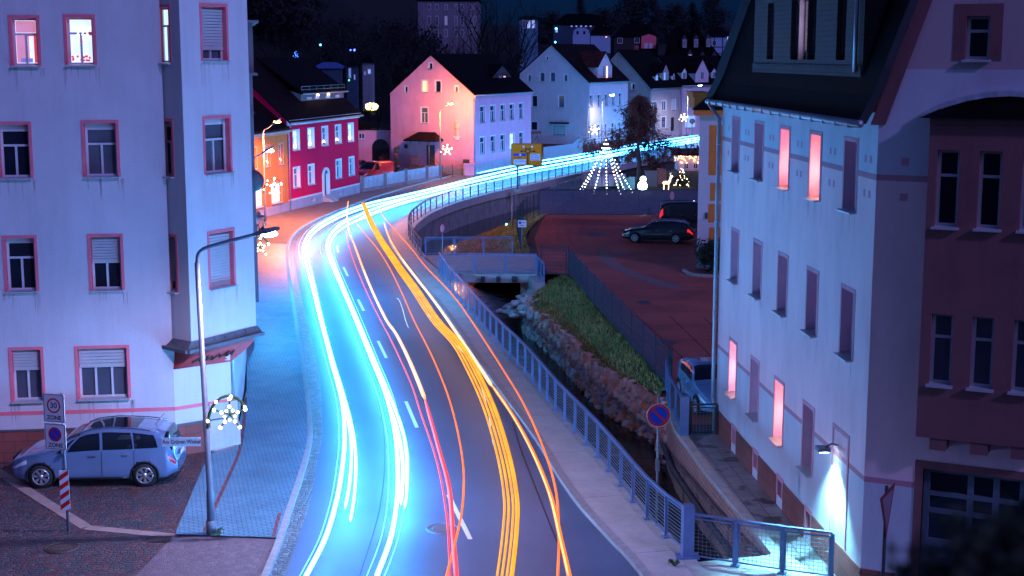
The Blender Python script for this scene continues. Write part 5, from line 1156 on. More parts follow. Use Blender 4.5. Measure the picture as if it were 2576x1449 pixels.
# ================================================================= town and hill behind
def sstep(a, b, x): x = max(0, min(1, (x - a) / (b - a))); return x * x * (3 - 2 * x)
def hillz(x, y):
    z = 13 * sstep(205, 330, y) + 12 * sstep(330, 620, y)
    z += 24 * sstep(-24, -62, x - (y - 200) * .02) * sstep(185, 330, y) + 5 * sstep(-20, -60, x) * sstep(150, 230, y)
    return z - .6
m_hill = pm('hill_ground', (.003, .004, .004), .95, .4, .05, .4, 2)
mb = MB(); xs = [-420 + i * 14 for i in range(70)]; ys = [150 + i * 10 for i in range(75)]
mb.sm = True; mb.add([V((x, y, hillz(x, y) + random.uniform(-.15, .15) * (y > 210))) for y in ys for x in xs], [(j * 70 + i, j * 70 + i + 1, (j + 1) * 70 + i + 1, (j + 1) * 70 + i) for j in range(74) for i in range(69)])
tag(mb.build('hill', m_hill), kind='structure')
def block(name, label, xl, xr, yt, yb, Y, dp, wallm, roofm, wins=(), roofh=3, hip=.5, cat='house', deeper=4):
    """a far block: front wall seen between photo columns, hipped roof, windows as (x, y, w, h, glass)"""
    a, b = W(xl, yb, Y), W(xr, yb, Y); w = Wall((a.x, Y), (b.x, Y)); z0 = a.z - deeper; zt = ZY(yt, Y)
    t = thing(name, (a.x, Y, z0), label, cat)
    mb = MB(); mb.box((a.x, Y, z0), (b.x, Y + dp, zt)); mb.build('wall', wallm, t)
    if roofh:
        mb = MB(); o = .3; e = [V((a.x - o, Y - o, zt)), V((b.x + o, Y - o, zt)), V((b.x + o, Y + dp + o, zt)), V((a.x - o, Y + dp + o, zt))]; hx = (b.x - a.x) * .5 * hip
        r0, r1 = V((a.x + hx, Y + dp / 2, zt + roofh)), V((b.x - hx, Y + dp / 2, zt + roofh))
        mb.add(e + [r0, r1], [(0, 1, 5, 4), (1, 2, 5), (2, 3, 4, 5), (3, 0, 4), (3, 2, 1, 0)]); mb.build('roof', roofm, t)
    for x, y, ww, hh, gl in wins:
        r = w.rect(x - ww / 2, x + ww / 2, y - hh / 2, y + hh / 2); mb = MB(); wbox(mb, w, r[0], r[1], r[2], r[3], 0, .04)
        f = mb.build('window', MATS['frame_white'], t); q = .1; mb = MB(); um = (r[0] + r[1]) / 2
        for c, d in ((r[0] + q, um - q * .3), (um + q * .3, r[1] - q)): wbox(mb, w, c, d, r[2] + q, r[3] - q, .04, .055)
        mb.build('pane', MATS[gl], f)
    return t, w
m_cas = pm('castle_render', (.2, .18, .22), .9, .1, .3, .2, 20, dirt=.3)
cwins = [(x, y, 8, h_, g) for y, h_ in ((18, 14), (52, 24), (84, 20)) for x, g in ((1080, 'glass_dark'), (1099, 'glass_dark'), (1122, 'glass_curtain' if y != 52 else 'lit_dim'), (1147, 'glass_curtain'), (1163, 'glass_dark'), (1184, 'glass_dark'), (1195, 'glass_curtain'))]
block('hill_mansion', 'large pale many-windowed mansion dimly seen on the dark hill', 1052, 1206, 2, 95, 300, 16, m_cas, MATS['roof_slate'], cwins, 5, cat='mansion')
em('lit_bluewhite', (.35, .5, 1), .9); m_teal = pm('teal_render', (.1, .22, .32), .9); m_bluehouse = pm('blue_lit_render', (.3, .42, .6), .9, .08, .5, .1, 20)  # blue-lit hill houses: the blue light is put into the wall colour
block('tower_house', 'narrow teal tower house with a lit top-floor window band', 1307, 1353, 47, 112, 232, 8, m_teal, MATS['roof_slate'], [(1330, 61, 10, 22, 'lit_bluewhite'), (1342, 61, 10, 22, 'lit_bluewhite'), (1318, 61, 9, 22, 'glass_curtain')], .6, cat='tower')
t, w = block('hill_house', 'small blue-lit gambrel house far up the hill', 1441, 1484, 88, 100, 330, 12, m_bluehouse, MATS['roof_slate'], [], 0)
mb = MB(); a, b = w.p0, w.p1; z = ZY(88, 330); p = [(0, 0), (.32, 1.1), (1.2, 1.62), (2.7, 1.62), (3.55, 1.1), (3.95, 0)]
mb.slab([w.pt(u, z + q, 0) for u, q in p], (0, 12, 0)); mb.build('gable', m_bluehouse, t)
for x in (1453, 1470): r = w.rect(x - 2.5, x + 2.5, 78, 86); mb = MB(); wbox(mb, w, *r, 0, .05); mb.build('window', MATS['glass_dark'], t)
block('hill_house', 'long low house wing with an orange point of light far up the hill', 1486, 1542, 88, 99, 331, 8, m_bluehouse, MATS['roof_slate'], [(1505, 93, 5, 5, 'glass_dark'), (1525, 93, 5, 5, 'lit_warm')], 2.2)
block('hill_house', 'dark hall on the hill with a row of cyan lit windows', 1392, 1530, 62, 75, 380, 12, pm('dark_render', (.03, .05, .09), .9), MATS['roof_slate'], [(1400, 76, 6, 12, 'lit_bluewhite')] + [(1438 + i * 12, 66, 5, 4, 'lit_bluewhite') for i in range(5)] + [(1519, 66, 4, 5, 'lit_bluewhite')], 3)
m_darkroof = MATS['roof_tile']
t, w = block('terrace_house', 'long dark-roofed house with white dormer windows and one salmon-lit gable dormer', 1545, 1655, 92, 122, 262, 10, pm('dark_tile_front', (.03, .022, .024), .8), MATS['roof_slate'], [(1559.5, 102, 13, 15, 'glass_dark'), (1602.5, 101, 13, 15, 'glass_dark')], 2.4)
mb = MB(); r = w.rect(1613, 1650, 92, 122); uz_ = [(r[0], r[2]), (r[1], r[2]), (r[1], r[3]), ((r[0] + r[1]) / 2, r[3] + .45), (r[0], r[3])]; mb.slab([w.pt(u, z, .1) for u, z in uz_], w.n * .25); d_ = mb.build('dormer', m_pk, t)  # red light on this dormer is put in as salmon colour
mb = MB(); wbox(mb, w, r[0] + .5, r[0] + 1.15, r[2], r[2] + .95, .35, .4); wbox(mb, w, r[0] + 1.35, r[0] + 2.0, r[2], r[2] + .95, .35, .4); mb.build('window', MATS['frame_white'], d_)
# mansard inn with two rows of dormers
t, w = block('inn', 'broad dark mansard house with two rows of blue lit dormers', 1690, 1835, 178, 212, 250, 14, pm('cream_render', (.5, .45, .4), .9), MATS['roof_slate'], [(1788, 200, 8, 14, 'lit_white')], 0, cat='inn')
z0 = ZY(178, 250); z1 = ZY(80, 250); a, b = w.p0, w.p1; mb = MB()
e = [V((a.x - .5, 249.3, z0)), V((b.x + .5, 249.3, z0)), V((b.x + .5, 264, z0)), V((a.x - .5, 264, z0))]; tp_ = [V((a.x + .6, 253.8, z1)), V((W(1768, 80, 250).x, 253.8, z1)), V((W(1768, 80, 250).x, 260, z1)), V((a.x + .6, 260, z1))]
mb.add(e + tp_, [(0, 1, 5, 4), (1, 2, 6, 5), (2, 3, 7, 6), (3, 0, 4, 7), (4, 5, 6, 7), (3, 2, 1, 0)]); mb.build('roof', MATS['roof_slate'], t)
mb = MB(); wbox(mb, w, -.4, w.L + .4, z0 - .25, z0 + .05, 0, .5); mb.build('cornice', m_bluehouse, t)
for x, y, g in ((1722, 110, 'glass_curtain'), (1751, 109, 'glass_curtain'), (1782, 108, 'glass_curtain'), (1736, 147, 'lit_white'), (1767, 151, 'glass_curtain'), (1797, 151, 'glass_curtain'), (1824, 150, 'glass_curtain')):
    f = (ZY(y, 250) - z0) / (z1 - z0); n_ = .7 - 4.5 * f + .9; r = w.rect(x - 5, x + 5, y - 11, y + 11, n_); mb = MB(); u0, u1, q0, q1 = r
    mb.slab([w.pt(*p, n_) for p in ((u0 - .12, q0), (u1 + .12, q0), (u1 + .12, q1), ((u0 + u1) / 2, q1 + .75), (u0 - .12, q1))], -w.n * 2.2); d_ = mb.build('dormer', pm('slate_cheek', (.04, .05, .07), .7), t)
    window2(d_, w, (u0 + .05, u1 - .05, q0 + .1, q1 - .05), n_ + .03, glass=MATS[g], fw=.1)
t, w = block('timbered_house', 'blue-lit house with timber framing at the right end of the town', 1776, 1838, 92, 140, 290, 10, m_bluehouse, MATS['roof_slate'], [(1797, 108, 10, 12, 'glass_dark'), (1832, 98, 8, 14, 'lit_bluewhite'), (1848, 98, 8, 14, 'lit_bluewhite')], 2)
mb = MB()
for k in range(4): u = w.L * k / 3; wbox(mb, w, u - .08, u + .08, ZY(134, 290), ZY(92, 290), 0, .06)
for y in (118, 134): z = ZY(y, 290); wbox(mb, w, 0, w.L, z - .08, z + .08, .061, .08)
mb.build('timber_frame', m_dk, t)
# cottages in the dark gardens left
def cottage(label, xl, xr, yt, ye, yb, Y, wallm, lights=None):
    a, b = W(xl, yb, Y), W(xr, yb, Y); w = Wall((a.x, Y), (b.x, Y)); z0 = a.z - 3; ze, zt = ZY(ye, Y), ZY(yt, Y)
    t = thing('cottage', (a.x, Y, z0), label, 'cottage'); mb = MB(); L = w.L
    mb.slab([w.pt(0, z0), w.pt(L, z0), w.pt(L, ze), w.pt(L / 2, zt), w.pt(0, ze)], (0, 8, 0)); mb.build('wall', wallm, t)
    mb = MB()
    for s in (-1, 1): mb.slab([w.pt(L / 2 + s * (L / 2 + .3), ze - .3, .3), w.pt(L / 2, zt + .05, .3), w.pt(L / 2, zt + .05, -8.3), w.pt(L / 2 + s * (L / 2 + .3), ze - .3, -8.3)], (0, 0, .12))
    mb.build('roof', MATS['roof_slate'], t)
    return t, w, ze, zt
t, w, ze, zt = cottage('small cottage whose steep gable is hung with blue fairy lights', 726, 764, 127, 164, 172, 178, pm('dark_render', (.03, .05, .09)))
mb = MB()
for i in range(40): u = random.random(); k = random.random() ** .5; L = w.L; mb.ball(w.pt(L / 2 + (u - .5) * L * k * .95, zt + (ze - zt) * k, .12), .045, 5, 4)
mb.build('fairy_lights', em('fairy_blue', (.05, .2, 1), 5), t); mb = MB(); wbox(mb, w, .55, 1.15, ze - .2, ze + .6, 0, .06); mb.build('window', MATS['lit_warm'], t)
t, w = block('garden_shed', 'low shed with a blue-lit flat roof in the dark gardens', 788, 858, 172, 184, 170, 5, pm('dark_render', (.03, .05, .09)), pm('blue_lit_felt', (.05, .1, .3), .8), [], .7, cat='shed')  # blue light on the roof is put into the felt colour
t, w = block('garden_house', 'narrow dark garden house with two tall blue lit panes above the crimson house', 872, 899, 166, 204, 171, 3, pm('dark_render', (.03, .05, .09)), MATS['roof_slate'], [(880, 184, 7, 26, 'lit_blue'), (892, 194, 4, 14, 'lit_blue')], .6, cat='garden house')
t, w = block('garden_house', 'pale round-topped garden house with blue lit panes among bare trees', 912, 936, 158, 194, 172, 3, m_cas, MATS['roof_slate'], [(918, 184, 6, 10, 'lit_blue'), (929, 180, 9, 14, 'lit_bluewhite')], .9, cat='garden house')
# ================================================================= street lamps
m_galv = pm('galvanised', (.2, .22, .26), .5, .12, 5, .08, 40, metal=.5)
m_dkst = pm('dark_steel', (.05, .055, .065), .5, .15, 5, .08, 40, metal=.3)
LEDC = (.2, .5, 1.0); SODC = (1, .26, .09)
led_face = em('led_face', (.55, .85, 1), 60); sod_face = em('sodium_face', (1, .36, .07), 40)
def lamp(base, top, reach, adir, label, colr, power, face, rise=.45, headlen=.75, spot=True, mat=None, size=.12, lean=(0, 0), cone=168, blend=.6):
    base = V(base); a = V((adir[0], adir[1], 0)).normalized(); t = thing('street_lamp', base, label, 'street lamp', 'street lamps along the road'); m_ = mat or m_galv
    H = top; tp = base + V((lean[0], lean[1], H - rise - .55)); mb = MB()
    mb.tube([base, base + V((0, 0, 1.1)), base + V((0, 0, 1.14)), tp], [.095, .095, .075, .062], 10); mb.tube([base + V((0, 0, 0)), base + V((0, 0, .35))], .13, 10); mb.build('pole', m_, t)
    mb = MB(); arm = crv([tp, tp + V((0, 0, .26)) + a * .07, tp + V((0, 0, .42)) + a * min(.42, reach * .5), tp + V((0, 0, .42 + rise * .55)) + a * reach], 5); mb.tube(arm, .045, 8); mb.build('arm', m_, t)
    e = arm[-1]; d = (arm[-1] - arm[-2]).normalized(); n = V((-a.y, a.x, 0)); up = n.cross(d); up = up if up.z > 0 else -up
    mb = MB(); prof = [(-.08, .05, .05), (.1, .1, .07), (headlen * .45, .17, .085), (headlen * .85, .15, .07), (headlen, .07, .04)]; vs = []
    for x, hw, hh in prof:
        for cx, cz in ((-1, -.4), (-.7, .7), (0, 1), (.7, .7), (1, -.4), (0, -.5)): vs.append(e + d * x + n * hw * cx + up * hh * cz)
    k = 6; mb.sm = False; mb.add(vs, [(i * k + j, i * k + (j + 1) % k, (i + 1) * k + (j + 1) % k, (i + 1) * k + j) for i in range(len(prof) - 1) for j in range(k)] + [tuple(range(k)), tuple(range((len(prof) - 1) * k, len(prof) * k))])
    hd = mb.build('lamp_head', m_, t)
    mb = MB(); c = e + d * headlen * .52 - up * .058; mb.ball(c, 1, 10, 6, (headlen * .36, .14, .085)); mb.build('lens', face, hd)
    L = bpy.data.lights.new('lamp_light', 'SPOT' if spot else 'POINT'); L.energy = power; L.color = colr; L.shadow_soft_size = size
    if spot: L.spot_size = R(cone); L.spot_blend = blend
    lo = bpy.data.objects.new('lamp_light', L); col.objects.link(lo); lo.parent = hd; lo.location = c - up * .2 - base
    return t, tp
LAMPS = []
b1 = G(532, 1343, .1); LAMPS.append(lamp(b1, 7.85, 1.42, (1, .12), 'nearest lamp post, white light, street name plate and star hung on its pole', (.62, .56, 1.0), PW1, led_face, lean=(-.12, 0), headlen=.6))
b2 = G(628, 759); LAMPS.append(lamp(b2, 7.6, .85, (1, .0), 'white lamp reaching out from behind the lilac corner house', (.02, .42, 1.0), PW2, led_face, cone=150, headlen=.62))
b3 = G(668, 570); LAMPS.append(lamp(b3, 7.5, .7, (1, -.15), 'orange lamp before the orange house', SODC, PW3, sod_face, cone=158, blend=.3))
b4 = V((-7.1, 141.7, 0)); LAMPS.append(lamp(b4, 7.4, .7, (1, -.1), 'orange lamp before the gable of the pink house', (1, .36, .06), PW4, sod_face, spot=False))
b5 = G(1481, 389); b5 = V((10.9, 174.6, 0)); LAMPS.append(lamp(b5, 7.4, .9, (.9, -.4), 'white lamp at the front corner of the pale gabled house', (.72, .72, 1.0), PW5, led_face))
b6 = V((25.0, 205.5, 0)); LAMPS.append(lamp(b6, 8.0, 1.4, (.9, -.4), 'farthest white lamp before the white house at the end of the road', (.72, .72, 1.0), PW6, led_face))
# wall lamp of the right house
p_ = wA.pt(wA.uz(2108, 1085)[0], ZY(1128, wA.pt(wA.uz(2108, 1085)[0], 0).y), 0)
t = thing('wall_lamp', p_, 'small wall lamp throwing a bright beam down the pale wall by the footbridge gate', 'wall lamp')
mb = MB(); mb.tube([p_ + wA.n * .01 + V((0, 0, .08)), p_ + wA.n * .12 + V((0, 0, .12)), p_ + wA.n * .3 + V((0, 0, .04))], .02, 6); mb.build('bracket', m_galv, t)
mb = MB(); c = p_ + wA.n * .34; mb.obox(c, wA.n * .14, wA.d * .16, V((0, 0, .045))); hd = mb.build('lamp_head', m_galv, t)
mb = MB(); mb.obox(c + V((0, 0, -.055)), wA.n * .1, wA.d * .12, V((0, 0, .012))); mb.build('lens', em('wall_lens', (.5, .85, 1), 40), hd)
L = bpy.data.lights.new('lamp_light', 'SPOT'); L.energy = PWW; L.color = (.22, .7, 1); L.spot_size = R(100); L.spot_blend = .7; L.shadow_soft_size = .08
lo = bpy.data.objects.new('lamp_light', L); col.objects.link(lo); lo.parent = hd; lo.location = c + V((0, 0, -.1)) - p_
# ================================================================= light trails of the traffic
def tcol(name, c, s):
    m = em(name, c, s, (0, 0, 0)); n = m.node_tree.nodes
    n['Map Range'].inputs['To Min'].default_value = s * .55; n['Map Range'].inputs['To Max'].default_value = s * 1.45; n['Noise Texture'].inputs['Scale'].default_value = .7; return m
tw = tcol('trail_white', (.042, .40, 1.0), TWH); tw2 = tcol('trail_white_soft', (.045, .40, 1.0), TWH * .8)
to = tcol('trail_orange', (1, .17, .015), TOR); ty = tcol('trail_yellow', (1, .36, .0), TYE); tr_ = tcol('trail_red', (1, .05, .07), TRE); th = tcol('trail_hot', (1, .38, .13), THO)
def trail(pts, z, r, m, label, split=None, grp=None):
    P = []
    for q in pts: P.append(G(q[0], q[1], z))
    t = MB(); c = crv(P, 6); rr = r if not isinstance(r, tuple) else [r[0] + (r[1] - r[0]) * i / (len(c) - 1) for i in range(len(c))]
    if isinstance(rr, list): rr[0] *= .3; rr[-1] *= .3
    else: rr = [rr * .3, rr * .7] + [rr] * (len(c) - 4) + [rr * .7, rr * .3]
    t.tube(c, rr, 6)
    o = t.build('light_trail', m, None, org=P[len(P) // 2]); tag(o, label, 'light trail', grp or 'car light trails along the road'); o.visible_shadow = False
    return o
W1 = [(752, 1490), (770, 1449), (819, 1352), (848, 1254), (863, 1161), (867, 1089), (859, 1005), (832, 903), (806, 805), (786, 725), (767, 650), (765, 612), (790, 575), (850, 540), (920, 514), (1000, 495), (1100, 472), (1200, 447), (1320, 420), (1480, 392), (1600, 370), (1757, 346), (1800, 339)]
W2 = [(935, 1490), (948, 1449), (983, 1352), (999, 1254), (1000, 1161), (992, 1080), (970, 992), (934, 903), (894, 805), (862, 730), (832, 660), (822, 620), (832, 590), (862, 562), (905, 541), (962, 518), (1060, 489), (1200, 455), (1320, 429), (1480, 400), (1600, 377), (1757, 351), (1800, 344)]
trail(W1, .65, (.052, .066), tw, 'thick white headlight trail nearest the cobbled gutter, running the whole road')
trail(W2, .65, (.052, .066), tw, 'thick white headlight trail second from the gutter, running the whole road')
sh = lambda L, d: [(x + (d if not isinstance(d, tuple) else d[0] + (d[1] - d[0]) * i / len(L)), y) for i, (x, y) in enumerate(L)]
trail([(881, 1312), (892, 1240), (895, 1152), (885, 1072), (862, 985), (836, 900), (811, 805), (793, 725), (776, 650), (774, 612), (798, 579), (855, 546), (924, 521), (1002, 502), (1100, 479), (1200, 454)], .65, (.035, .06), tw, 'white trail ending in a round tip beside the trail nearest the gutter')
trail([(868, 1280), (880, 1210), (884, 1130), (876, 1060), (855, 985), (828, 900)], .65, .04, tw2, 'short thin white trail ending between the two left headlight trails')
trail([(1018, 1278), (1024, 1205), (1022, 1134), (1006, 1063), (976, 985), (938, 895), (898, 800), (866, 725), (838, 655), (829, 620), (841, 593), (871, 568), (915, 548), (970, 526), (1068, 496), (1205, 462), (1325, 436), (1480, 406), (1600, 382), (1757, 356)], .65, (.045, .065), tw, 'white trail with a blunt end to the right of the second headlight trail')
trail([(1008, 1270), (1013, 1200), (1010, 1134), (996, 1066), (970, 995)], .65, .045, tw2, 'short white trail beside the blunt-ended headlight trail')
trail([(905, 548), (1000, 513), (1100, 487), (1210, 461), (1320, 437), (1400, 421)], .75, .05, tw2, 'short white trail low in the far bend of the road')
trail([(1200, 436), (1330, 410), (1480, 385), (1600, 363), (1757, 340)], .9, .06, tcol('trail_blue', (.08, .45, 1), TWH * .3), 'blue-white trail above the band of white trails at the far end')
R1 = [(1148, 1490), (1148, 1449), (1139, 1338), (1130, 1227), (1103, 1125), (1068, 1001)]
trail(R1, .85, .055, tr_, 'broad pinkish red tail-light trail crossing the manhole cover')
trail([(1070, 1006), (1032, 912), (997, 841), (972, 805), (940, 740), (915, 680), (893, 620), (878, 580), (873, 540), (876, 505)], .85, (.07, .045), th, 'glowing orange-white tail-light trail above the broad red one')
trail([(1132, 1490), (1132, 1449), (1123, 1294), (1099, 1161), (1059, 1040), (1032, 960), (983, 854), (957, 805), (925, 740), (895, 670), (878, 620), (870, 580)], .85, .025, tr_, 'thin pinkish red trail left of the broad red trail')
trail([(1112, 1490), (1123, 1449), (1148, 1352), (1163, 1276), (1166, 1183), (1152, 1089), (1126, 992), (1086, 894), (1041, 805), (1010, 735), (975, 665), (945, 620), (915, 585), (895, 560)], .9, .028, to, 'thin orange trail crossing the red trail and the lane dash')
Yc = [(1262, 1490), (1270, 1449), (1283, 1338), (1285, 1250), (1265, 1138), (1228, 1018), (1183, 921), (1148, 863), (1095, 805), (1045, 730), (1010, 682), (985, 645), (955, 600), (930, 553), (913, 510)]
for k, (d, r, lb) in enumerate([((-21, -2), .022, 'leftmost strand of the yellow trail bundle'), ((-8, -1), .024, 'second strand from the left in the yellow trail bundle'), ((5, 1), .022, 'third strand from the left in the yellow trail bundle'), ((18, 3), .045, 'thick rightmost strand of the yellow trail bundle')]):
    trail(sh(Yc, d), .95, (r, r * 2.6 if r < .04 else .085), ty, lb, grp='yellow trail bundle')
trail([(1440, 1490), (1432, 1449), (1410, 1352), (1383, 1241), (1339, 1134), (1290, 1045), (1237, 969)], .9, .055, to, 'broad orange-red trail at the right of the lane')
trail([(1239, 973), (1183, 889), (1126, 805), (1085, 748), (1048, 700), (1010, 650), (980, 600), (966, 560)], .9, (.07, .05), th, 'glowing yellow-white trail rising from the broad orange-red one')
trail([(1403, 1490), (1403, 1449), (1406, 1338), (1397, 1227), (1366, 1125), (1321, 1023), (1272, 940), (1188, 810), (1136, 739), (1071, 671), (1038, 629), (1006, 593), (965, 545), (950, 515)], .95, .03, to, 'thin orange trail farthest right, passing along the pavement edge')
trail([(1028, 826), (1020, 805), (1012, 775), (1004, 755), (998, 750)], .6, .012, tcol('trail_faint', (.5, .75, 1), 1.6), 'short wavering white squiggle in the middle of the road')
thb = tcol('trail_thin_blue', (.10, .5, 1.0), 3.0)
trail(sh(W1, (-16, -7)), .6, .014, thb, 'hair-thin blue trail on the gutter side of the leftmost white trail')
trail(sh(W2[:16], (-26, -12)), .6, .014, thb, 'hair-thin blue trail left of the second white trail')
trail(sh(W2, (20, 9)), .7, .014, thb, 'hair-thin blue trail right of the second white trail')
trail([(1240, 1120), (1225, 1020), (1196, 940), (1160, 880), (1110, 830), (1060, 770)], .7, .008, tcol('trail_faint', (.5, .75, 1), 1.6), 'hair-thin pale trail in the middle of the right lane')
core = tcol('trail_core', (1, .42, .12), 2.6); corew = tcol('trail_core_hot', (1, .72, .36), 2.4); corer = tcol('trail_core_red', (1, .12, .16), 2.6)
trail([(1144, 1449), (1136, 1338), (1127, 1227), (1101, 1125), (1067, 1001)], .95, .02, corer, 'fine bright core line on the broad pinkish red trail')
trail([(1066, 995), (1031, 910), (996, 839), (970, 803), (939, 738), (915, 680)], .93, .03, corew, 'bright core line on the orange-white trail above the red one')
trail([(1430, 1449), (1408, 1352), (1381, 1241), (1337, 1134), (1289, 1045), (1238, 969)], .98, .022, core, 'bright core line on the broad orange-red trail')
trail([(1236, 967), (1182, 887), (1125, 803), (1084, 746), (1047, 698), (1010, 649)], .98, .032, corew, 'bright core line on the yellow-white trail')
# ================================================================= railings and fences
m_rail = pm('railing_steel', (.16, .25, .46), .42, .12, 5, .06, 40, metal=.4)
m_mesh = pm('mesh_wire', (.2, .24, .3), .5, .1, 5, 0, metal=.3)
def railing(line, label, H=1.08, z0=.1, step=1.45, wires=9, postw=(.05, .09), cat='railing', grp=None, foot=True, mat=None, wr=.007, name='railing', inner=0, flat=None):
    m_ = mat or m_rail; P = along(line, step)
    if (P[-1] - line[-1]).length > step * .4: P.append(V(line[-1]))
    t = thing(name, P[0] + V((0, 0, z0)), label, cat, grp)
    up = V((0, 0, 1)); mb = MB()
    for a, b in zip(P, P[1:]): mb.bar(a + up * (z0 + H), b + up * (z0 + H), .075, .045)
    mb.build('handrail', m_, t)
    for i, p in enumerate(P):
        d = (P[min(i + 1, len(P) - 1)] - P[max(i - 1, 0)]).normalized(); mb = MB(); n = V((-d.y, d.x, 0))
        mb.obox(p + up * (z0 + H / 2), d * postw[0] / 2, n * postw[1] / 2, up * (H / 2 - .02))
        if foot: mb.obox(p + up * (z0 + .015), d * .1, n * .1, up * .015)
        mb.build('post', m_, t)
    mb = MB()
    for a, b in zip(P, P[1:]):
        d = (b - a).normalized(); a2, b2 = a + d * .06, b - d * .06
        mb.bar(a2 + up * (z0 + .1), b2 + up * (z0 + .1), .03, .03); mb.bar(a2 + up * (z0 + H - .1), b2 + up * (z0 + H - .1), .03, .03)
        mb.bar(a2 + up * (z0 + .1), a2 + up * (z0 + H - .1), .03); mb.bar(b2 + up * (z0 + .1), b2 + up * (z0 + H - .1), .03)
    mb.build('infill_frame', m_, t)
    if wires:
        mb = MB()
        for a, b in zip(P, P[1:]):
            d = (b - a).normalized(); a2, b2 = a + d * .06, b - d * .06
            for k in range(wires): z = z0 + .1 + (H - .2) * (k + 1) / (wires + 1); mb.bar(a2 + up * z, b2 + up * z, wr * 2)
        mb.build('wires', m_mesh, t)
    if inner:
        mb = MB()
        for a, b in zip(P, P[1:]):
            d = (b - a).normalized(); L = (b - a).length; k = int(L / .1)
            for i in range(1, k): q = a + d * (L * i / k); mb.bar(q + up * (z0 + .12), q + up * (z0 + H - .12), .008)
            for i in range(1, 10): z = z0 + .1 + (H - .2) * i / 10; mb.bar(a + d * .08 + up * z, b - d * .08 + up * z, .008)
        mb.build('mesh_infill', m_mesh, t)
    return t
rl = [p + V((-.08, .02, 0)) for p in CANAL_L[1:]]; rl[0] = G(1735, 1412)
railing(crv(rl, 3), 'long straight steel railing with horizontal wires along the canal pavement', H=1.1, z0=.12)
railing(offs(CANAL_L2, .06), 'curved steel railing on the edge of the road over the canal wall', H=1.05, z0=.12, step=1.9, wires=2, wr=.012, foot=False, mat=pm('railing_rust', (.16, .1, .12), .5, .15, 4, .1, 40, metal=.2))
# footbridge: deck, abutment, two mesh railings, wing railing
t = thing('footbridge', (-1, 81, 0), 'short concrete footbridge over the canal to the courtyard', 'footbridge')
mb = MB(); mb.prism([V((-3.75, 77.9, 0)), V((1.35, 77.6, 0)), V((1.5, 85.4, 0)), V((-5.3, 85.0, 0))], -.42, .085); mb.build('deck', pm('deck_concrete', (.42, .39, .39), .8, .12, 1.5, .15, 40, dirt=.25), t)
mb = MB(); mb.prism([V((.9, 77.7, 0)), V((1.75, 77.5, 0)), V((1.75, 75.2, 0)), V((1.25, 75.0, 0))], -1.35, -.02); mb.prism([V((.5, 78, 0)), V((1.7, 78, 0)), V((1.7, 85.3, 0)), V((.5, 85.3, 0))], -2.1, -.43); mb.build('abutment', m_cap, t)
mb = MB()
for x in (-1.6, -.75, .1): mb.box((x - .12, 77.45, -.36), (x + .12, 77.62, -.05))
mb.build('bracket', m_dkst, t)
railing([V((-3.75, 77.72, 0)), V((1.36, 77.5, 0))], 'near mesh railing of the footbridge', H=1.1, z0=.085, step=1.7, wires=0, inner=1, foot=False, grp='footbridge railings')
railing([V((-5.2, 84.9, 0)), V((.1, 85.2, 0))], 'far mesh railing of the footbridge', H=1.1, z0=.085, step=1.75, wires=0, inner=1, foot=False, grp='footbridge railings')
railing([V((1.4, 77.5, 0)), V((1.7, 75.2, 0))], 'short sloping wing railing at the right end of the footbridge', H=1.1, z0=-.05, step=1.15, wires=6, foot=False, grp='footbridge railings')
railing([G(1735, 1412), G(1860, 1432), G(1990, 1452), V((7.5, 31.2, 0))], 'mesh-panelled steel railing and gate across the white deck at the bottom right', H=1.12, z0=.06, step=1.12, wires=0, inner=1, postw=(.09, .09))
mb = MB(); p = G(1728, 1412); mb.obox(p + V((0, 0, .75)), V((.13, .02, 0)), V((-.02, .1, 0)), V((0, 0, .65))); mb.obox(p + V((0, 0, .13)), V((.28, 0, 0)), V((0, .2, 0)), V((0, 0, .015))); tag(mb.build('railing_post', m_rail, None, org=p), 'thick square steel end post between the straight railing and the gate', 'post')
# white deck across the canal by the gate
t = thing('footbridge', (5.5, 31.5, 0), 'white-lit concrete deck behind the gate at the bottom right', 'footbridge')
mb = MB(); mb.prism([V((4.35, 32.45, 0)), V((6.15, 35.1, 0)), V((6.35, 34.4, 0)), V((7.9, 30.4, 0)), V((8.1, 28.9, 0)), V((5.6, 28.5, 0)), V((4.6, 31.8, 0))][0:1] + [V((6.1, 32.9, 0)), V((6.55, 33.3, 0)), V((7.35, 30.7, 0)), V((7.6, 29.2, 0)), V((5.0, 29.0, 0))], -.35, .05); mb.build('deck', m_cap, t)
mb = MB(); mb.prism([V((4.2, 32.3, 0)), V((7.45, 31.2, 0)), V((8.2, 28, 0)), V((7.8, 22, 0)), V((4.6, 22, 0))], -.3, .03); mb.build('forecourt', m_brick, t)
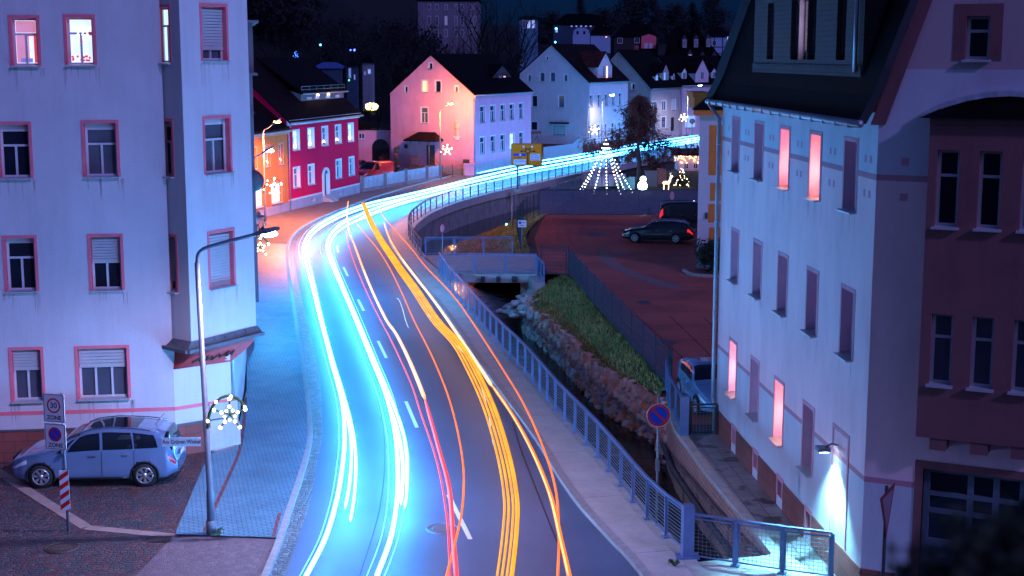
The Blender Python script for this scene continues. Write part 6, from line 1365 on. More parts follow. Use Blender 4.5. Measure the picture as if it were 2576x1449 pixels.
# courtyard side: steel railing with gate, double-wire fence on the bank, mesh fences
railing([V((5.55, 50.3, 0)), V((5.35, 47.5, 0)), V((5.42, 44.2, 0))], 'blue steel railing leading to the small alley gate by the right house', H=1.15, z0=.02, step=1.5, wires=8)
mb = MB(); p = V((5.45, 44.0, 0)); mb.obox(p + V((0, 0, .65)), V((.13, 0, 0)), V((0, .1, 0)), V((0, 0, .65))); tag(mb.build('gate_post', m_rail, None, org=p), 'broad blue steel gate post at the alley', 'post')
railing([V((5.62, 44.0, 0)), V((6.5, 44.1, 0))], 'low dark mesh gate across the alley beside the downpipe', H=1.0, z0=.02, step=.88, wires=0, inner=1, foot=False, mat=m_dkst, name='gate', cat='gate')
m_anth = pm('anthracite_steel', (.045, .055, .08), .5, .15, 5, .05, 40, metal=.2)
def panel_fence(line, label, H, step, nb, z0=0, name='fence', vert=0, mat=None, grp=None, base=0):
    P = along(line, step)
    if (P[-1] - line[-1]).length > .3: P.append(V(line[-1]))
    t = thing(name, P[0], label, 'fence', grp); up = V((0, 0, 1)); m_ = mat or m_anth
    for p in P: mb = MB(); mb.box(p + V((-.035, -.035, z0)), p + V((.035, .035, z0 + H + .08))); mb.build('post', m_, t)
    mb = MB()
    for a, b in zip(P, P[1:]):
        for k in range(nb): z = z0 + .06 + (H - .08) * k / (nb - 1); mb.bar(a + up * z, b + up * z, .022, .022)
        if vert:
            n = int((b - a).length / vert)
            for i in range(1, n): q = a.lerp(b, i / n); mb.bar(q + up * (z0 + .04), q + up * (z0 + H), .012)
        if base: mb.bar(a + up * (z0 + base / 2), b + up * (z0 + base / 2), .05, base)
    mb.build('panel', m_, t); return t
panel_fence(FENCE_LINE[::-1], 'long dark double-bar fence between grass bank and courtyard', 1.45, 2.5, 8, vert=.1, base=.2)
panel_fence([V((1.6, 78.2, 0)), V((3.0, 78.0, 0))], 'short mesh fence panel beside the footbridge end', 1.5, 1.4, 8, vert=.1)
panel_fence([V((.55, 88.2, 0)), V((.35, 97, 0)), V((.95, 103, 0)), V((2.0, 107.4, 0))], 'dark bar fence above the far grass bank beside the small blue sign', 1.7, 2.2, 8, vert=.2)
# dark privacy fence at the back of the courtyard
t = thing('fence', (2.1, 108, 0), 'long dark slatted privacy fence behind the parked cars', 'fence'); P = along([V((2.1, 108, 0)), V((17, 108, 0))], 2.5); mb = MB(); Hf = ZY(478, 108)
for a, b in zip(P, P[1:]):
    for i in range(25): x = a.x + (b.x - a.x) * i / 25; mb.box((x + .004, 107.98, .05), (x + .092, 108.0, Hf))
    for k in range(9): z = .05 + (Hf - .1) * k / 8; mb.box((a.x, 107.95, z), (b.x, 107.975, z + .014))
mb.build('slats', pm('privacy_strip', (.10, .10, .16), .6, .2, 3, .1, 30), t)
for p in P: mb = MB(); mb.box((p.x - .04, 108.0, 0), (p.x + .04, 108.08, Hf + .05)); mb.build('post', m_anth, t)
mb = MB(); mb.box((2.05, 107.94, Hf), (17, 108.05, Hf + .05)); mb.build('top_rail', m_anth, t)
# grey fence on the far left corner of that enclosure
panel_fence([V((2.2, 108.5, 0)), V((3.2, 114, 0)), V((5.3, 122, 0)), V((8.8, 133, 0))], 'pale grey picket fence along the garden above the canal', 1.6, 2.4, 3, vert=.14, mat=m_galv)
# white corrugated fence with brick piers before the red van
m_corr = pm('corrugated_white', (.55, .53, .58), .6, .06, 2, .05, 20); m_pier = pm('pier_brick', (.35, .2, .2), .85, .2, 4, .3, 30)
fl = Gs([(911, 485), (990, 471), (1050, 460), (1107, 451)]); P = along(fl, 4.2); P.append(fl[-1]); t = thing('fence', fl[0], 'pale corrugated fence with brick piers before the red van', 'fence'); mb = MB()
for a, b in zip(P, P[1:]):
    d = (b - a).normalized(); n = V((-d.y, d.x, 0)); L = (b - a).length; k = int(L / .12)
    for i in range(k): p = a + d * (L * (i + .1) / k); q = a + d * (L * (i + .85) / k); o = n * (.03 * (i % 2)); mb.slab([p + o + V((0, 0, .35)), q + o + V((0, 0, .35)), q + o + V((0, 0, 1.35)), p + o + V((0, 0, 1.35))], n * .02)
mb.build('panels', m_corr, t)
for p in P: mb = MB(); mb.box(p + V((-.17, -.17, 0)), p + V((.17, .17, 1.5))); mb.build('pier', m_pier, t)
mb = MB()
for a, b in zip(P, P[1:]): mb.bar(a + V((0, 0, .17)), b + V((0, 0, .17)), .2, .34)
mb.build('base_wall', m_pier, t)
panel_fence(Gs([(1113, 449), (1166, 441)]), 'brown board fence beside the gable of the pink house', 1.15, 2.0, 3, vert=.09, mat=pm('brown_boards', (.2, .08, .07), .8, .2, 4, .2, 20))
mb = MB(); p = G(1181, 441); mb.box(p + V((-.5, -.3, 0)), p + V((.5, .3, 1.1))); mb.box(p + V((-.56, -.36, 1.1)), p + V((.56, .36, 1.18))); tag(mb.build('gate_pier', m_pink, None, org=p), 'short pink rendered gate pier at the corner of the pink house', 'pier')
# blue-lit board fence and arched gate between pink and white houses
t = thing('fence', G(1378, 402), 'pale board fence with an arched gate between the pink and the pale house', 'fence'); P = Gs([(1367, 403), (1440, 393), (1469, 388)]); mb = MB()
for i in range(40): p = P[0].lerp(P[1], i / 40); mb.box(p + V((.0, -.02, .1)), p + V((.13, .02, 1.5)))
mb.build('boards', pm('pale_boards', (.42, .46, .52), .7, .1, 4, .15, 20, stretch=(4, 4, .5)), t)
mb = MB()
for i in range(14): p = P[1].lerp(P[2], (i + .3) / 14); mb.box(p + V((.0, -.02, .1)), p + V((.1, .02, 1.45 + .5 * math.sin(math.pi * (i + .5) / 14))))
mb.build('gate', MATS['pale_boards'], t)
mb = MB()
for k in range(2): p = G(1352 - k * 14, 402); mb.box(p + V((-.06, -.06, 0)), p + V((.06, .06, 2.9)))
p = G(1345, 402); mb.slab([p + V((-1.1, -1, 2.9)), p + V((.75, -1, 3.05)), p + V((.75, 2.5, 3.05)), p + V((-1.1, 2.5, 2.9))], (0, 0, .12)); mb.bar(p + V((-.9, 0, .8)), p + V((.3, 0, 2.8)), .1)
tag(mb.build('carport', pm('carport_wood', (.28, .12, .09), .8, .2, 4, .2, 20), None, org=p), 'small timber carport between the pink house and the pale house', 'carport')
# ================================================================= signs
m_sgw = pm('sign_white', (.8, .8, .8), .4, .03, 2, 0); m_sgr = pm('sign_red', (.7, .02, .02), .4, .04, 2, 0); m_sgb = pm('sign_blue', (.01, .06, .55), .4, .04, 2, 0); m_sgk = pm('sign_black', (.015, .015, .02), .5, .05, 2, 0); m_sgy = pm('sign_yellow', (1, .27, .0), .4, .03, 2, 0); m_grb = pm('sign_back', (.25, .26, .28), .5, .1, 3, 0, metal=.4)
class Panel:                          # flat sign plane: centre, right axis (towards viewer's right), up
    def __init__(s, c, yaw=0): s.c = V(c); s.x = V((math.cos(yaw), math.sin(yaw), 0)); s.n = V((math.sin(yaw), -math.cos(yaw), 0)); s.z = V((0, 0, 1))
    def p(s, x, z, n=0): return s.c + s.x * x + s.z * z + s.n * n
    def rrect(s, mb, x0, x1, z0, z1, r, n0, n1):
        pts = []
        for cx, cz, a0 in ((x1 - r, z1 - r, 0), (x0 + r, z1 - r, 90), (x0 + r, z0 + r, 180), (x1 - r, z0 + r, 270)):
            for k in range(5): a = R(a0 + k * 22.5); pts.append(s.p(cx + r * math.cos(a), cz + r * math.sin(a), n0))
        mb.slab(pts, s.n * (n1 - n0)); return mb
    def disc(s, mb, x, z, r, n0, n1, k=36): mb.slab([s.p(x + r * math.cos(2 * math.pi * i / k), z + r * math.sin(2 * math.pi * i / k), n0) for i in range(k)], s.n * (n1 - n0)); return mb
    def half(s, mb, x, z, r, ang, gap, n0, n1):     # half disc to one side of a diagonal bar
        a0 = math.acos(min(1, gap / r)); k = 18
        pts = [s.p(x + r * math.cos(ang - a0 + 2 * a0 * i / k), z + r * math.sin(ang - a0 + 2 * a0 * i / k), n0) for i in range(k + 1)]; mb.slab(pts, s.n * (n1 - n0)); return mb
    def text(s, txt, x, z, size, n, mat, parent, name='lettering', bold=0, sx=1, align='CENTER'):
        cu = bpy.data.curves.new(name, 'FONT'); cu.body = txt; cu.size = size; cu.align_x = align; cu.align_y = 'CENTER'; cu.extrude = .002; cu.offset = bold
        o = bpy.data.objects.new(name, cu); col.objects.link(o); dg = bpy.context.evaluated_depsgraph_get(); me = bpy.data.meshes.new_from_object(o.evaluated_get(dg)); bpy.data.objects.remove(o)
        me.name = name; o = bpy.data.objects.new(name, me); col.objects.link(o); me.materials.clear(); me.materials.append(mat)
        g = ORG[parent.name]; M = Matrix(((s.x.x, s.z.x, s.n.x, 0), (s.x.y, s.z.y, s.n.y, 0), (s.x.z, s.z.z, s.n.z, 0), (0, 0, 0, 1))); c = s.p(x, z, n) - g
        for v_ in me.vertices: q = V((v_.co.x * sx, v_.co.y, v_.co.z)); v_.co = (M.to_3x3() @ q) + c
        o.parent = parent; ORG[o.name] = g; return o
def post(t, base, h, r=.03, m=None): mb = MB(); mb.tube([base, base + V((0, 0, h))], r, 8); return mb.build('post', m or m_galv, t)
def noparking(P, par, x, z, r, n):
    mb = MB(); P.disc(mb, x, z, r * 1.05, n, n + .004); P.build if 0 else None; mb.build('rim', m_sgw, par)
    mb = MB(); P.disc(mb, x, z, r, n + .004, n + .007); mb.build('red_disc', m_sgr, par)
    mb = MB()
    for a in (45, 225): P.half(mb, x, z, r * .78, R(a), r * .11, n + .007, n + .01)
    mb.build('blue_field', m_sgb, par)
def facing(b): return math.atan2(-b.x, b.y) * 1.0
# zone sign with hazard board
b = G(172, 1336, .06); pxa = pxm(b); b_top = ZY(985, b.y)
t = thing('sign_post', b, 'post with white zone 30 and no-parking zone plates above a red and white striped board', 'road sign')
post(t, b + V((0, 0, 0)), b_top - .1, .035)
yaw = -.28
P = Panel((b.x - .17, b.y - .08, 0), yaw); P.c.z = 0
for (z0, z1) in ((ZY(1060, b.y), ZY(988, b.y)), (ZY(1129, b.y), ZY(1063, b.y))):
    up_ = z0 > ZY(1100, b.y); zc = (z0 + z1) / 2; hw = .3; h2 = (z1 - z0) / 2
    mb = MB(); P.rrect(mb, -hw, hw, z0, z1, .05, 0, .015); pl = mb.build('plate', m_sgw, t)
    mb = MB(); 
    for a in ((-hw + .02, hw - .02, z0 + .02, z0 + .032), (-hw + .02, hw - .02, z1 - .032, z1 - .02), (-hw + .02, -hw + .032, z0 + .02, z1 - .02), (hw - .032, hw - .02, z0 + .02, z1 - .02)): P.rrect(mb, a[0], a[1], a[2], a[3], .004, .016, .018)
    mb.build('border', m_sgk, pl); P.text('ZONE', 0, z0 + .115, .15, .018, m_sgk, pl, bold=.002)
    if up_:
        mb = MB(); P.disc(mb, 0, zc + .06, .19, .016, .019); mb.build('red_ring', m_sgr, pl); mb = MB(); P.disc(mb, 0, zc + .06, .148, .0195, .021); mb.build('ring_field', m_sgw, pl); P.text('30', 0, zc + .06, .2, .023, m_sgk, pl, bold=.003)
    else: noparking(P, pl, 0, zc + .06, .185, .016)
z0, z1 = ZY(1281, b.y), ZY(1182, b.y); P = Panel((b.x - .02, b.y - .06, 0), -.05); mb = MB(); P.rrect(mb, -.12, .12, z0, z1, .01, 0, .012); pl = mb.build('hazard_board', m_sgw, t); mb = MB(); k = .24
for i in range(-1, 4):
    za = z0 + i * k * 1.05; q = [(-.12, za), (.12, za + .17), (.12, za + .17 + .125), (-.12, za + .125)]; q = clip(clip(q, 0, 1, z1), 0, -1, -z0)
    if len(q) >= 3: mb.slab([P.p(x, z, .0125) for x, z in q], P.n * .003)
mb.build('red_stripes', m_sgr, pl)
# street name plate hung on the nearest lamp post
P = Panel((b1.x - .1, b1.y - .14, 0), .05); zc = ZY(1107, b1.y)
t = thing('street_sign', P.p(-.45, zc), 'white street name plate reading Am Grünen Winkel on the nearest lamp post', 'street sign')
mb = MB(); P.rrect(mb, -1.0, -.05, zc - .11, zc + .11, .01, 0, .012); pl = mb.build('plate', m_sgw, t); P.text('Am Grünen Winkel', -.52, zc, .145, .014, m_sgk, pl, sx=.8, bold=.002)
# no-parking sign by the canal
b = G(1645, 1322, .1); zc = ZY(1042, b.y); t = thing('sign_post', b, 'round blue and red no-parking sign standing at the straight canal railing', 'road sign'); b = b + V((.06, -.06, 0)); post(t, b, zc + .42, .03)
P = Panel((b.x, b.y - .05, 0), .1); noparking(P, t, 0, zc, .29, 0); mb = MB(); P.disc(mb, 0, zc, .285, -.012, 0); mb.build('plate', m_grb, t)
mb = MB(); mb.box((b.x - .05, b.y - .05, zc - 1.45), (b.x + .05, b.y + .05, zc - 1.15)); mb.build('clamp', m_galv, t)
# give-way sign seen edge on at the right
b = V((6.05, 23.9, 0)); zt, zb_ = ZY(1229, 23.9), ZY(1352, 23.9); xx = W(2228, 1290, 23.9).x; b = V((xx, 23.9, 0)); t = thing('sign_post', b, 'dark triangular give-way sign turned away beside the right house', 'road sign'); post(t, b, zt + .05, .032, m_dkst)
P = Panel((b.x, b.y - .05, 0), 1.02); mb = MB(); mb.slab([P.p(x, z) for x, z in ((-.42, zt - .05), (.42, zt + .02), (.02, zb_))], P.n * .01); mb.build('plate', pm('sign_dull_red', (.2, .02, .03), .6), t); mb = MB(); mb.slab([P.p(x, z, .011) for x, z in ((-.3, zt - .1), (.3, zt - .06), (.01, zb_ + .16))], P.n * .003); mb.build('field', pm('sign_dull', (.2, .16, .18), .6), t)
# yellow direction sign
b = G(1302, 478, .1); Yb = b.y; t = thing('direction_sign', b, 'big yellow direction sign with a roundabout arrow at the road railing', 'direction sign'); x0, x1, z0, z1 = W(1286, 388, Yb).x, W(1364, 388, Yb).x, ZY(417, Yb), ZY(360, Yb)
mb = MB(); mb.tube([b, V((b.x, b.y, z1 - .2))], .09, 10); mb.build('post', m_galv, t); mb = MB(); mb.prism([b + V((-.3, -.3, 0)), b + V((.3, -.3, 0)), b + V((.3, .3, 0)), b + V((-.3, .3, 0))], 0, .15); mb.build('footing', m_cap, t)
P = Panel((0, Yb - .16, 0), 0); mb = MB(); P.rrect(mb, x0, x1, z0, z1, .12, 0, .05); pl = mb.build('board', m_sgy, t); sx_ = lambda f: x0 + (x1 - x0) * f; sz = lambda f: z1 - (z1 - z0) * f
def bar_(mb, a, b, w_, n=.052): A = P.p(a[0], a[1], n); B = P.p(b[0], b[1], n); d = (B - A).normalized(); o = d.cross(P.n) * (w_ / 2); mb.slab([A - o, B - o, B + o, A + o], P.n * .004)
mb = MB()
for a, b_ in (((.02, .03), (.98, .03)), ((.98, .03), (.98, .97)), ((.98, .97), (.02, .97)), ((.02, .97), (.02, .03))): bar_(mb, (sx_(a[0]), sz(a[1])), (sx_(b_[0]), sz(b_[1])), .03)
cx, cz = sx_(.535), sz(.35); k = 20; r_ = .2
for i in range(k): a, c = 2 * math.pi * i / k, 2 * math.pi * (i + 1) / k; bar_(mb, (cx + r_ * math.cos(a), cz + r_ * math.sin(a)), (cx + r_ * math.cos(c), cz + r_ * math.sin(c)), .09)
bar_(mb, (cx, cz - r_), (cx, sz(.93)), .1)
for sg in (-1, 1):
    bar_(mb, (cx + sg * r_, cz), (cx + sg * .55, cz), .07); mb.slab([P.p(cx + sg * x, cz + z, .052) for x, z in ((.5, .1), (.72, 0), (.5, -.1))], P.n * .004); bar_(mb, (cx + sg * .14, cz + .14), (cx + sg * .34, cz + .34), .07)
mb.build('roundabout_arrow', m_sgk, pl)
for sg in (-1, 1):
    mb = MB(); P.disc(mb, cx + sg * .38, cz + .4, .165, .057, .06, 20); s_ = mb.build('ring', m_sgr, pl); mb = MB(); P.disc(mb, cx + sg * .38, cz + .4, .12, .0605, .062, 20); mb.build('ring_field', m_sgw, pl)
mb = MB(); P.rrect(mb, sx_(.065), sx_(.475), sz(.56), sz(.45), .03, .052, .056); mb.build('blue_field', m_sgb, pl)
mb = MB(); mb.slab([P.p(sx_(.29 + q), sz(v_), .057) for q, v_ in ((-.04, .55), (.04, .55), (.015, .46), (-.015, .46))], P.n * .003); mb.build('motorway_symbol', m_sgw, pl)
mb = MB(); P.rrect(mb, sx_(.615), sx_(.93), sz(.76), sz(.46), .03, .052, .056); P.rrect(mb, sx_(.075), sx_(.475), sz(.94), sz(.71), .03, .052, .056); mb.build('white_fields', m_sgw, pl)
P.text('zur A72', sx_(.2), sz(.635), .2, .057, m_sgk, pl)
for tx, f in (('Schloss', .51), ('Zentrum', .61), ('Museum', .71)): P.text(tx, sx_(.63), sz(f), .21, .058, m_sgb, pl, align='LEFT')
P.text('Am Auersberg', sx_(.29), sz(.78), .17, .058, m_sgb, pl); P.text('P', sx_(.14), sz(.885), .16, .058, m_sgb, pl)
# small signs
b = G(1114, 687, .1); t = thing('sign_post', b, 'small round white sign seen obliquely at the footbridge entrance', 'road sign'); zc = ZY(574, b.y); post(t, b, zc + .25); P = Panel((b.x - .02, b.y - .05, 0), 1.1); mb = MB(); P.disc(mb, 0, zc, .3, 0, .01); mb.build('red_rim', m_sgr, t); mb = MB(); P.disc(mb, 0, zc, .22, .011, .014); mb.build('field', m_sgw, t)
b = G(1313, 632, 0); t = thing('sign_post', b, 'small white and blue information sign on a pole by the courtyard fence', 'sign'); zc = ZY(562, b.y); post(t, b, zc + .2); P = Panel((b.x, b.y - .05, 0), 0); mb = MB(); P.rrect(mb, -.25, .27, zc - .23, zc + .2, .02, 0, .01); pl = mb.build('plate', m_sgw, t); mb = MB(); P.rrect(mb, -.2, -.04, zc - .02, zc + .13, .01, .011, .014); mb.build('blue_square', m_sgb, pl); mb = MB(); P.rrect(mb, 0, .2, zc + .05, zc + .08, .005, .011, .013); P.rrect(mb, -.15, .15, zc - .13, zc - .1, .005, .011, .013); mb.build('text_lines', m_sgk, pl)
b = V((W(1289, 560, 105).x - .0, 104, 0)); t = thing('pole', b, 'blue-lit metal pole standing on the far grass bank', 'pole'); mb = MB(); mb.tube([b + V((0, 0, -.6)), V((b.x, b.y, ZY(492, 104)))], .07, 8); mb.build('post', m_galv, t)
b = V((W(1688, 520, 107).x, 106.5, 0)); t = thing('sign_post', b, 'small pinkish oval sign before the dark privacy fence', 'sign'); post(t, b, ZY(505, 106.5)); P = Panel((b.x, b.y - .05, 0), 0); mb = MB(); zc = ZY(492, 106.5); mb.slab([P.p(.17 * math.cos(a * .3927), zc + .32 * math.sin(a * .3927)) for a in range(16)], P.n * .01); mb.build('plate', pm('sign_pinkish', (.6, .3, .32), .6), t)
b = G(1740, 370, 0); t = thing('sign_post', b, 'round sign on a tall pole at the far end of the road', 'road sign'); zc = ZY(305, b.y); post(t, b, zc + .3, .05); P = Panel((b.x, b.y - .08, 0), 0); mb = MB(); P.disc(mb, 0, zc, .36, 0, .01); mb.build('plate', m_sgr, t); mb = MB(); P.disc(mb, 0, zc, .24, .011, .014); mb.build('field', m_grb, t)
# ================================================================= covers
m_iron = pm('cast_iron', (.11, .075, .065), .55, .3, 8, .5, 40, metal=.3)
def cover(p, r, label, m, hexa=False):
    t = MB()
    t.rod(p + V((0, 0, .004)), (0, 0, 1), r, .016, 36); o = t.build('manhole_cover', m, None, org=p); tag(o, label, 'manhole cover')
    t = MB()
    for k in range(24): a = 2 * math.pi * k / 24; t.box(p + V((r * .86 * math.cos(a) - .03, r * .86 * math.sin(a) - .03, .012)), p + V((r * .86 * math.cos(a) + .03, r * .86 * math.sin(a) + .03, .022)))
    for i in range(-5, 6):
        for j in range(-5, 6):
            x, y = i * r * .15, j * r * .15
            if x * x + y * y < (r * .72) ** 2: t.box(p + V((x - .026, y - .026, .012)), p + V((x + .026, y + .026, .022)))
    t.build('raised_pattern', m, o)
    t = MB(); t.tube([p + V((r * 1.08 * math.cos(a * .1745), r * 1.08 * math.sin(a * .1745), .004)) for a in range(37)], .03, 5); t.build('rim', m_galv if not hexa else m, o)
cover(G(1113, 1331), .37, 'round iron cover in the road under the red trails', pm('cover_steel', (.16, .16, .18), .45, .25, 8, .4, 40, metal=.3))
cover(G(155, 1379, .06), .36, 'rusty round iron cover in the cobbled square', m_iron, True)
p = G(404, 1357, .07); mb = MB(); mb.box(p + V((-.27, -.2, -.02)), p + V((.27, .2, .012))); o = tag(mb.build('drain_grate', m_iron, None, org=p), 'rusty rectangular drain grate at the end of the kerb strip', 'drain grate'); mb = MB()
for i in range(7): mb.box(p + V((-.25, -.17 + i * .052, .012)), p + V((.25, -.145 + i * .052, .026)))
mb.build('bars', m_iron, o)
# ================================================================= cars
def lerp(a, b, t): return a + (b - a) * t
def prof(tab, x):                       # piecewise smooth table lookup
    if x <= tab[0][0]: return tab[0][1]
    for (a, va), (b, vb) in zip(tab, tab[1:]):
        if x <= b: t = (x - a) / (b - a); return lerp(va, vb, t * t * (3 - 2 * t) * .5 + t * .5)
    return tab[-1][1]
m_tyre = pm('tyre_rubber', (.015, .015, .017), .8, .1, 6, .1, 40); m_rim = pm('alloy_rim', (.55, .56, .6), .3, .08, 5, 0, metal=.85); m_trim = pm('car_trim_black', (.012, .012, .014), .4, .1, 4, 0)
m_cglass = glassm('car_glass', (.006, .008, .014), .04); m_chrome = pm('car_chrome', (.7, .72, .76), .18, .05, 4, 0, metal=1)
m_tail = pm('tail_lens', (.5, .01, .015), .15, .1, 6, 0, coat=1); m_head = pm('head_lens', (.6, .65, .7), .1, .1, 6, 0, coat=1)
def paint(name, c, metal=.5): return pm(name, c, .22, .04, 1.5, 0, metal=metal, coat=1)
def car(loc, rz, label, cat, S, body, group='parked cars', lit_tail=False):
    """S: L, W, wheelbase front/rear x, wheel r, tables of roof height, belt height, half width; glass spans"""
    t = thing(S['name'], (0, 0, 0), label, cat, group); L = S['L']; hw = S['W'] / 2
    NX, NV = 72, 22
    def sec(x, v):                      # v: 0 floor centre .. 1 roof centre on +y side
        zt = prof(S['top'], x); zb = min(prof(S['belt'], x), zt - .02); zl = prof(S['low'], x); w = hw * prof(S['wid'], x)
        tum = prof(S['tum'], x); wt = w * (1 - tum * max(0, (zt - zb)) / .55)
        pts = [(0, zl), (w * .9, zl), (w * .985, zl + .1), (w * 1.0, lerp(zl, zb, .42)), (w * .985, lerp(zl, zb, .72)), (w * .955, zb), (lerp(w * .955, wt, .5) + .01, lerp(zb, zt, .5)), (wt, zt - min(.1, (zt - zb) * .2)), (wt * .8, zt - .015), (wt * .4, zt), (0, zt + .005)]
        vs_ = [0, .1, .18, .3, .4, .5, .6, .74, .8, .9, 1]
        for i in range(len(vs_) - 1):
            if v <= vs_[i + 1] + 1e-9:
                s = (v - vs_[i]) / (vs_[i + 1] - vs_[i]); a, b = pts[i], pts[i + 1]
                p0 = pts[max(0, i - 1)]; p3 = pts[min(len(pts) - 1, i + 2)]
                if i in (0, 1, 5): return lerp(a[0], b[0], s), lerp(a[1], b[1], s)
                c = lambda k: .5 * (2 * a[k] + (b[k] - p0[k]) * s + (2 * p0[k] - 5 * a[k] + 4 * b[k] - p3[k]) * s * s + (3 * a[k] - p0[k] - 3 * b[k] + p3[k]) * s ** 3)
                return c(0), c(1)
        return pts[-1]
    def P(x, v, side, off=0):
        y, z = sec(x, v); e = .01; y2, z2 = sec(x, min(1, v + e)); y1, z1 = sec(x, max(0, v - e)); ty, tz = y2 - y1, z2 - z1; l = math.hypot(ty, tz) or 1
        return V((x, (y + tz / l * off) * side, z - ty / l * off))
    mb = MB(); mb.sm = True; xs = [L * (.5 - .5 * math.cos(math.pi * i / NX)) * .55 + L * i / NX * .45 for i in range(NX + 1)]; r = S['r']
    for side in (1, -1):
        vs = [P(x, j / NV, side) for x in xs for j in range(NV + 1)]; fs = []
        for i in range(NX):
            for j in range(NV):
                c = (vs[i * (NV + 1) + j] + vs[(i + 1) * (NV + 1) + j + 1]) / 2
                if any((c.x - wx) ** 2 + (c.z - r) ** 2 < (r * 1.16) ** 2 and j >= 2 for wx in S['wx']) and c.z < r * 2.1 and j < NV * .5: continue
                f = [i * (NV + 1) + j, i * (NV + 1) + j + 1, (i + 1) * (NV + 1) + j + 1, (i + 1) * (NV + 1) + j]; fs.append(f)
        mb.add(vs, fs)
    for x in (0, L):
        ring = [P(x, j / NV, 1) for j in range(NV + 1)] + [P(x, j / NV, -1) for j in range(NV, -1, -1)]
        mb.add(ring, [(j, j + 1, 2 * NV - j, 2 * NV + 1 - j) for j in range(NV)])
    mb.build('body', body, t)
    def patch(x0, x1, v0, v1, side, off, nx=8, nv=5, fx=None, mbx=None):
        m = mbx or MB(); m.sm = True; vs = []
        for i in range(nx + 1):
            for j in range(nv + 1):
                tv = j / nv; a = fx[0](tv) if fx else x0; b = fx[1](tv) if fx else x1
                vs.append(P(lerp(a, b, i / nx), lerp(v0, v1, tv), side, off))
        m.add(vs, [(i * (nv + 1) + j, i * (nv + 1) + j + 1, (i + 1) * (nv + 1) + j + 1, (i + 1) * (nv + 1) + j) for i in range(nx) for j in range(nv)]); return m
    for (x0, x1, xt0, xt1), side in [(g_, sd_) for g_ in S['glass'] for sd_ in (1, -1)]:
        m = MB(); patch(0, 0, .515, .725, side, .012, fx=(lambda q, a=x0, b=xt0: lerp(a, b, q), lambda q, a=x1, b=xt1: lerp(a, b, q)), mbx=m)
        m.build('side_window', m_cglass, t)
    for nm, (x0, x1, v0, v1) in (('windscreen', S['screen']), ('rear_window', S['rear'])):
        m = MB()
        for side in (1, -1): patch(x0, x1, v0, v1, side, .012, 10, 6, mbx=m)
        m.build(nm, m_cglass, t)
    if S.get('roofglass'):
        m = MB(); x0, x1 = S['roofglass']
        for side in (1, -1): patch(x0, x1, .82, 1, side, .008, 10, 5, mbx=m)
        m.build('glass_roof', m_cglass, t)
    for wx in S['wx']:
        for side in (1, -1):
            y = side * (hw - .1); m = MB(); pr_ = [(-.1, r * .62), (-.1, r * .95), (-.06, r), (.06, r), (.1, r * .95), (.1, r * .66)]; k = 26; m.sm = True
            vs = [V((wx + q * math.cos(2 * math.pi * i / k), y + side * d, r + q * math.sin(2 * math.pi * i / k))) for d, q in pr_ for i in range(k)]
            m.add(vs, [(a * k + i, a * k + (i + 1) % k, (a + 1) * k + (i + 1) % k, (a + 1) * k + i) for a in range(len(pr_) - 1) for i in range(k)]); wh = m.build('wheel', m_tyre, t)
            m = MB()
            for i in range(S.get('spokes', 5)):
                a = 2 * math.pi * i / S.get('spokes', 5) + .3
                for da in (-.13, .13): m.bar(V((wx + .05 * math.cos(a), y + side * .09, r + .05 * math.sin(a))), V((wx + r * .64 * math.cos(a + da), y + side * .1, r + r * .64 * math.sin(a + da))), .045, .03, up=(0, 1, 0))
            m.tube([V((wx + r * .65 * math.cos(2 * math.pi * i / k), y + side * .098, r + r * .65 * math.sin(2 * math.pi * i / k))) for i in range(k + 1)], .022, 6); m.rod((wx, y + side * .09, r), (0, 1, 0), .07, .04, 12); m.build('rim', m_rim, wh)
            m = MB(); m.rod((wx, y + side * .01, r), (0, 1, 0), r * .64, .03, 24); m.build('hub_shadow', m_trim, wh)
            m = MB(); m.tube([V((wx + r * 1.14 * math.cos(R(a)), side * (hw * prof(S['wid'], wx) - .012), r + r * 1.14 * math.sin(R(a)))) for a in range(-20, 201, 10)], .03, 6); m.rod((wx, side * (hw - .3), r), (0, 1, 0), r * 1.12, .36, 24); m.build('wheel_arch', m_trim, t)
    for side in (1, -1):
        m = patch(*S['head'], side, .012, 6, 4); m.build('headlight', m_head, t)
        m = patch(*S['tail'], side, .014, 6, 4); m.build('taillight', em('tail_glow', (1, .02, .03), .8, (.5, .01, .01)) if lit_tail else m_tail, t)
        x, z = S['mirror']; y = side * (hw * .97 + .1); m = MB(); m.ball((x, y, z), .1, 8, 6, (.7, 1.1, .75)); m.bar((x, y, z - .04), (x, side * hw * .9, z - .06), .05); m.build('wing_mirror', body, t)
        m = MB()
        for x in S['handles']: q = P(x, .45, side, .02); m.obox(q, (.1, 0, 0), (0, .015, 0), (0, 0, .014))
        m.build('door_handle', m_chrome, t)
        m = MB()
        for x in S['seams']:
            for j in range(8): v0, v1 = .2 + .3 * j / 8, .2 + .3 * (j + 1) / 8; m.bar(P(x, v0, side, .002), P(x, v1, side, .002), .012, .008)
        m.build('door_seam', m_trim, t)
        m = MB(); m.tube([P(lerp(S['wx'][0] + r * 1.3, S['wx'][1] - r * 1.3, i / 8), .16, side, .01) for i in range(9)], .035, 6); m.build('sill_strip', m_trim, t)
    m = MB(); zl = prof(S['low'], .02)
    m.box((-.005, -hw * .55, zl + .1), (.03, hw * .55, zl + .32)); m.box((-.008, -hw * .4, zl + .4), (.03, hw * .4, zl + .5)); m.build('grille', m_trim, t)
    m = MB(); m.box((-.02, -.26, zl + .3), (-.008, .26, zl + .41)); m.box((L + .012, -.26, S['plate']), (L + .024, .26, S['plate'] + .11)); m.build('number_plate', m_sgw, t)
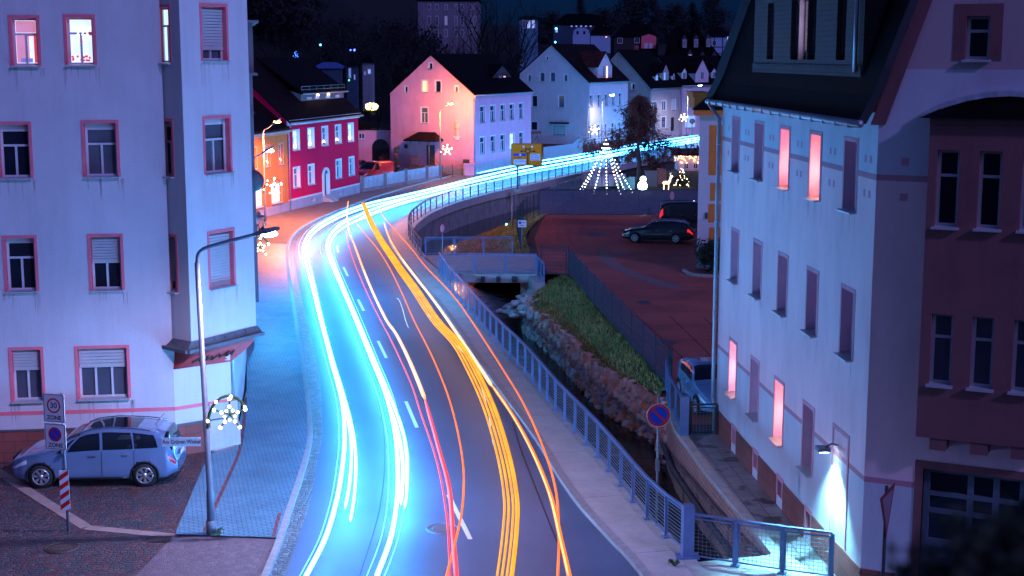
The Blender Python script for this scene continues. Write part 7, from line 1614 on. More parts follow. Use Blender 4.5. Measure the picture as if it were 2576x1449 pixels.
    if S.get('rails'):
        m = MB()
        for side in (1, -1): m = MB(); m.tube([P(lerp(*S['rails'], i / 8), .78, side, .035) for i in range(9)], .018, 6); m.build('roof_rail', S.get('railm', m_chrome), t)
    if S.get('aerial'): m = MB(); q = P(S['aerial'], 1, 1); m.tube([q, q + V((.25, 0, .3))], .008, 5); m.build('aerial', m_trim, t)
    t.location = V(loc); t.rotation_euler = (0, 0, rz); return t
MPV = dict(name='parked_car', L=4.6, W=1.82, r=.335, wx=(.88, 3.72), spokes=7, plate=.75,
  top=[(0, .62), (.12, .82), (.5, .97), (1.0, 1.06), (1.22, 1.12), (1.75, 1.44), (2.2, 1.6), (2.7, 1.655), (3.4, 1.63), (4.0, 1.56), (4.32, 1.46), (4.48, 1.05), (4.6, .7)],
  belt=[(0, .55), (.5, .8), (1.2, .98), (3.0, 1.03), (4.2, 1.08), (4.6, .66)], low=[(0, .28), (.4, .2), (4.2, .2), (4.6, .36)], wid=[(0, .62), (.12, .8), (.4, .93), (.9, 1), (3.8, 1), (4.3, .95), (4.55, .84), (4.6, .78)], tum=[(0, 0), (1.1, .02), (1.8, .18), (3.8, .17), (4.6, .1)],
  glass=[(1.62, 2.52, 1.95, 2.5), (2.6, 3.42, 2.58, 3.36), (3.47, 4.1, 3.41, 3.98), (1.3, 1.56, 1.78, 1.86)], screen=(1.24, 1.95, .76, 1), rear=(4.28, 4.47, .7, 1), head=(.06, .5, .43, .5), tail=(4.36, 4.57, .41, .5), mirror=(1.55, 1.05), handles=(2.3, 3.2), seams=(1.5, 2.56, 3.45), rails=(1.9, 4.1), aerial=3.9, roofglass=(2.15, 3.5))
m_steel = paint('steel_blue_paint', (.17, .27, .45), .45)
pf, pr_ = G(107, 1226, .06), G(368, 1222, .06); d = (pr_ - pf); rz = math.atan2(d.y, d.x)
c, s = math.cos(rz), math.sin(rz); yo = .78
o = pf + V((-s, c, 0)) * yo - V((c, s, 0)) * .88
car((o.x, o.y, .06), rz, 'silver blue people carrier parked on the cobbles before the lilac house', 'car', MPV, m_steel)
WAG = dict(name='parked_car', L=4.62, W=1.78, r=.32, wx=(.86, 3.5), spokes=7, plate=.72,
  top=[(0, .58), (.12, .74), (.6, .88), (1.15, .95), (1.35, 1.0), (1.95, 1.33), (2.4, 1.43), (3.2, 1.44), (3.9, 1.38), (4.25, 1.25), (4.48, .95), (4.62, .68)],
  belt=[(0, .5), (.6, .74), (1.4, .88), (3.4, .93), (4.3, .96), (4.62, .64)], low=[(0, .26), (.4, .18), (4.2, .2), (4.62, .34)], wid=[(0, .62), (.12, .8), (.4, .93), (.9, 1), (3.6, 1), (4.2, .95), (4.55, .85), (4.62, .8)], tum=[(0, 0), (1.2, .02), (1.9, .2), (3.8, .2), (4.6, .1)],
  glass=[(1.75, 2.5, 2.05, 2.45), (2.58, 3.3, 2.53, 3.2), (3.38, 4.15, 3.28, 3.9)], screen=(1.36, 2.1, .76, 1), rear=(4.12, 4.44, .7, 1), head=(.06, .5, .42, .5), tail=(4.22, 4.58, .4, .5), mirror=(1.65, .93), handles=(2.3, 3.15), seams=(1.6, 2.54, 3.4), rails=(2.0, 4.0))
m_black = paint('black_paint', (.012, .013, .018), .2)
pf, pr_ = G(1597, 610), G(1708, 613); d = pr_ - pf; rz = math.atan2(d.y, d.x); c, s = math.cos(rz), math.sin(rz); k = (d.length) / 2.64
o = pf + V((-s, c, 0)) * .76 - V((c, s, 0)) * .86
car((o.x, o.y, 0), rz, 'low black estate car with bright alloy rims parked in the courtyard', 'car', WAG, m_black, lit_tail=True)
VAN = dict(name='parked_van', L=4.9, W=1.92, r=.34, wx=(.95, 3.95), spokes=5, plate=.8,
  top=[(0, .66), (.12, .9), (.5, 1.05), (.95, 1.14), (1.15, 1.2), (1.8, 1.66), (2.2, 1.78), (3.0, 1.8), (4.3, 1.77), (4.7, 1.6), (4.84, 1.1), (4.9, .75)],
  belt=[(0, .6), (.5, .86), (1.2, 1.02), (3.4, 1.06), (4.6, 1.1), (4.9, .7)], low=[(0, .3), (.4, .22), (4.5, .24), (4.9, .4)], wid=[(0, .66), (.12, .82), (.4, .94), (.9, 1), (4.2, 1), (4.7, .95), (4.9, .86)], tum=[(0, 0), (1.1, .02), (1.8, .15), (4.3, .14), (4.9, .1)],
  glass=[(1.6, 2.5, 1.95, 2.48), (2.6, 3.5, 2.58, 3.46), (3.58, 4.5, 3.54, 4.4)], screen=(1.18, 1.95, .76, 1), rear=(4.66, 4.8, .68, 1), head=(.06, .5, .43, .5), tail=(4.6, 4.84, .42, .6), mirror=(1.5, 1.1), handles=(2.35, 3.3), seams=(1.5, 2.56, 3.54), rails=(2.1, 4.5), railm=m_trim)
b = G(1644, 576); car((b.x + 5.3, b.y + 1.4, 0), math.pi, 'tall black people carrier behind the black estate car, its tail to the left', 'van', VAN, m_black, lit_tail=True)
HAT = dict(name='parked_car', L=4.2, W=1.78, r=.32, wx=(.8, 3.35), spokes=5, plate=.75,
  top=[(0, .6), (.12, .78), (.5, .93), (.95, 1.02), (1.15, 1.08), (1.8, 1.42), (2.2, 1.5), (2.9, 1.49), (3.5, 1.4), (3.9, 1.2), (4.1, .95), (4.2, .66)],
  belt=[(0, .52), (.5, .78), (1.2, .94), (3.0, 1.0), (3.8, 1.04), (4.2, .62)], low=[(0, .26), (.4, .2), (3.9, .22), (4.2, .36)], wid=[(0, .6), (.12, .8), (.4, .93), (.85, 1), (3.4, 1), (3.8, .95), (4.1, .86), (4.2, .8)], tum=[(0, 0), (1.0, .02), (1.7, .2), (3.5, .2), (4.2, .1)],
  glass=[(1.6, 2.4, 1.9, 2.36), (2.48, 3.3, 2.44, 3.1)], screen=(1.2, 1.95, .76, 1), rear=(3.72, 4.06, .7, 1), head=(.06, .55, .42, .5), tail=(3.85, 4.16, .4, .55), mirror=(1.5, 1.0), handles=(2.2, 3.0), seams=(1.5, 2.44))
m_bcar = paint('pale_blue_paint', (.22, .4, .62), .4)
f = G(1764, 1042); car((f.x + .75, f.y - .75, 0), R(96), 'pale blue hatchback parked nose to us between the bank fence and the right house', 'car', HAT, m_bcar)
RVAN = dict(name='parked_van', L=4.3, W=1.8, r=.32, wx=(.85, 3.5), spokes=5, plate=.8,
  top=[(0, .62), (.12, .86), (.5, 1.0), (.9, 1.08), (1.1, 1.14), (1.6, 1.58), (1.95, 1.8), (2.4, 1.84), (3.9, 1.82), (4.2, 1.74), (4.27, 1.1), (4.3, .7)],
  belt=[(0, .56), (.5, .82), (1.2, .98), (3.0, 1.05), (4.3, 1.05)], low=[(0, .28), (.4, .22), (4.0, .24), (4.3, .36)], wid=[(0, .64), (.12, .82), (.4, .94), (.9, 1), (3.9, 1), (4.2, .97), (4.3, .92)], tum=[(0, 0), (1.0, .02), (1.7, .14), (4.0, .1), (4.3, .06)],
  glass=[(1.45, 2.2, 1.75, 2.18)], screen=(1.12, 1.8, .76, 1), rear=(4.2, 4.26, .68, .95), head=(.06, .5, .43, .5), tail=(4.1, 4.28, .42, .7), mirror=(1.4, 1.05), handles=(2.1,), seams=(1.35, 2.3))
b = V((-13.6, 138.8, 0)); car((b.x - 1.2, b.y - 2.0, 0), R(52), 'red delivery van parked behind the pale corrugated fence', 'van', RVAN, paint('red_paint', (.62, .02, .03), .1))
b = V((-13.75, 84.8, .1)); car((W(652, 545, 95).x - 1.05, 98.6, .1), R(-90), 'dark car half hidden behind the lilac corner house', 'car', HAT, paint('navy_paint', (.03, .05, .11), .3))
# ================================================================= trees, shrubs, Christmas lights
random.seed(21)
m_bark = pm('bark', (.06, .045, .04), .95, .3, 5, .6, 20); m_barkp = pm('pale_bark', (.16, .12, .11), .9, .3, 4, .5, 20)
lfm = [pm('needle_dark', (.07, .03, .03), .8, .3, 3, 0), pm('needle_mid', (.15, .06, .05), .8, .3, 3, 0), pm('needle_brown', (.22, .09, .07), .8, .3, 3, 0)]
# conifer at the road: pale trunk, drooping ragged boughs
b = G(1607, 455); t = thing('conifer_tree', b, 'ragged drooping conifer with a pale trunk beside the road', 'tree')
Yt = b.y; H = ZY(236, Yt); mb = MB()
tp = [b + V((0, 0, 0)), b + V((.03, 0, 1.6)), b + V((-.12, 0, 3.2)), b + V((-.05, 0, 5.2)), b + V((.1, 0, 7)), V((b.x - .1, b.y, H))]
mb.tube(crv(tp, 4), [.28 - .25 * i / 20 for i in range(21)], 8); mb.build('trunk', m_barkp, t)
br = MB(); lf = MB()
def spray(lf, p, d, n, ln, sp, mi):
    for _ in range(n):
        a = V((random.gauss(0, sp), random.gauss(0, sp), random.gauss(-.03, sp * .8))); q = p + a; w_ = V((random.uniform(-1, 1), random.uniform(-1, 1), random.uniform(-.5, .5))).normalized()
        e = (d * random.uniform(.4, 1) + V((random.gauss(0, .35), random.gauss(0, .35), random.uniform(-.7, .1)))).normalized() * ln * random.uniform(.6, 1.3); lf.mi = random.choices([0, 1, 2], mi)[0]
        lf.add([q - w_ * .042, q + w_ * .042, q + e], [(0, 1, 2)])
for i in range(58):
    f = (i / 57) ** .9; z = 2.2 + (H - 2.4) * f; a = i * 2.4 + random.uniform(-.5, .5)
    R_ = (6.2 * (1 - f) ** .62 * (.55 + .45 * math.sin(math.pi * min(1, f * 1.9 + .12))) + .2) * random.choice([.45, .7, .9, 1.0, 1.25]) * (.5 if z < 3.0 else 1)
    p0 = V((b.x - .05, b.y, z)); d = V((math.cos(a), math.sin(a), 0)); up = .35 * R_ if f > .55 else .08
    pts = crv([p0, p0 + d * R_ * .4 + V((0, 0, up * .6)), p0 + d * R_ * .75 + V((0, 0, up * .4 - .15)), p0 + d * R_ + V((0, 0, -.35 * (1 - f) + up * .1 - .1))], 4); br.tube(pts, [.045 - .003 * k for k in range(len(pts))], 5)
    for k, q in enumerate(pts[2:]):
        n = int((2.5 + 1.5 * k) * (.5 + R_ * .25)); spray(lf, q, d, n, .34, .17 + .05 * R_, (1.2, 1, .5 if f < .5 else .2))
        if random.random() < .55:                     # hanging twigs
            for s in range(4): spray(lf, q + V((random.gauss(0, .12), random.gauss(0, .12), -.18 * s)), V((0, 0, -1)), 9, .28, .08, (1, 1, .8))
br.build('branches', m_bark, t); lf.build('crown', lfm, t, recalc=False)
# fresh low boughs beside its foot
def shrub(base, rx, rz, n, label, mats, name='shrub', cat='shrub', ln=.12, wd=.03, stems=7, z0=.1, lum=None):
    base = V(base); t = thing(name, base, label, cat); mb = MB()
    for i in range(stems): a = random.uniform(0, 6.28); mb.tube(crv([base, base + V((math.cos(a) * rx * .35, math.sin(a) * rx * .35, rz * .8)), base + V((math.cos(a) * rx * .75, math.sin(a) * rx * .75, rz * 1.6))], 3), .018, 4)
    mb.build('stem', m_bark, t); lf = MB(); cl = []
    for i in range(max(10, n // 60)):
        while True:
            p = V((random.uniform(-1, 1), random.uniform(-1, 1), random.uniform(-1, 1)))
            if p.length < 1: break
        cl.append((V((p.x * rx, p.y * rx, rz + z0 + p.z * rz)), random.uniform(.12, .3) * rx, random.random()))
    for i in range(n):
        c, r_, mi = random.choice(cl); g3 = [max(-1.5, min(1.5, random.gauss(0, 1))) * r_ for _ in range(3)]; p = base + c + V((g3[0], g3[1], g3[2] * .8))
        if p.z < base.z + .02: continue
        u = V((random.uniform(-1, 1), random.uniform(-1, 1), random.uniform(-1, 1))).normalized(); w_ = u.orthogonal().normalized(); lf.mi = int(mi * len(mats)) if random.random() < .7 else random.randrange(len(mats))
        lf.add([p - u * ln, p + w_ * wd, p + u * ln, p - w_ * wd], [(0, 1, 2, 3)])
    lf.build('foliage', mats, t, recalc=False); return t
grn = [pm('leaf_dark', (.018, .035, .012), .7, .3, 3, 0), pm('leaf_mid', (.04, .07, .02), .7, .3, 3, 0), pm('leaf_light', (.08, .11, .03), .7, .3, 3, 0)]
dk = [pm('leaf_black', (.008, .012, .01), .8, .3, 3, 0), pm('leaf_dark', (.018, .035, .012))]
shrub(G(1650, 452), 1.0, .75, 1600, 'feathery olive bough bush at the foot of the conifer', grn[1:] + [lfm[2]])
shrub(V((11.3, 79.0, 0)), 1.0, .85, 2200, 'dark evergreen shrub before the orange-panelled house', dk, ln=.13, wd=.045)
mb = MB(); q = crv([V((9.6, 79.3, 0)), V((9.9, 77.6, 0)), V((11.2, 76.9, 0)), V((13, 76.8, 0))], 4)
for a, c in zip(q, q[1:]): mb.bar(a + V((0, 0, .06)), c + V((0, 0, .06)), .16, .14)
tag(mb.build('bed_kerb', m_kerb), 'curved stone edging of the planting bed with the dark shrub', 'edging')
shrub(V((-12.9, 147, 0)), .8, .9, 900, 'bare reddish bush between the red van and the pink house', [lfm[2], lfm[0]], ln=.1, wd=.012, stems=14)
shrub(V((-11.7, 145.5, 0)), .35, 1.6, 900, 'slim ivy-clad post beside the porch of the pink house', [lfm[2], grn[0]], name='ivy_post', ln=.09, wd=.04)
shrub(V((-15.2, 143, 0)), .9, .9, 900, 'dark hedge bush by the yard wall beside the crimson house', dk)
# weeds at the foot of things
for x, y, lb in ((548, 1345, 'small weed tuft at the foot of the nearest lamp post'), (1697, 1425, 'small weed tuft in the paving by the square railing post')):
    shrub(G(x, y, .1), .12, .08, 90, lb, grn[1:], name='weed_tuft', cat='weed', ln=.05, wd=.012, stems=2, z0=.02)
# dark bush close to the camera, bottom right
bq = W(2640, 1560, 2.6)
mb = MB(); mb.sm = True; mb.add([V((.2 + i * .5, -1.5 + j * .6, (bq.z - .72) * min(1, max(.0, 1.25 - .16 * j) + .02 * math.sin(i * 2.1 + j)) if 0 < i < 11 and j < 9 else 0)) for i in range(12) for j in range(10)], [(i * 10 + j, i * 10 + j + 1, (i + 1) * 10 + j + 1, (i + 1) * 10 + j) for i in range(11) for j in range(9)]); tag(mb.build('terrace_slope', m_hill), kind='structure')
shrub(V((bq.x, bq.y, bq.z - .3)), .25, .2, 7000, 'dark blurred bush close to the camera in the bottom right corner', dk, ln=.022, wd=.01, stems=12)
# bare trees on the dark hillside
m_bt = pm('night_bark', (.009, .009, .011), .95, .3, 5, .2, 20)
def bare_tree(h, sd):
    random.seed(sd); t = thing('bare_tree', (0, 0, 0), 'tall bare tree', 'tree', 'bare trees on the dark hillside'); tr_b = MB(); bm_ = MB()
    def grow(p, d, L, r, lvl):
        n = 4; pts = [p]
        for k in range(n): d = (d + V((random.gauss(0, .12), random.gauss(0, .12), .05))).normalized(); pts.append(pts[-1] + d * L / n)
        (tr_b if lvl == 0 else bm_).tube(pts, [r * (1 - .6 * k / n) for k in range(n + 1)], 6 if lvl == 0 else 3, cap=False)
        if lvl < 4:
            for k in range((7, 5, 4, 3)[lvl]):
                q = pts[1 + (k % n)].lerp(pts[min(n, 2 + (k % n))], random.random()) if lvl else pts[1 + k % (n)].lerp(pts[min(n, 2 + k % n)], random.random())
                a = random.uniform(0, 6.28); nd = (d * .75 + V((math.cos(a), math.sin(a), random.uniform(.0, .5))) * .75).normalized(); grow(q, nd, L * random.uniform(.42, .62), r * .45, lvl + 1)
    grow(V((0, 0, 0)), V((0, 0, 1)), h * .62, h * .018, 0); tr_b.build('trunk', m_bt, t); bm_.build('branches', m_bt, t); return t
protos = [bare_tree(17, 4), bare_tree(14, 9)]
spots = [(1015, 214, 0), (985, 236, 1), (1052, 226, 0), (1090, 232, 1), (930, 226, 0), (880, 212, 1), (820, 238, 0), (765, 226, 0), (705, 215, 1), (1128, 236, 0), (1165, 240, 1), (1225, 205, 0), (1262, 200, 1), (1290, 212, 0), (1245, 222, 0), (960, 190, 1), (900, 186, 0), (1190, 236, 0)]
seen = ['{} bare tree by the {}'.format(a, b_) for a, b_ in (('tall', 'pink house ridge, left of the mansion'), ('thin', 'bush of yellow lights'), ('broad', 'pink gable, under the mansion wall'), ('thin', 'pink house roof before the mansion'), ('tall', 'pale garden house'), ('small', 'blue lit panes'), ('tall', 'end of the crimson house roof'), ('broad', 'blue fairy-light cottage, to its right'), ('small', 'crimson roof, left of the fairy-light cottage'), ('tall', 'pink roof, before the middle of the mansion'), ('thin', 'pink roof, before the right end of the mansion'), ('broad', 'dormer of the pink house, left of the tower'), ('small', 'gap between the pink and the pale house'), ('tall', 'pale house gable, before the tower'), ('broad', 'right end of the pink ridge'), ('small', 'garden house, nearer in the gardens'), ('near', 'shed with the blue-lit roof'), ('slim', 'pink roof, at the mansion corner'))]
random.seed(2)
for i, (x, Y, k) in enumerate(spots):
    o = protos[k] if i < 2 and i == k else copy_tree(protos[k]); X = W(x, 140, Y).x; o.location = (X, Y, hillz(X, Y) - .3); o.rotation_euler = (0, 0, random.uniform(0, 6.28)); s_ = random.uniform(.85, 1.2); o.scale = (s_, s_, s_ * random.uniform(.9, 1.15)); o['label'] = seen[i]
# rounded crowns on the skyline
m_sil = [pm('crown_night', (.006, .008, .012), .9, .3, 2, 0), pm('crown_night_b', (.012, .016, .02), .9, .3, 2, 0)]
def dark_tree(h, rx, sd, con=False):
    random.seed(sd); t = thing('dark_tree', (0, 0, 0), 'dark tree', 'tree', 'dark trees on the skyline'); mb = MB(); mb.tube([(0, 0, -1), (0, 0, h * .6)], [.5, .2], 6); mb.build('trunk', m_bt, t); lf = MB()
    cl = []
    for i in range(46):
        f = random.random(); a = random.uniform(0, 6.28)
        rr_ = rx * ((1 - f) * .9 + .05 if con else math.sin(math.pi * (.12 + .86 * f)) ** .7) * random.uniform(.3, 1); cl.append(V((math.cos(a) * rr_, math.sin(a) * rr_, h * (.12 + .86 * f))))
    for i in range(3400):
        c = random.choice(cl); p = c + V((random.gauss(0, rx * .13), random.gauss(0, rx * .13), random.gauss(0, rx * .12))); u = V((random.uniform(-1, 1), random.uniform(-1, 1), random.uniform(-1, 1))).normalized() * rx * .055; w_ = u.orthogonal().normalized() * rx * .03; lf.mi = random.randrange(2)
        lf.add([p - u, p + w_, p + u, p - w_], [(0, 1, 2, 3)])
    lf.build('crown', m_sil, t, recalc=False); return t
dp = [dark_tree(11, 5.5, 31), dark_tree(12, 3.2, 32, True), dark_tree(9, 6.5, 33)]
ds = [(1590, 430, 0, 1.5, 'big round dark crown on the skyline above the long dark roofs'), (1700, 440, 2, 1.2, 'low wide dark crown on the skyline right of the big round one'), (1460, 430, 1, 1.1, 'pointed dark tree on the skyline above the small blue house'), (1790, 420, 0, 1.2, 'dark crown on the skyline at the edge of the right house roof'), (1390, 420, 2, 1.0, 'wide dark crown on the skyline right of the tower house'), (1640, 425, 1, 1.25, 'pointed dark tree between the skyline crowns'), (1740, 425, 1, 1.0, 'small pointed dark tree near the skyline right end'), (1520, 420, 2, 1.1, 'wide dark crown on the skyline left of the big round one'), (1280, 222, 0, .95, 'dense dark tree beside the tower house'), (1240, 226, 0, .9, 'dense dark tree behind the dormer of the pink house'), (870, 250, 0, 1.2, 'dense dark tree behind the dark gardens'), (690, 260, 2, 1.6, 'dense dark tree above the crimson roof'), (1000, 262, 2, 1.4, 'dense dark tree left of the mansion')]
for i, (x, Y, k, s_, lb) in enumerate(ds):
    o = dp[k] if i in (0, 1, 2) and k == {0: 0, 1: 2, 2: 1}[i] else copy_tree(dp[k]); X = W(x, 140, Y).x; o.location = (X, Y, hillz(X, Y) - .5); o.scale = (s_, s_, s_); o['label'] = lb
# ---------------------------------------------------------------- Christmas lights
m_bulb = em('warm_bulb', (1, .72, .42), 16); m_bulbw = em('white_bulb', (.95, .9, 1), 14); m_garl = pm('garland_green', (.03, .09, .03), .8, .3, 8, .3, 30); m_wire = pm('wire_black', (.02, .02, .02), .6)
def star(c, label, yaw=0, sc_=1.0, power=0, par=None):
    P = Panel(c, yaw); t = thing('christmas_star', c, label, 'christmas light', 'star decorations hung on the lamp posts'); fr_ = MB(); bl_ = MB()
    for k in range(5):
        a = R(90 + 72 * k); e = P.p(.42 * sc_ * math.cos(a), .42 * sc_ * math.sin(a)); fr_.tube([P.p(0, 0), e], .022, 5); bl_.ball(e, .045 * sc_, 7, 5); bl_.ball(P.p(.22 * sc_ * math.cos(a), .22 * sc_ * math.sin(a), .03), .04 * sc_, 7, 5)
        bl_.ball(P.p(.14 * sc_ * math.cos(a + .63), .14 * sc_ * math.sin(a + .63), .03), .035 * sc_, 6, 4)
    arc = [P.p(-.68 * sc_ + .1 + .55 * sc_ * (1 - math.cos(R(q))), -.35 * sc_ + .85 * sc_ * math.sin(R(q))) for q in range(0, 141, 14)]; fr_.tube(arc, .04, 6); fr_.tube([P.p(0, .3 * sc_), P.p(.0, .55 * sc_)], .02, 5)
    for q in arc[1::3]: bl_.ball(q + P.n * .05, .04 * sc_, 6, 4)
    fr_.build('frame', m_garl, t); bl_.build('bulbs', m_bulb, t); return t
c1 = W(578, 1043, b1.y - .1); star(c1, 'star of warm bulbs on a green garland bracket, on the nearest lamp post', .1, .95)
star(W(655, 622, 69), 'star of warm bulbs seen just under the nearest lamp head, before the corner house edge', .1, 1.0)
star(W(690, 470, 100), 'star of bulbs under the orange lamp before the orange house', .2, 1.25)
star(W(1125, 378, 139), 'star of bulbs on the orange lamp post before the pink house', .2, 1.1)
star(W(1496, 328, 173.8), 'star of bulbs on the lamp post at the pale gabled house', .2, 1.2)
star(W(1721, 297, 198), 'farthest star of bulbs, above the end of the road', .2, 1.2)
# light pyramid of strings on a mast
b = G(1523, 486); b.z = 0; Yp = b.y; ap_ = V((b.x, Yp, ZY(352, Yp))); t = thing('light_pyramid', b, 'tent-shaped mast of white light strings beside the conifer', 'christmas light'); mb = MB(); mb.tube([b, ap_], .035, 6); mb.build('mast', m_wire, t); wr_ = MB(); bl_ = MB()
for k, (x, dy) in enumerate(((1455, -.6), (1490, -1.9), (1522, -2.3), (1556, -2.0), (1590, -.6), (1575, 1.8), (1470, 1.8))):
    foot = V((W(x, 480, Yp).x, Yp + dy, .15)); pts = [ap_.lerp(foot, i / 15) + V((0, 0, -.28 * math.sin(math.pi * i / 15))) for i in range(16)]; wr_.tube(pts, .008, 4)
    for q in pts: bl_.ball(q, .042, 6, 4)
wr_.build('wire', m_wire, t); bl_.build('bulbs', m_bulbw, t)
# glowing globe, deer, small lit tree, hut with icicles, tank, board, boxes in the garden
b = G(1616, 482); t = thing('light_globe', b, 'blazing white light figure standing behind the privacy fence', 'christmas light'); mb = MB(); mb.ball(b + V((0, 0, .5)), .42, 14, 10, (1, .8, 1.05)); mb.ball(b + V((.05, 0, 1.1)), .27, 12, 8); mb.build('shade', em('globe_glow', (.75, .95, 1), 9), t); mb = MB(); mb.rod(b + V((0, 0, .06)), (0, 0, 1), .4, .12, 16); mb.build('base', m_wire, t)
L = bpy.data.lights.new('globe_light', 'POINT'); L.energy = 120; L.color = (.6, .9, 1); L.shadow_soft_size = .5; lo = bpy.data.objects.new('globe_light', L); col.objects.link(lo); lo.parent = t; lo.location = (0, -.6, .9)
b = G(1677, 478); t = thing('light_deer', b, 'small standing deer figure outlined in warm lights', 'christmas light'); mb = MB(); q = lambda x, z, y=0: b + V((x, y, z)); body = [q(-.32, .62), q(-.1, .66), q(.18, .68), q(.3, .95), q(.36, 1.2), q(.5, 1.18)]
mb.tube(crv(body, 3), [.12, .15, .16, .16, .16, .15, .14, .13, .12, .1, .08, .08, .09, .09, .08, .05], 8)
for x, y in ((-.28, -.09), (-.25, .09), (.14, -.09), (.17, .09)): mb.tube([q(x, .62, y), q(x + .03, .3, y), q(x, 0, y)], [.07, .035, .03], 6)
for s in (-1, 1): mb.tube([q(.36, 1.24, .03 * s), q(.3, 1.42, .12 * s), q(.4, 1.55, .16 * s)], .016, 5); mb.tube([q(.32, 1.4, .1 * s), q(.22, 1.5, .14 * s)], .013, 5)
mb.tube([q(-.33, .66), q(-.42, .58)], .03, 5); mb.build('body', em('deer_glow', (1, .72, .42), 1.2, (.5, .4, .3)), t); bl_ = MB()
for s in crv(body, 4): bl_.ball(s + V((0, -.15, .05)), .03, 5, 4)
for x in (-.28, .14): 
    for z in (.1, .3, .5): bl_.ball(q(x, z, -.13), .03, 5, 4)
bl_.build('bulbs', m_bulb, t)
b = G(1715, 470); random.seed(8); t = shrub(b, .55, .7, 900, 'small fir tree wound with warm lights before the hut', dk, name='lit_fir_tree', cat='christmas light', z0=.0); bl_ = MB()
for i in range(24): f = random.random() ** 1.4 * .98; a = random.uniform(3.4, 6.0); r_ = .75 * (1 - f) + .05; bl_.ball(b + V((r_ * math.cos(a), -abs(r_ * math.sin(a)) - .05, .15 + 1.6 * f)), .03, 6, 4)
bl_.build('bulbs', m_bulb, t)
Yh = 150; xa, xb = W(1693, 440, Yh).x, W(1775, 440, Yh).x; t = thing('garden_hut', (xa, Yh, 0), 'small white garden hut with a glowing icicle light curtain under its eaves', 'hut'); zt = ZY(392, Yh); mb = MB(); mb.box((xa + .5, Yh, 0), (xb, Yh + 3, zt)); mb.build('wall', m_wh, t); mb = MB(); mb.slab([V((xa - .1, Yh - .5, zt + .05)), V((xb + .2, Yh - .5, zt + .05)), V((xb + .2, Yh + 3.2, zt + .5)), V((xa - .1, Yh + 3.2, zt + .5))], (0, 0, .1)); mb.build('roof', MATS['roof_tile'], t)
w = Wall((xa + .5, Yh), (xb, Yh)); window(t, w, w.rect(1720, 1732, 410, 425), style='2', dep=.0, n0=.03); window(t, w, w.rect(1744, 1756, 410, 425), style='2', dep=.0, n0=.03)
bl_ = MB(); random.seed(4)
for i in range(110): bl_.ball(V((lerp(xa, xb, random.random()), Yh - .52, zt - random.random() ** 1.5 * .75)), .035, 5, 4)
bl_.build('icicle_lights', em('icicle_bulb', (1, .5, .22), 10), t)
b = G(1533, 478); t = thing('garden_tank', b, 'pale ribbed half-round tunnel tank in the garden behind the fence', 'tank'); mb = MB(); mb.sm = True; n_ = 14; xs = [-1.6, -.6, .0, .6, 1.7]; Rr = 1.05
vs = [b + V((x * .95, 2.4 + Rr * .95 * math.cos(math.pi * i / n_), .2 + Rr * math.sin(math.pi * i / n_))) for x in xs for i in range(n_ + 1)]; mb.add(vs, [(c * (n_ + 1) + i, c * (n_ + 1) + i + 1, (c + 1) * (n_ + 1) + i + 1, (c + 1) * (n_ + 1) + i) for c in range(4) for i in range(n_)]); mb.sm = False; mb.poly(vs[:n_ + 1]); mb.poly(vs[-n_ - 1:]); mb.build('shell', pm('tank_sheet', (.45, .47, .5), .4, .1, 3, .1, 20), t); mb = MB()
for x in xs: mb.tube([b + V((x * .95, 2.4 + (Rr * .95 + .02) * math.cos(math.pi * i / n_), .2 + (Rr + .02) * math.sin(math.pi * i / n_))) for i in range(n_ + 1)], .03, 5)
mb.build('ribs', m_galv, t)
b = G(1665, 462); mb = MB(); mb.slab([b + V((-.35, 0, 0)), b + V((.45, .1, 0)), b + V((.4, .5, 1.35)), b + V((-.45, .4, 1.45))], (.02, -.06, .0)); tag(mb.build('wooden_board', pm('plywood', (.42, .2, .1), .7, .2, 4, .1, 20), None, org=b), 'tilted brown wooden board leaning in the garden', 'board')
b = G(1640, 470); mb = MB(); mb.box(b + V((-.55, .2, 0)), b + V((.5, 1.2, 1.35))); mb.box(b + V((-.6, .15, 1.35)), b + V((.55, 1.25, 1.42)));
for i in range(8): mb.box(b + V((-.55 + i * .13, .17, .02)), b + V((-.46 + i * .13, .2, 1.33)))
tag(mb.build('storage_box', pm('grey_store', (.2, .2, .24), .7, .1, 3, .1, 20), None, org=b), 'grey board storage box between globe and wooden board', 'box')
b = G(1578, 478); mb = MB(); mb.box(b + V((-.5, .3, 0)), b + V((.15, 1.0, 1.0))); mb.box(b + V((.17, .3, 0)), b + V((.7, .95, 1.15))); mb.box(b + V((-.54, .26, 1.0)), b + V((.15, 1.04, 1.06))); tag(mb.build('water_butt', pm('teal_plastic', (.06, .22, .28), .5, .1, 3, 0), None, org=b), 'teal storage bin beside the tunnel tank', 'bin')
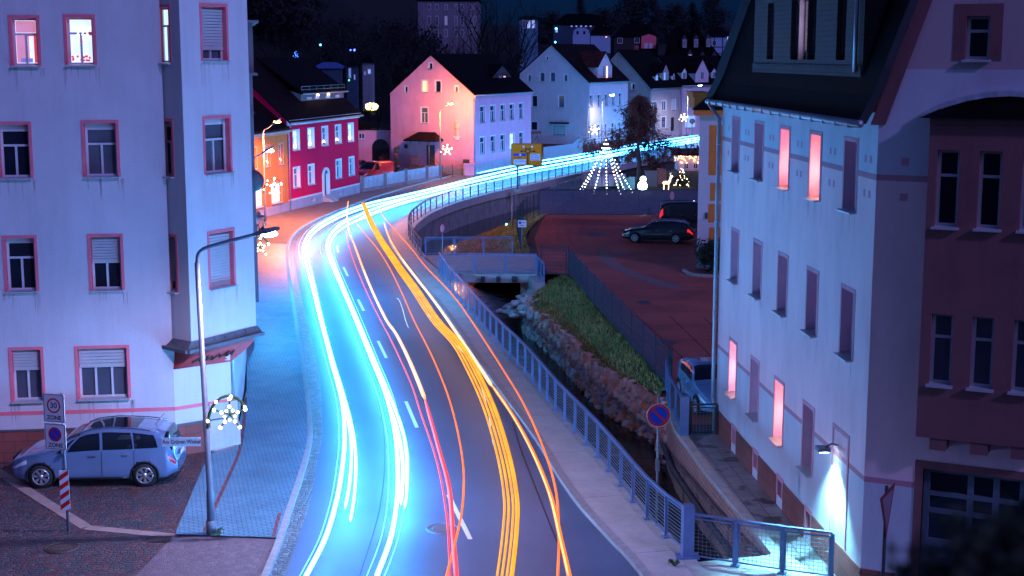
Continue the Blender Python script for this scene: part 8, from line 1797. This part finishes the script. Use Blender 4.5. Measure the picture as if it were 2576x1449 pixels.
mb = MB(); mb.poly([V((4.2, 114, .0)), V((3.5, 108.6, .0)), V((22, 108.6, .0)), V((30, 160, .0)), V((22, 158, 0)), V((10, 134, .0))]); tag(mb.build('garden_lawn', m_soil), kind='structure')
# sphere bush of coloured lights, small blue lamp points
b = W(934, 285, 158); b.z = hillz(b.x, b.y) + .2; t = shrub(V((b.x, b.y, ZY(285, 158) - .3)), .7, .6, 700, 'round bush thick with yellow and white fairy lights beside the pink house', dk, name='lit_bush', cat='christmas light'); bl_ = MB(); random.seed(6)
for i in range(120):
    x, y = random.gauss(0, 1), random.gauss(0, 1); l = math.hypot(x, y) or 1; k = random.random() ** .5; q = W(934 + x / l * k * 17, 268 + y / l * k * 10, 157.2 + .6 * random.random()); bl_.ball(q, .06, 5, 4)
bl_.build('fairy_lights', em('fairy_yellow', (1, .75, .2), 4), t)
def lantern(x, y, Y, label, m, r=.11):
    c = W(x, y, Y); g = hillz(c.x, c.y); t = thing('garden_lantern', (c.x, c.y, min(g, c.z - .5)), label, 'lantern'); mb = MB(); mb.tube([V((c.x, c.y, min(g, c.z - .5))), c], .03, 5); mb.build('post', m_wire, t); mb = MB(); mb.ball(c, r, 8, 6); mb.build('globe', m, t)
cy = em('cyan_globe', (.1, .6, 1), 6); bb = em('blue_globe', (.06, .15, 1), 4)
lantern(806, 113, 186, 'single cyan lantern glowing above the blue-roofed shed', cy, .13); lantern(882, 126, 186, 'left of two small blue lanterns above the garden house panes', bb, .12); lantern(892, 126, 186, 'right of two small blue lanterns above the garden house panes', bb, .16); lantern(878, 202, 160, 'small green lantern in the dark garden beside the crimson house', em('green_globe', (.05, 1, .3), 2), .1); lantern(1399, 72, 378, 'far cyan lantern at the dark hall on the hill', cy, .3)
lantern(1397, 106, 300, 'far cyan street lantern right of the tower house', cy, .2)
b = G(1274, 566, -.9); t = thing('ground_light', b, 'small cyan light on a spike in the grass of the far bank', 'lamp'); mb = MB(); mb.tube([b + V((0, 0, -.5)), b], .02, 5); mb.build('spike', m_wire, t); mb = MB(); mb.ball(b + V((0, 0, .05)), .07, 8, 6); mb.build('globe', em('cyan_spot', (.1, .9, .8), 12), t)
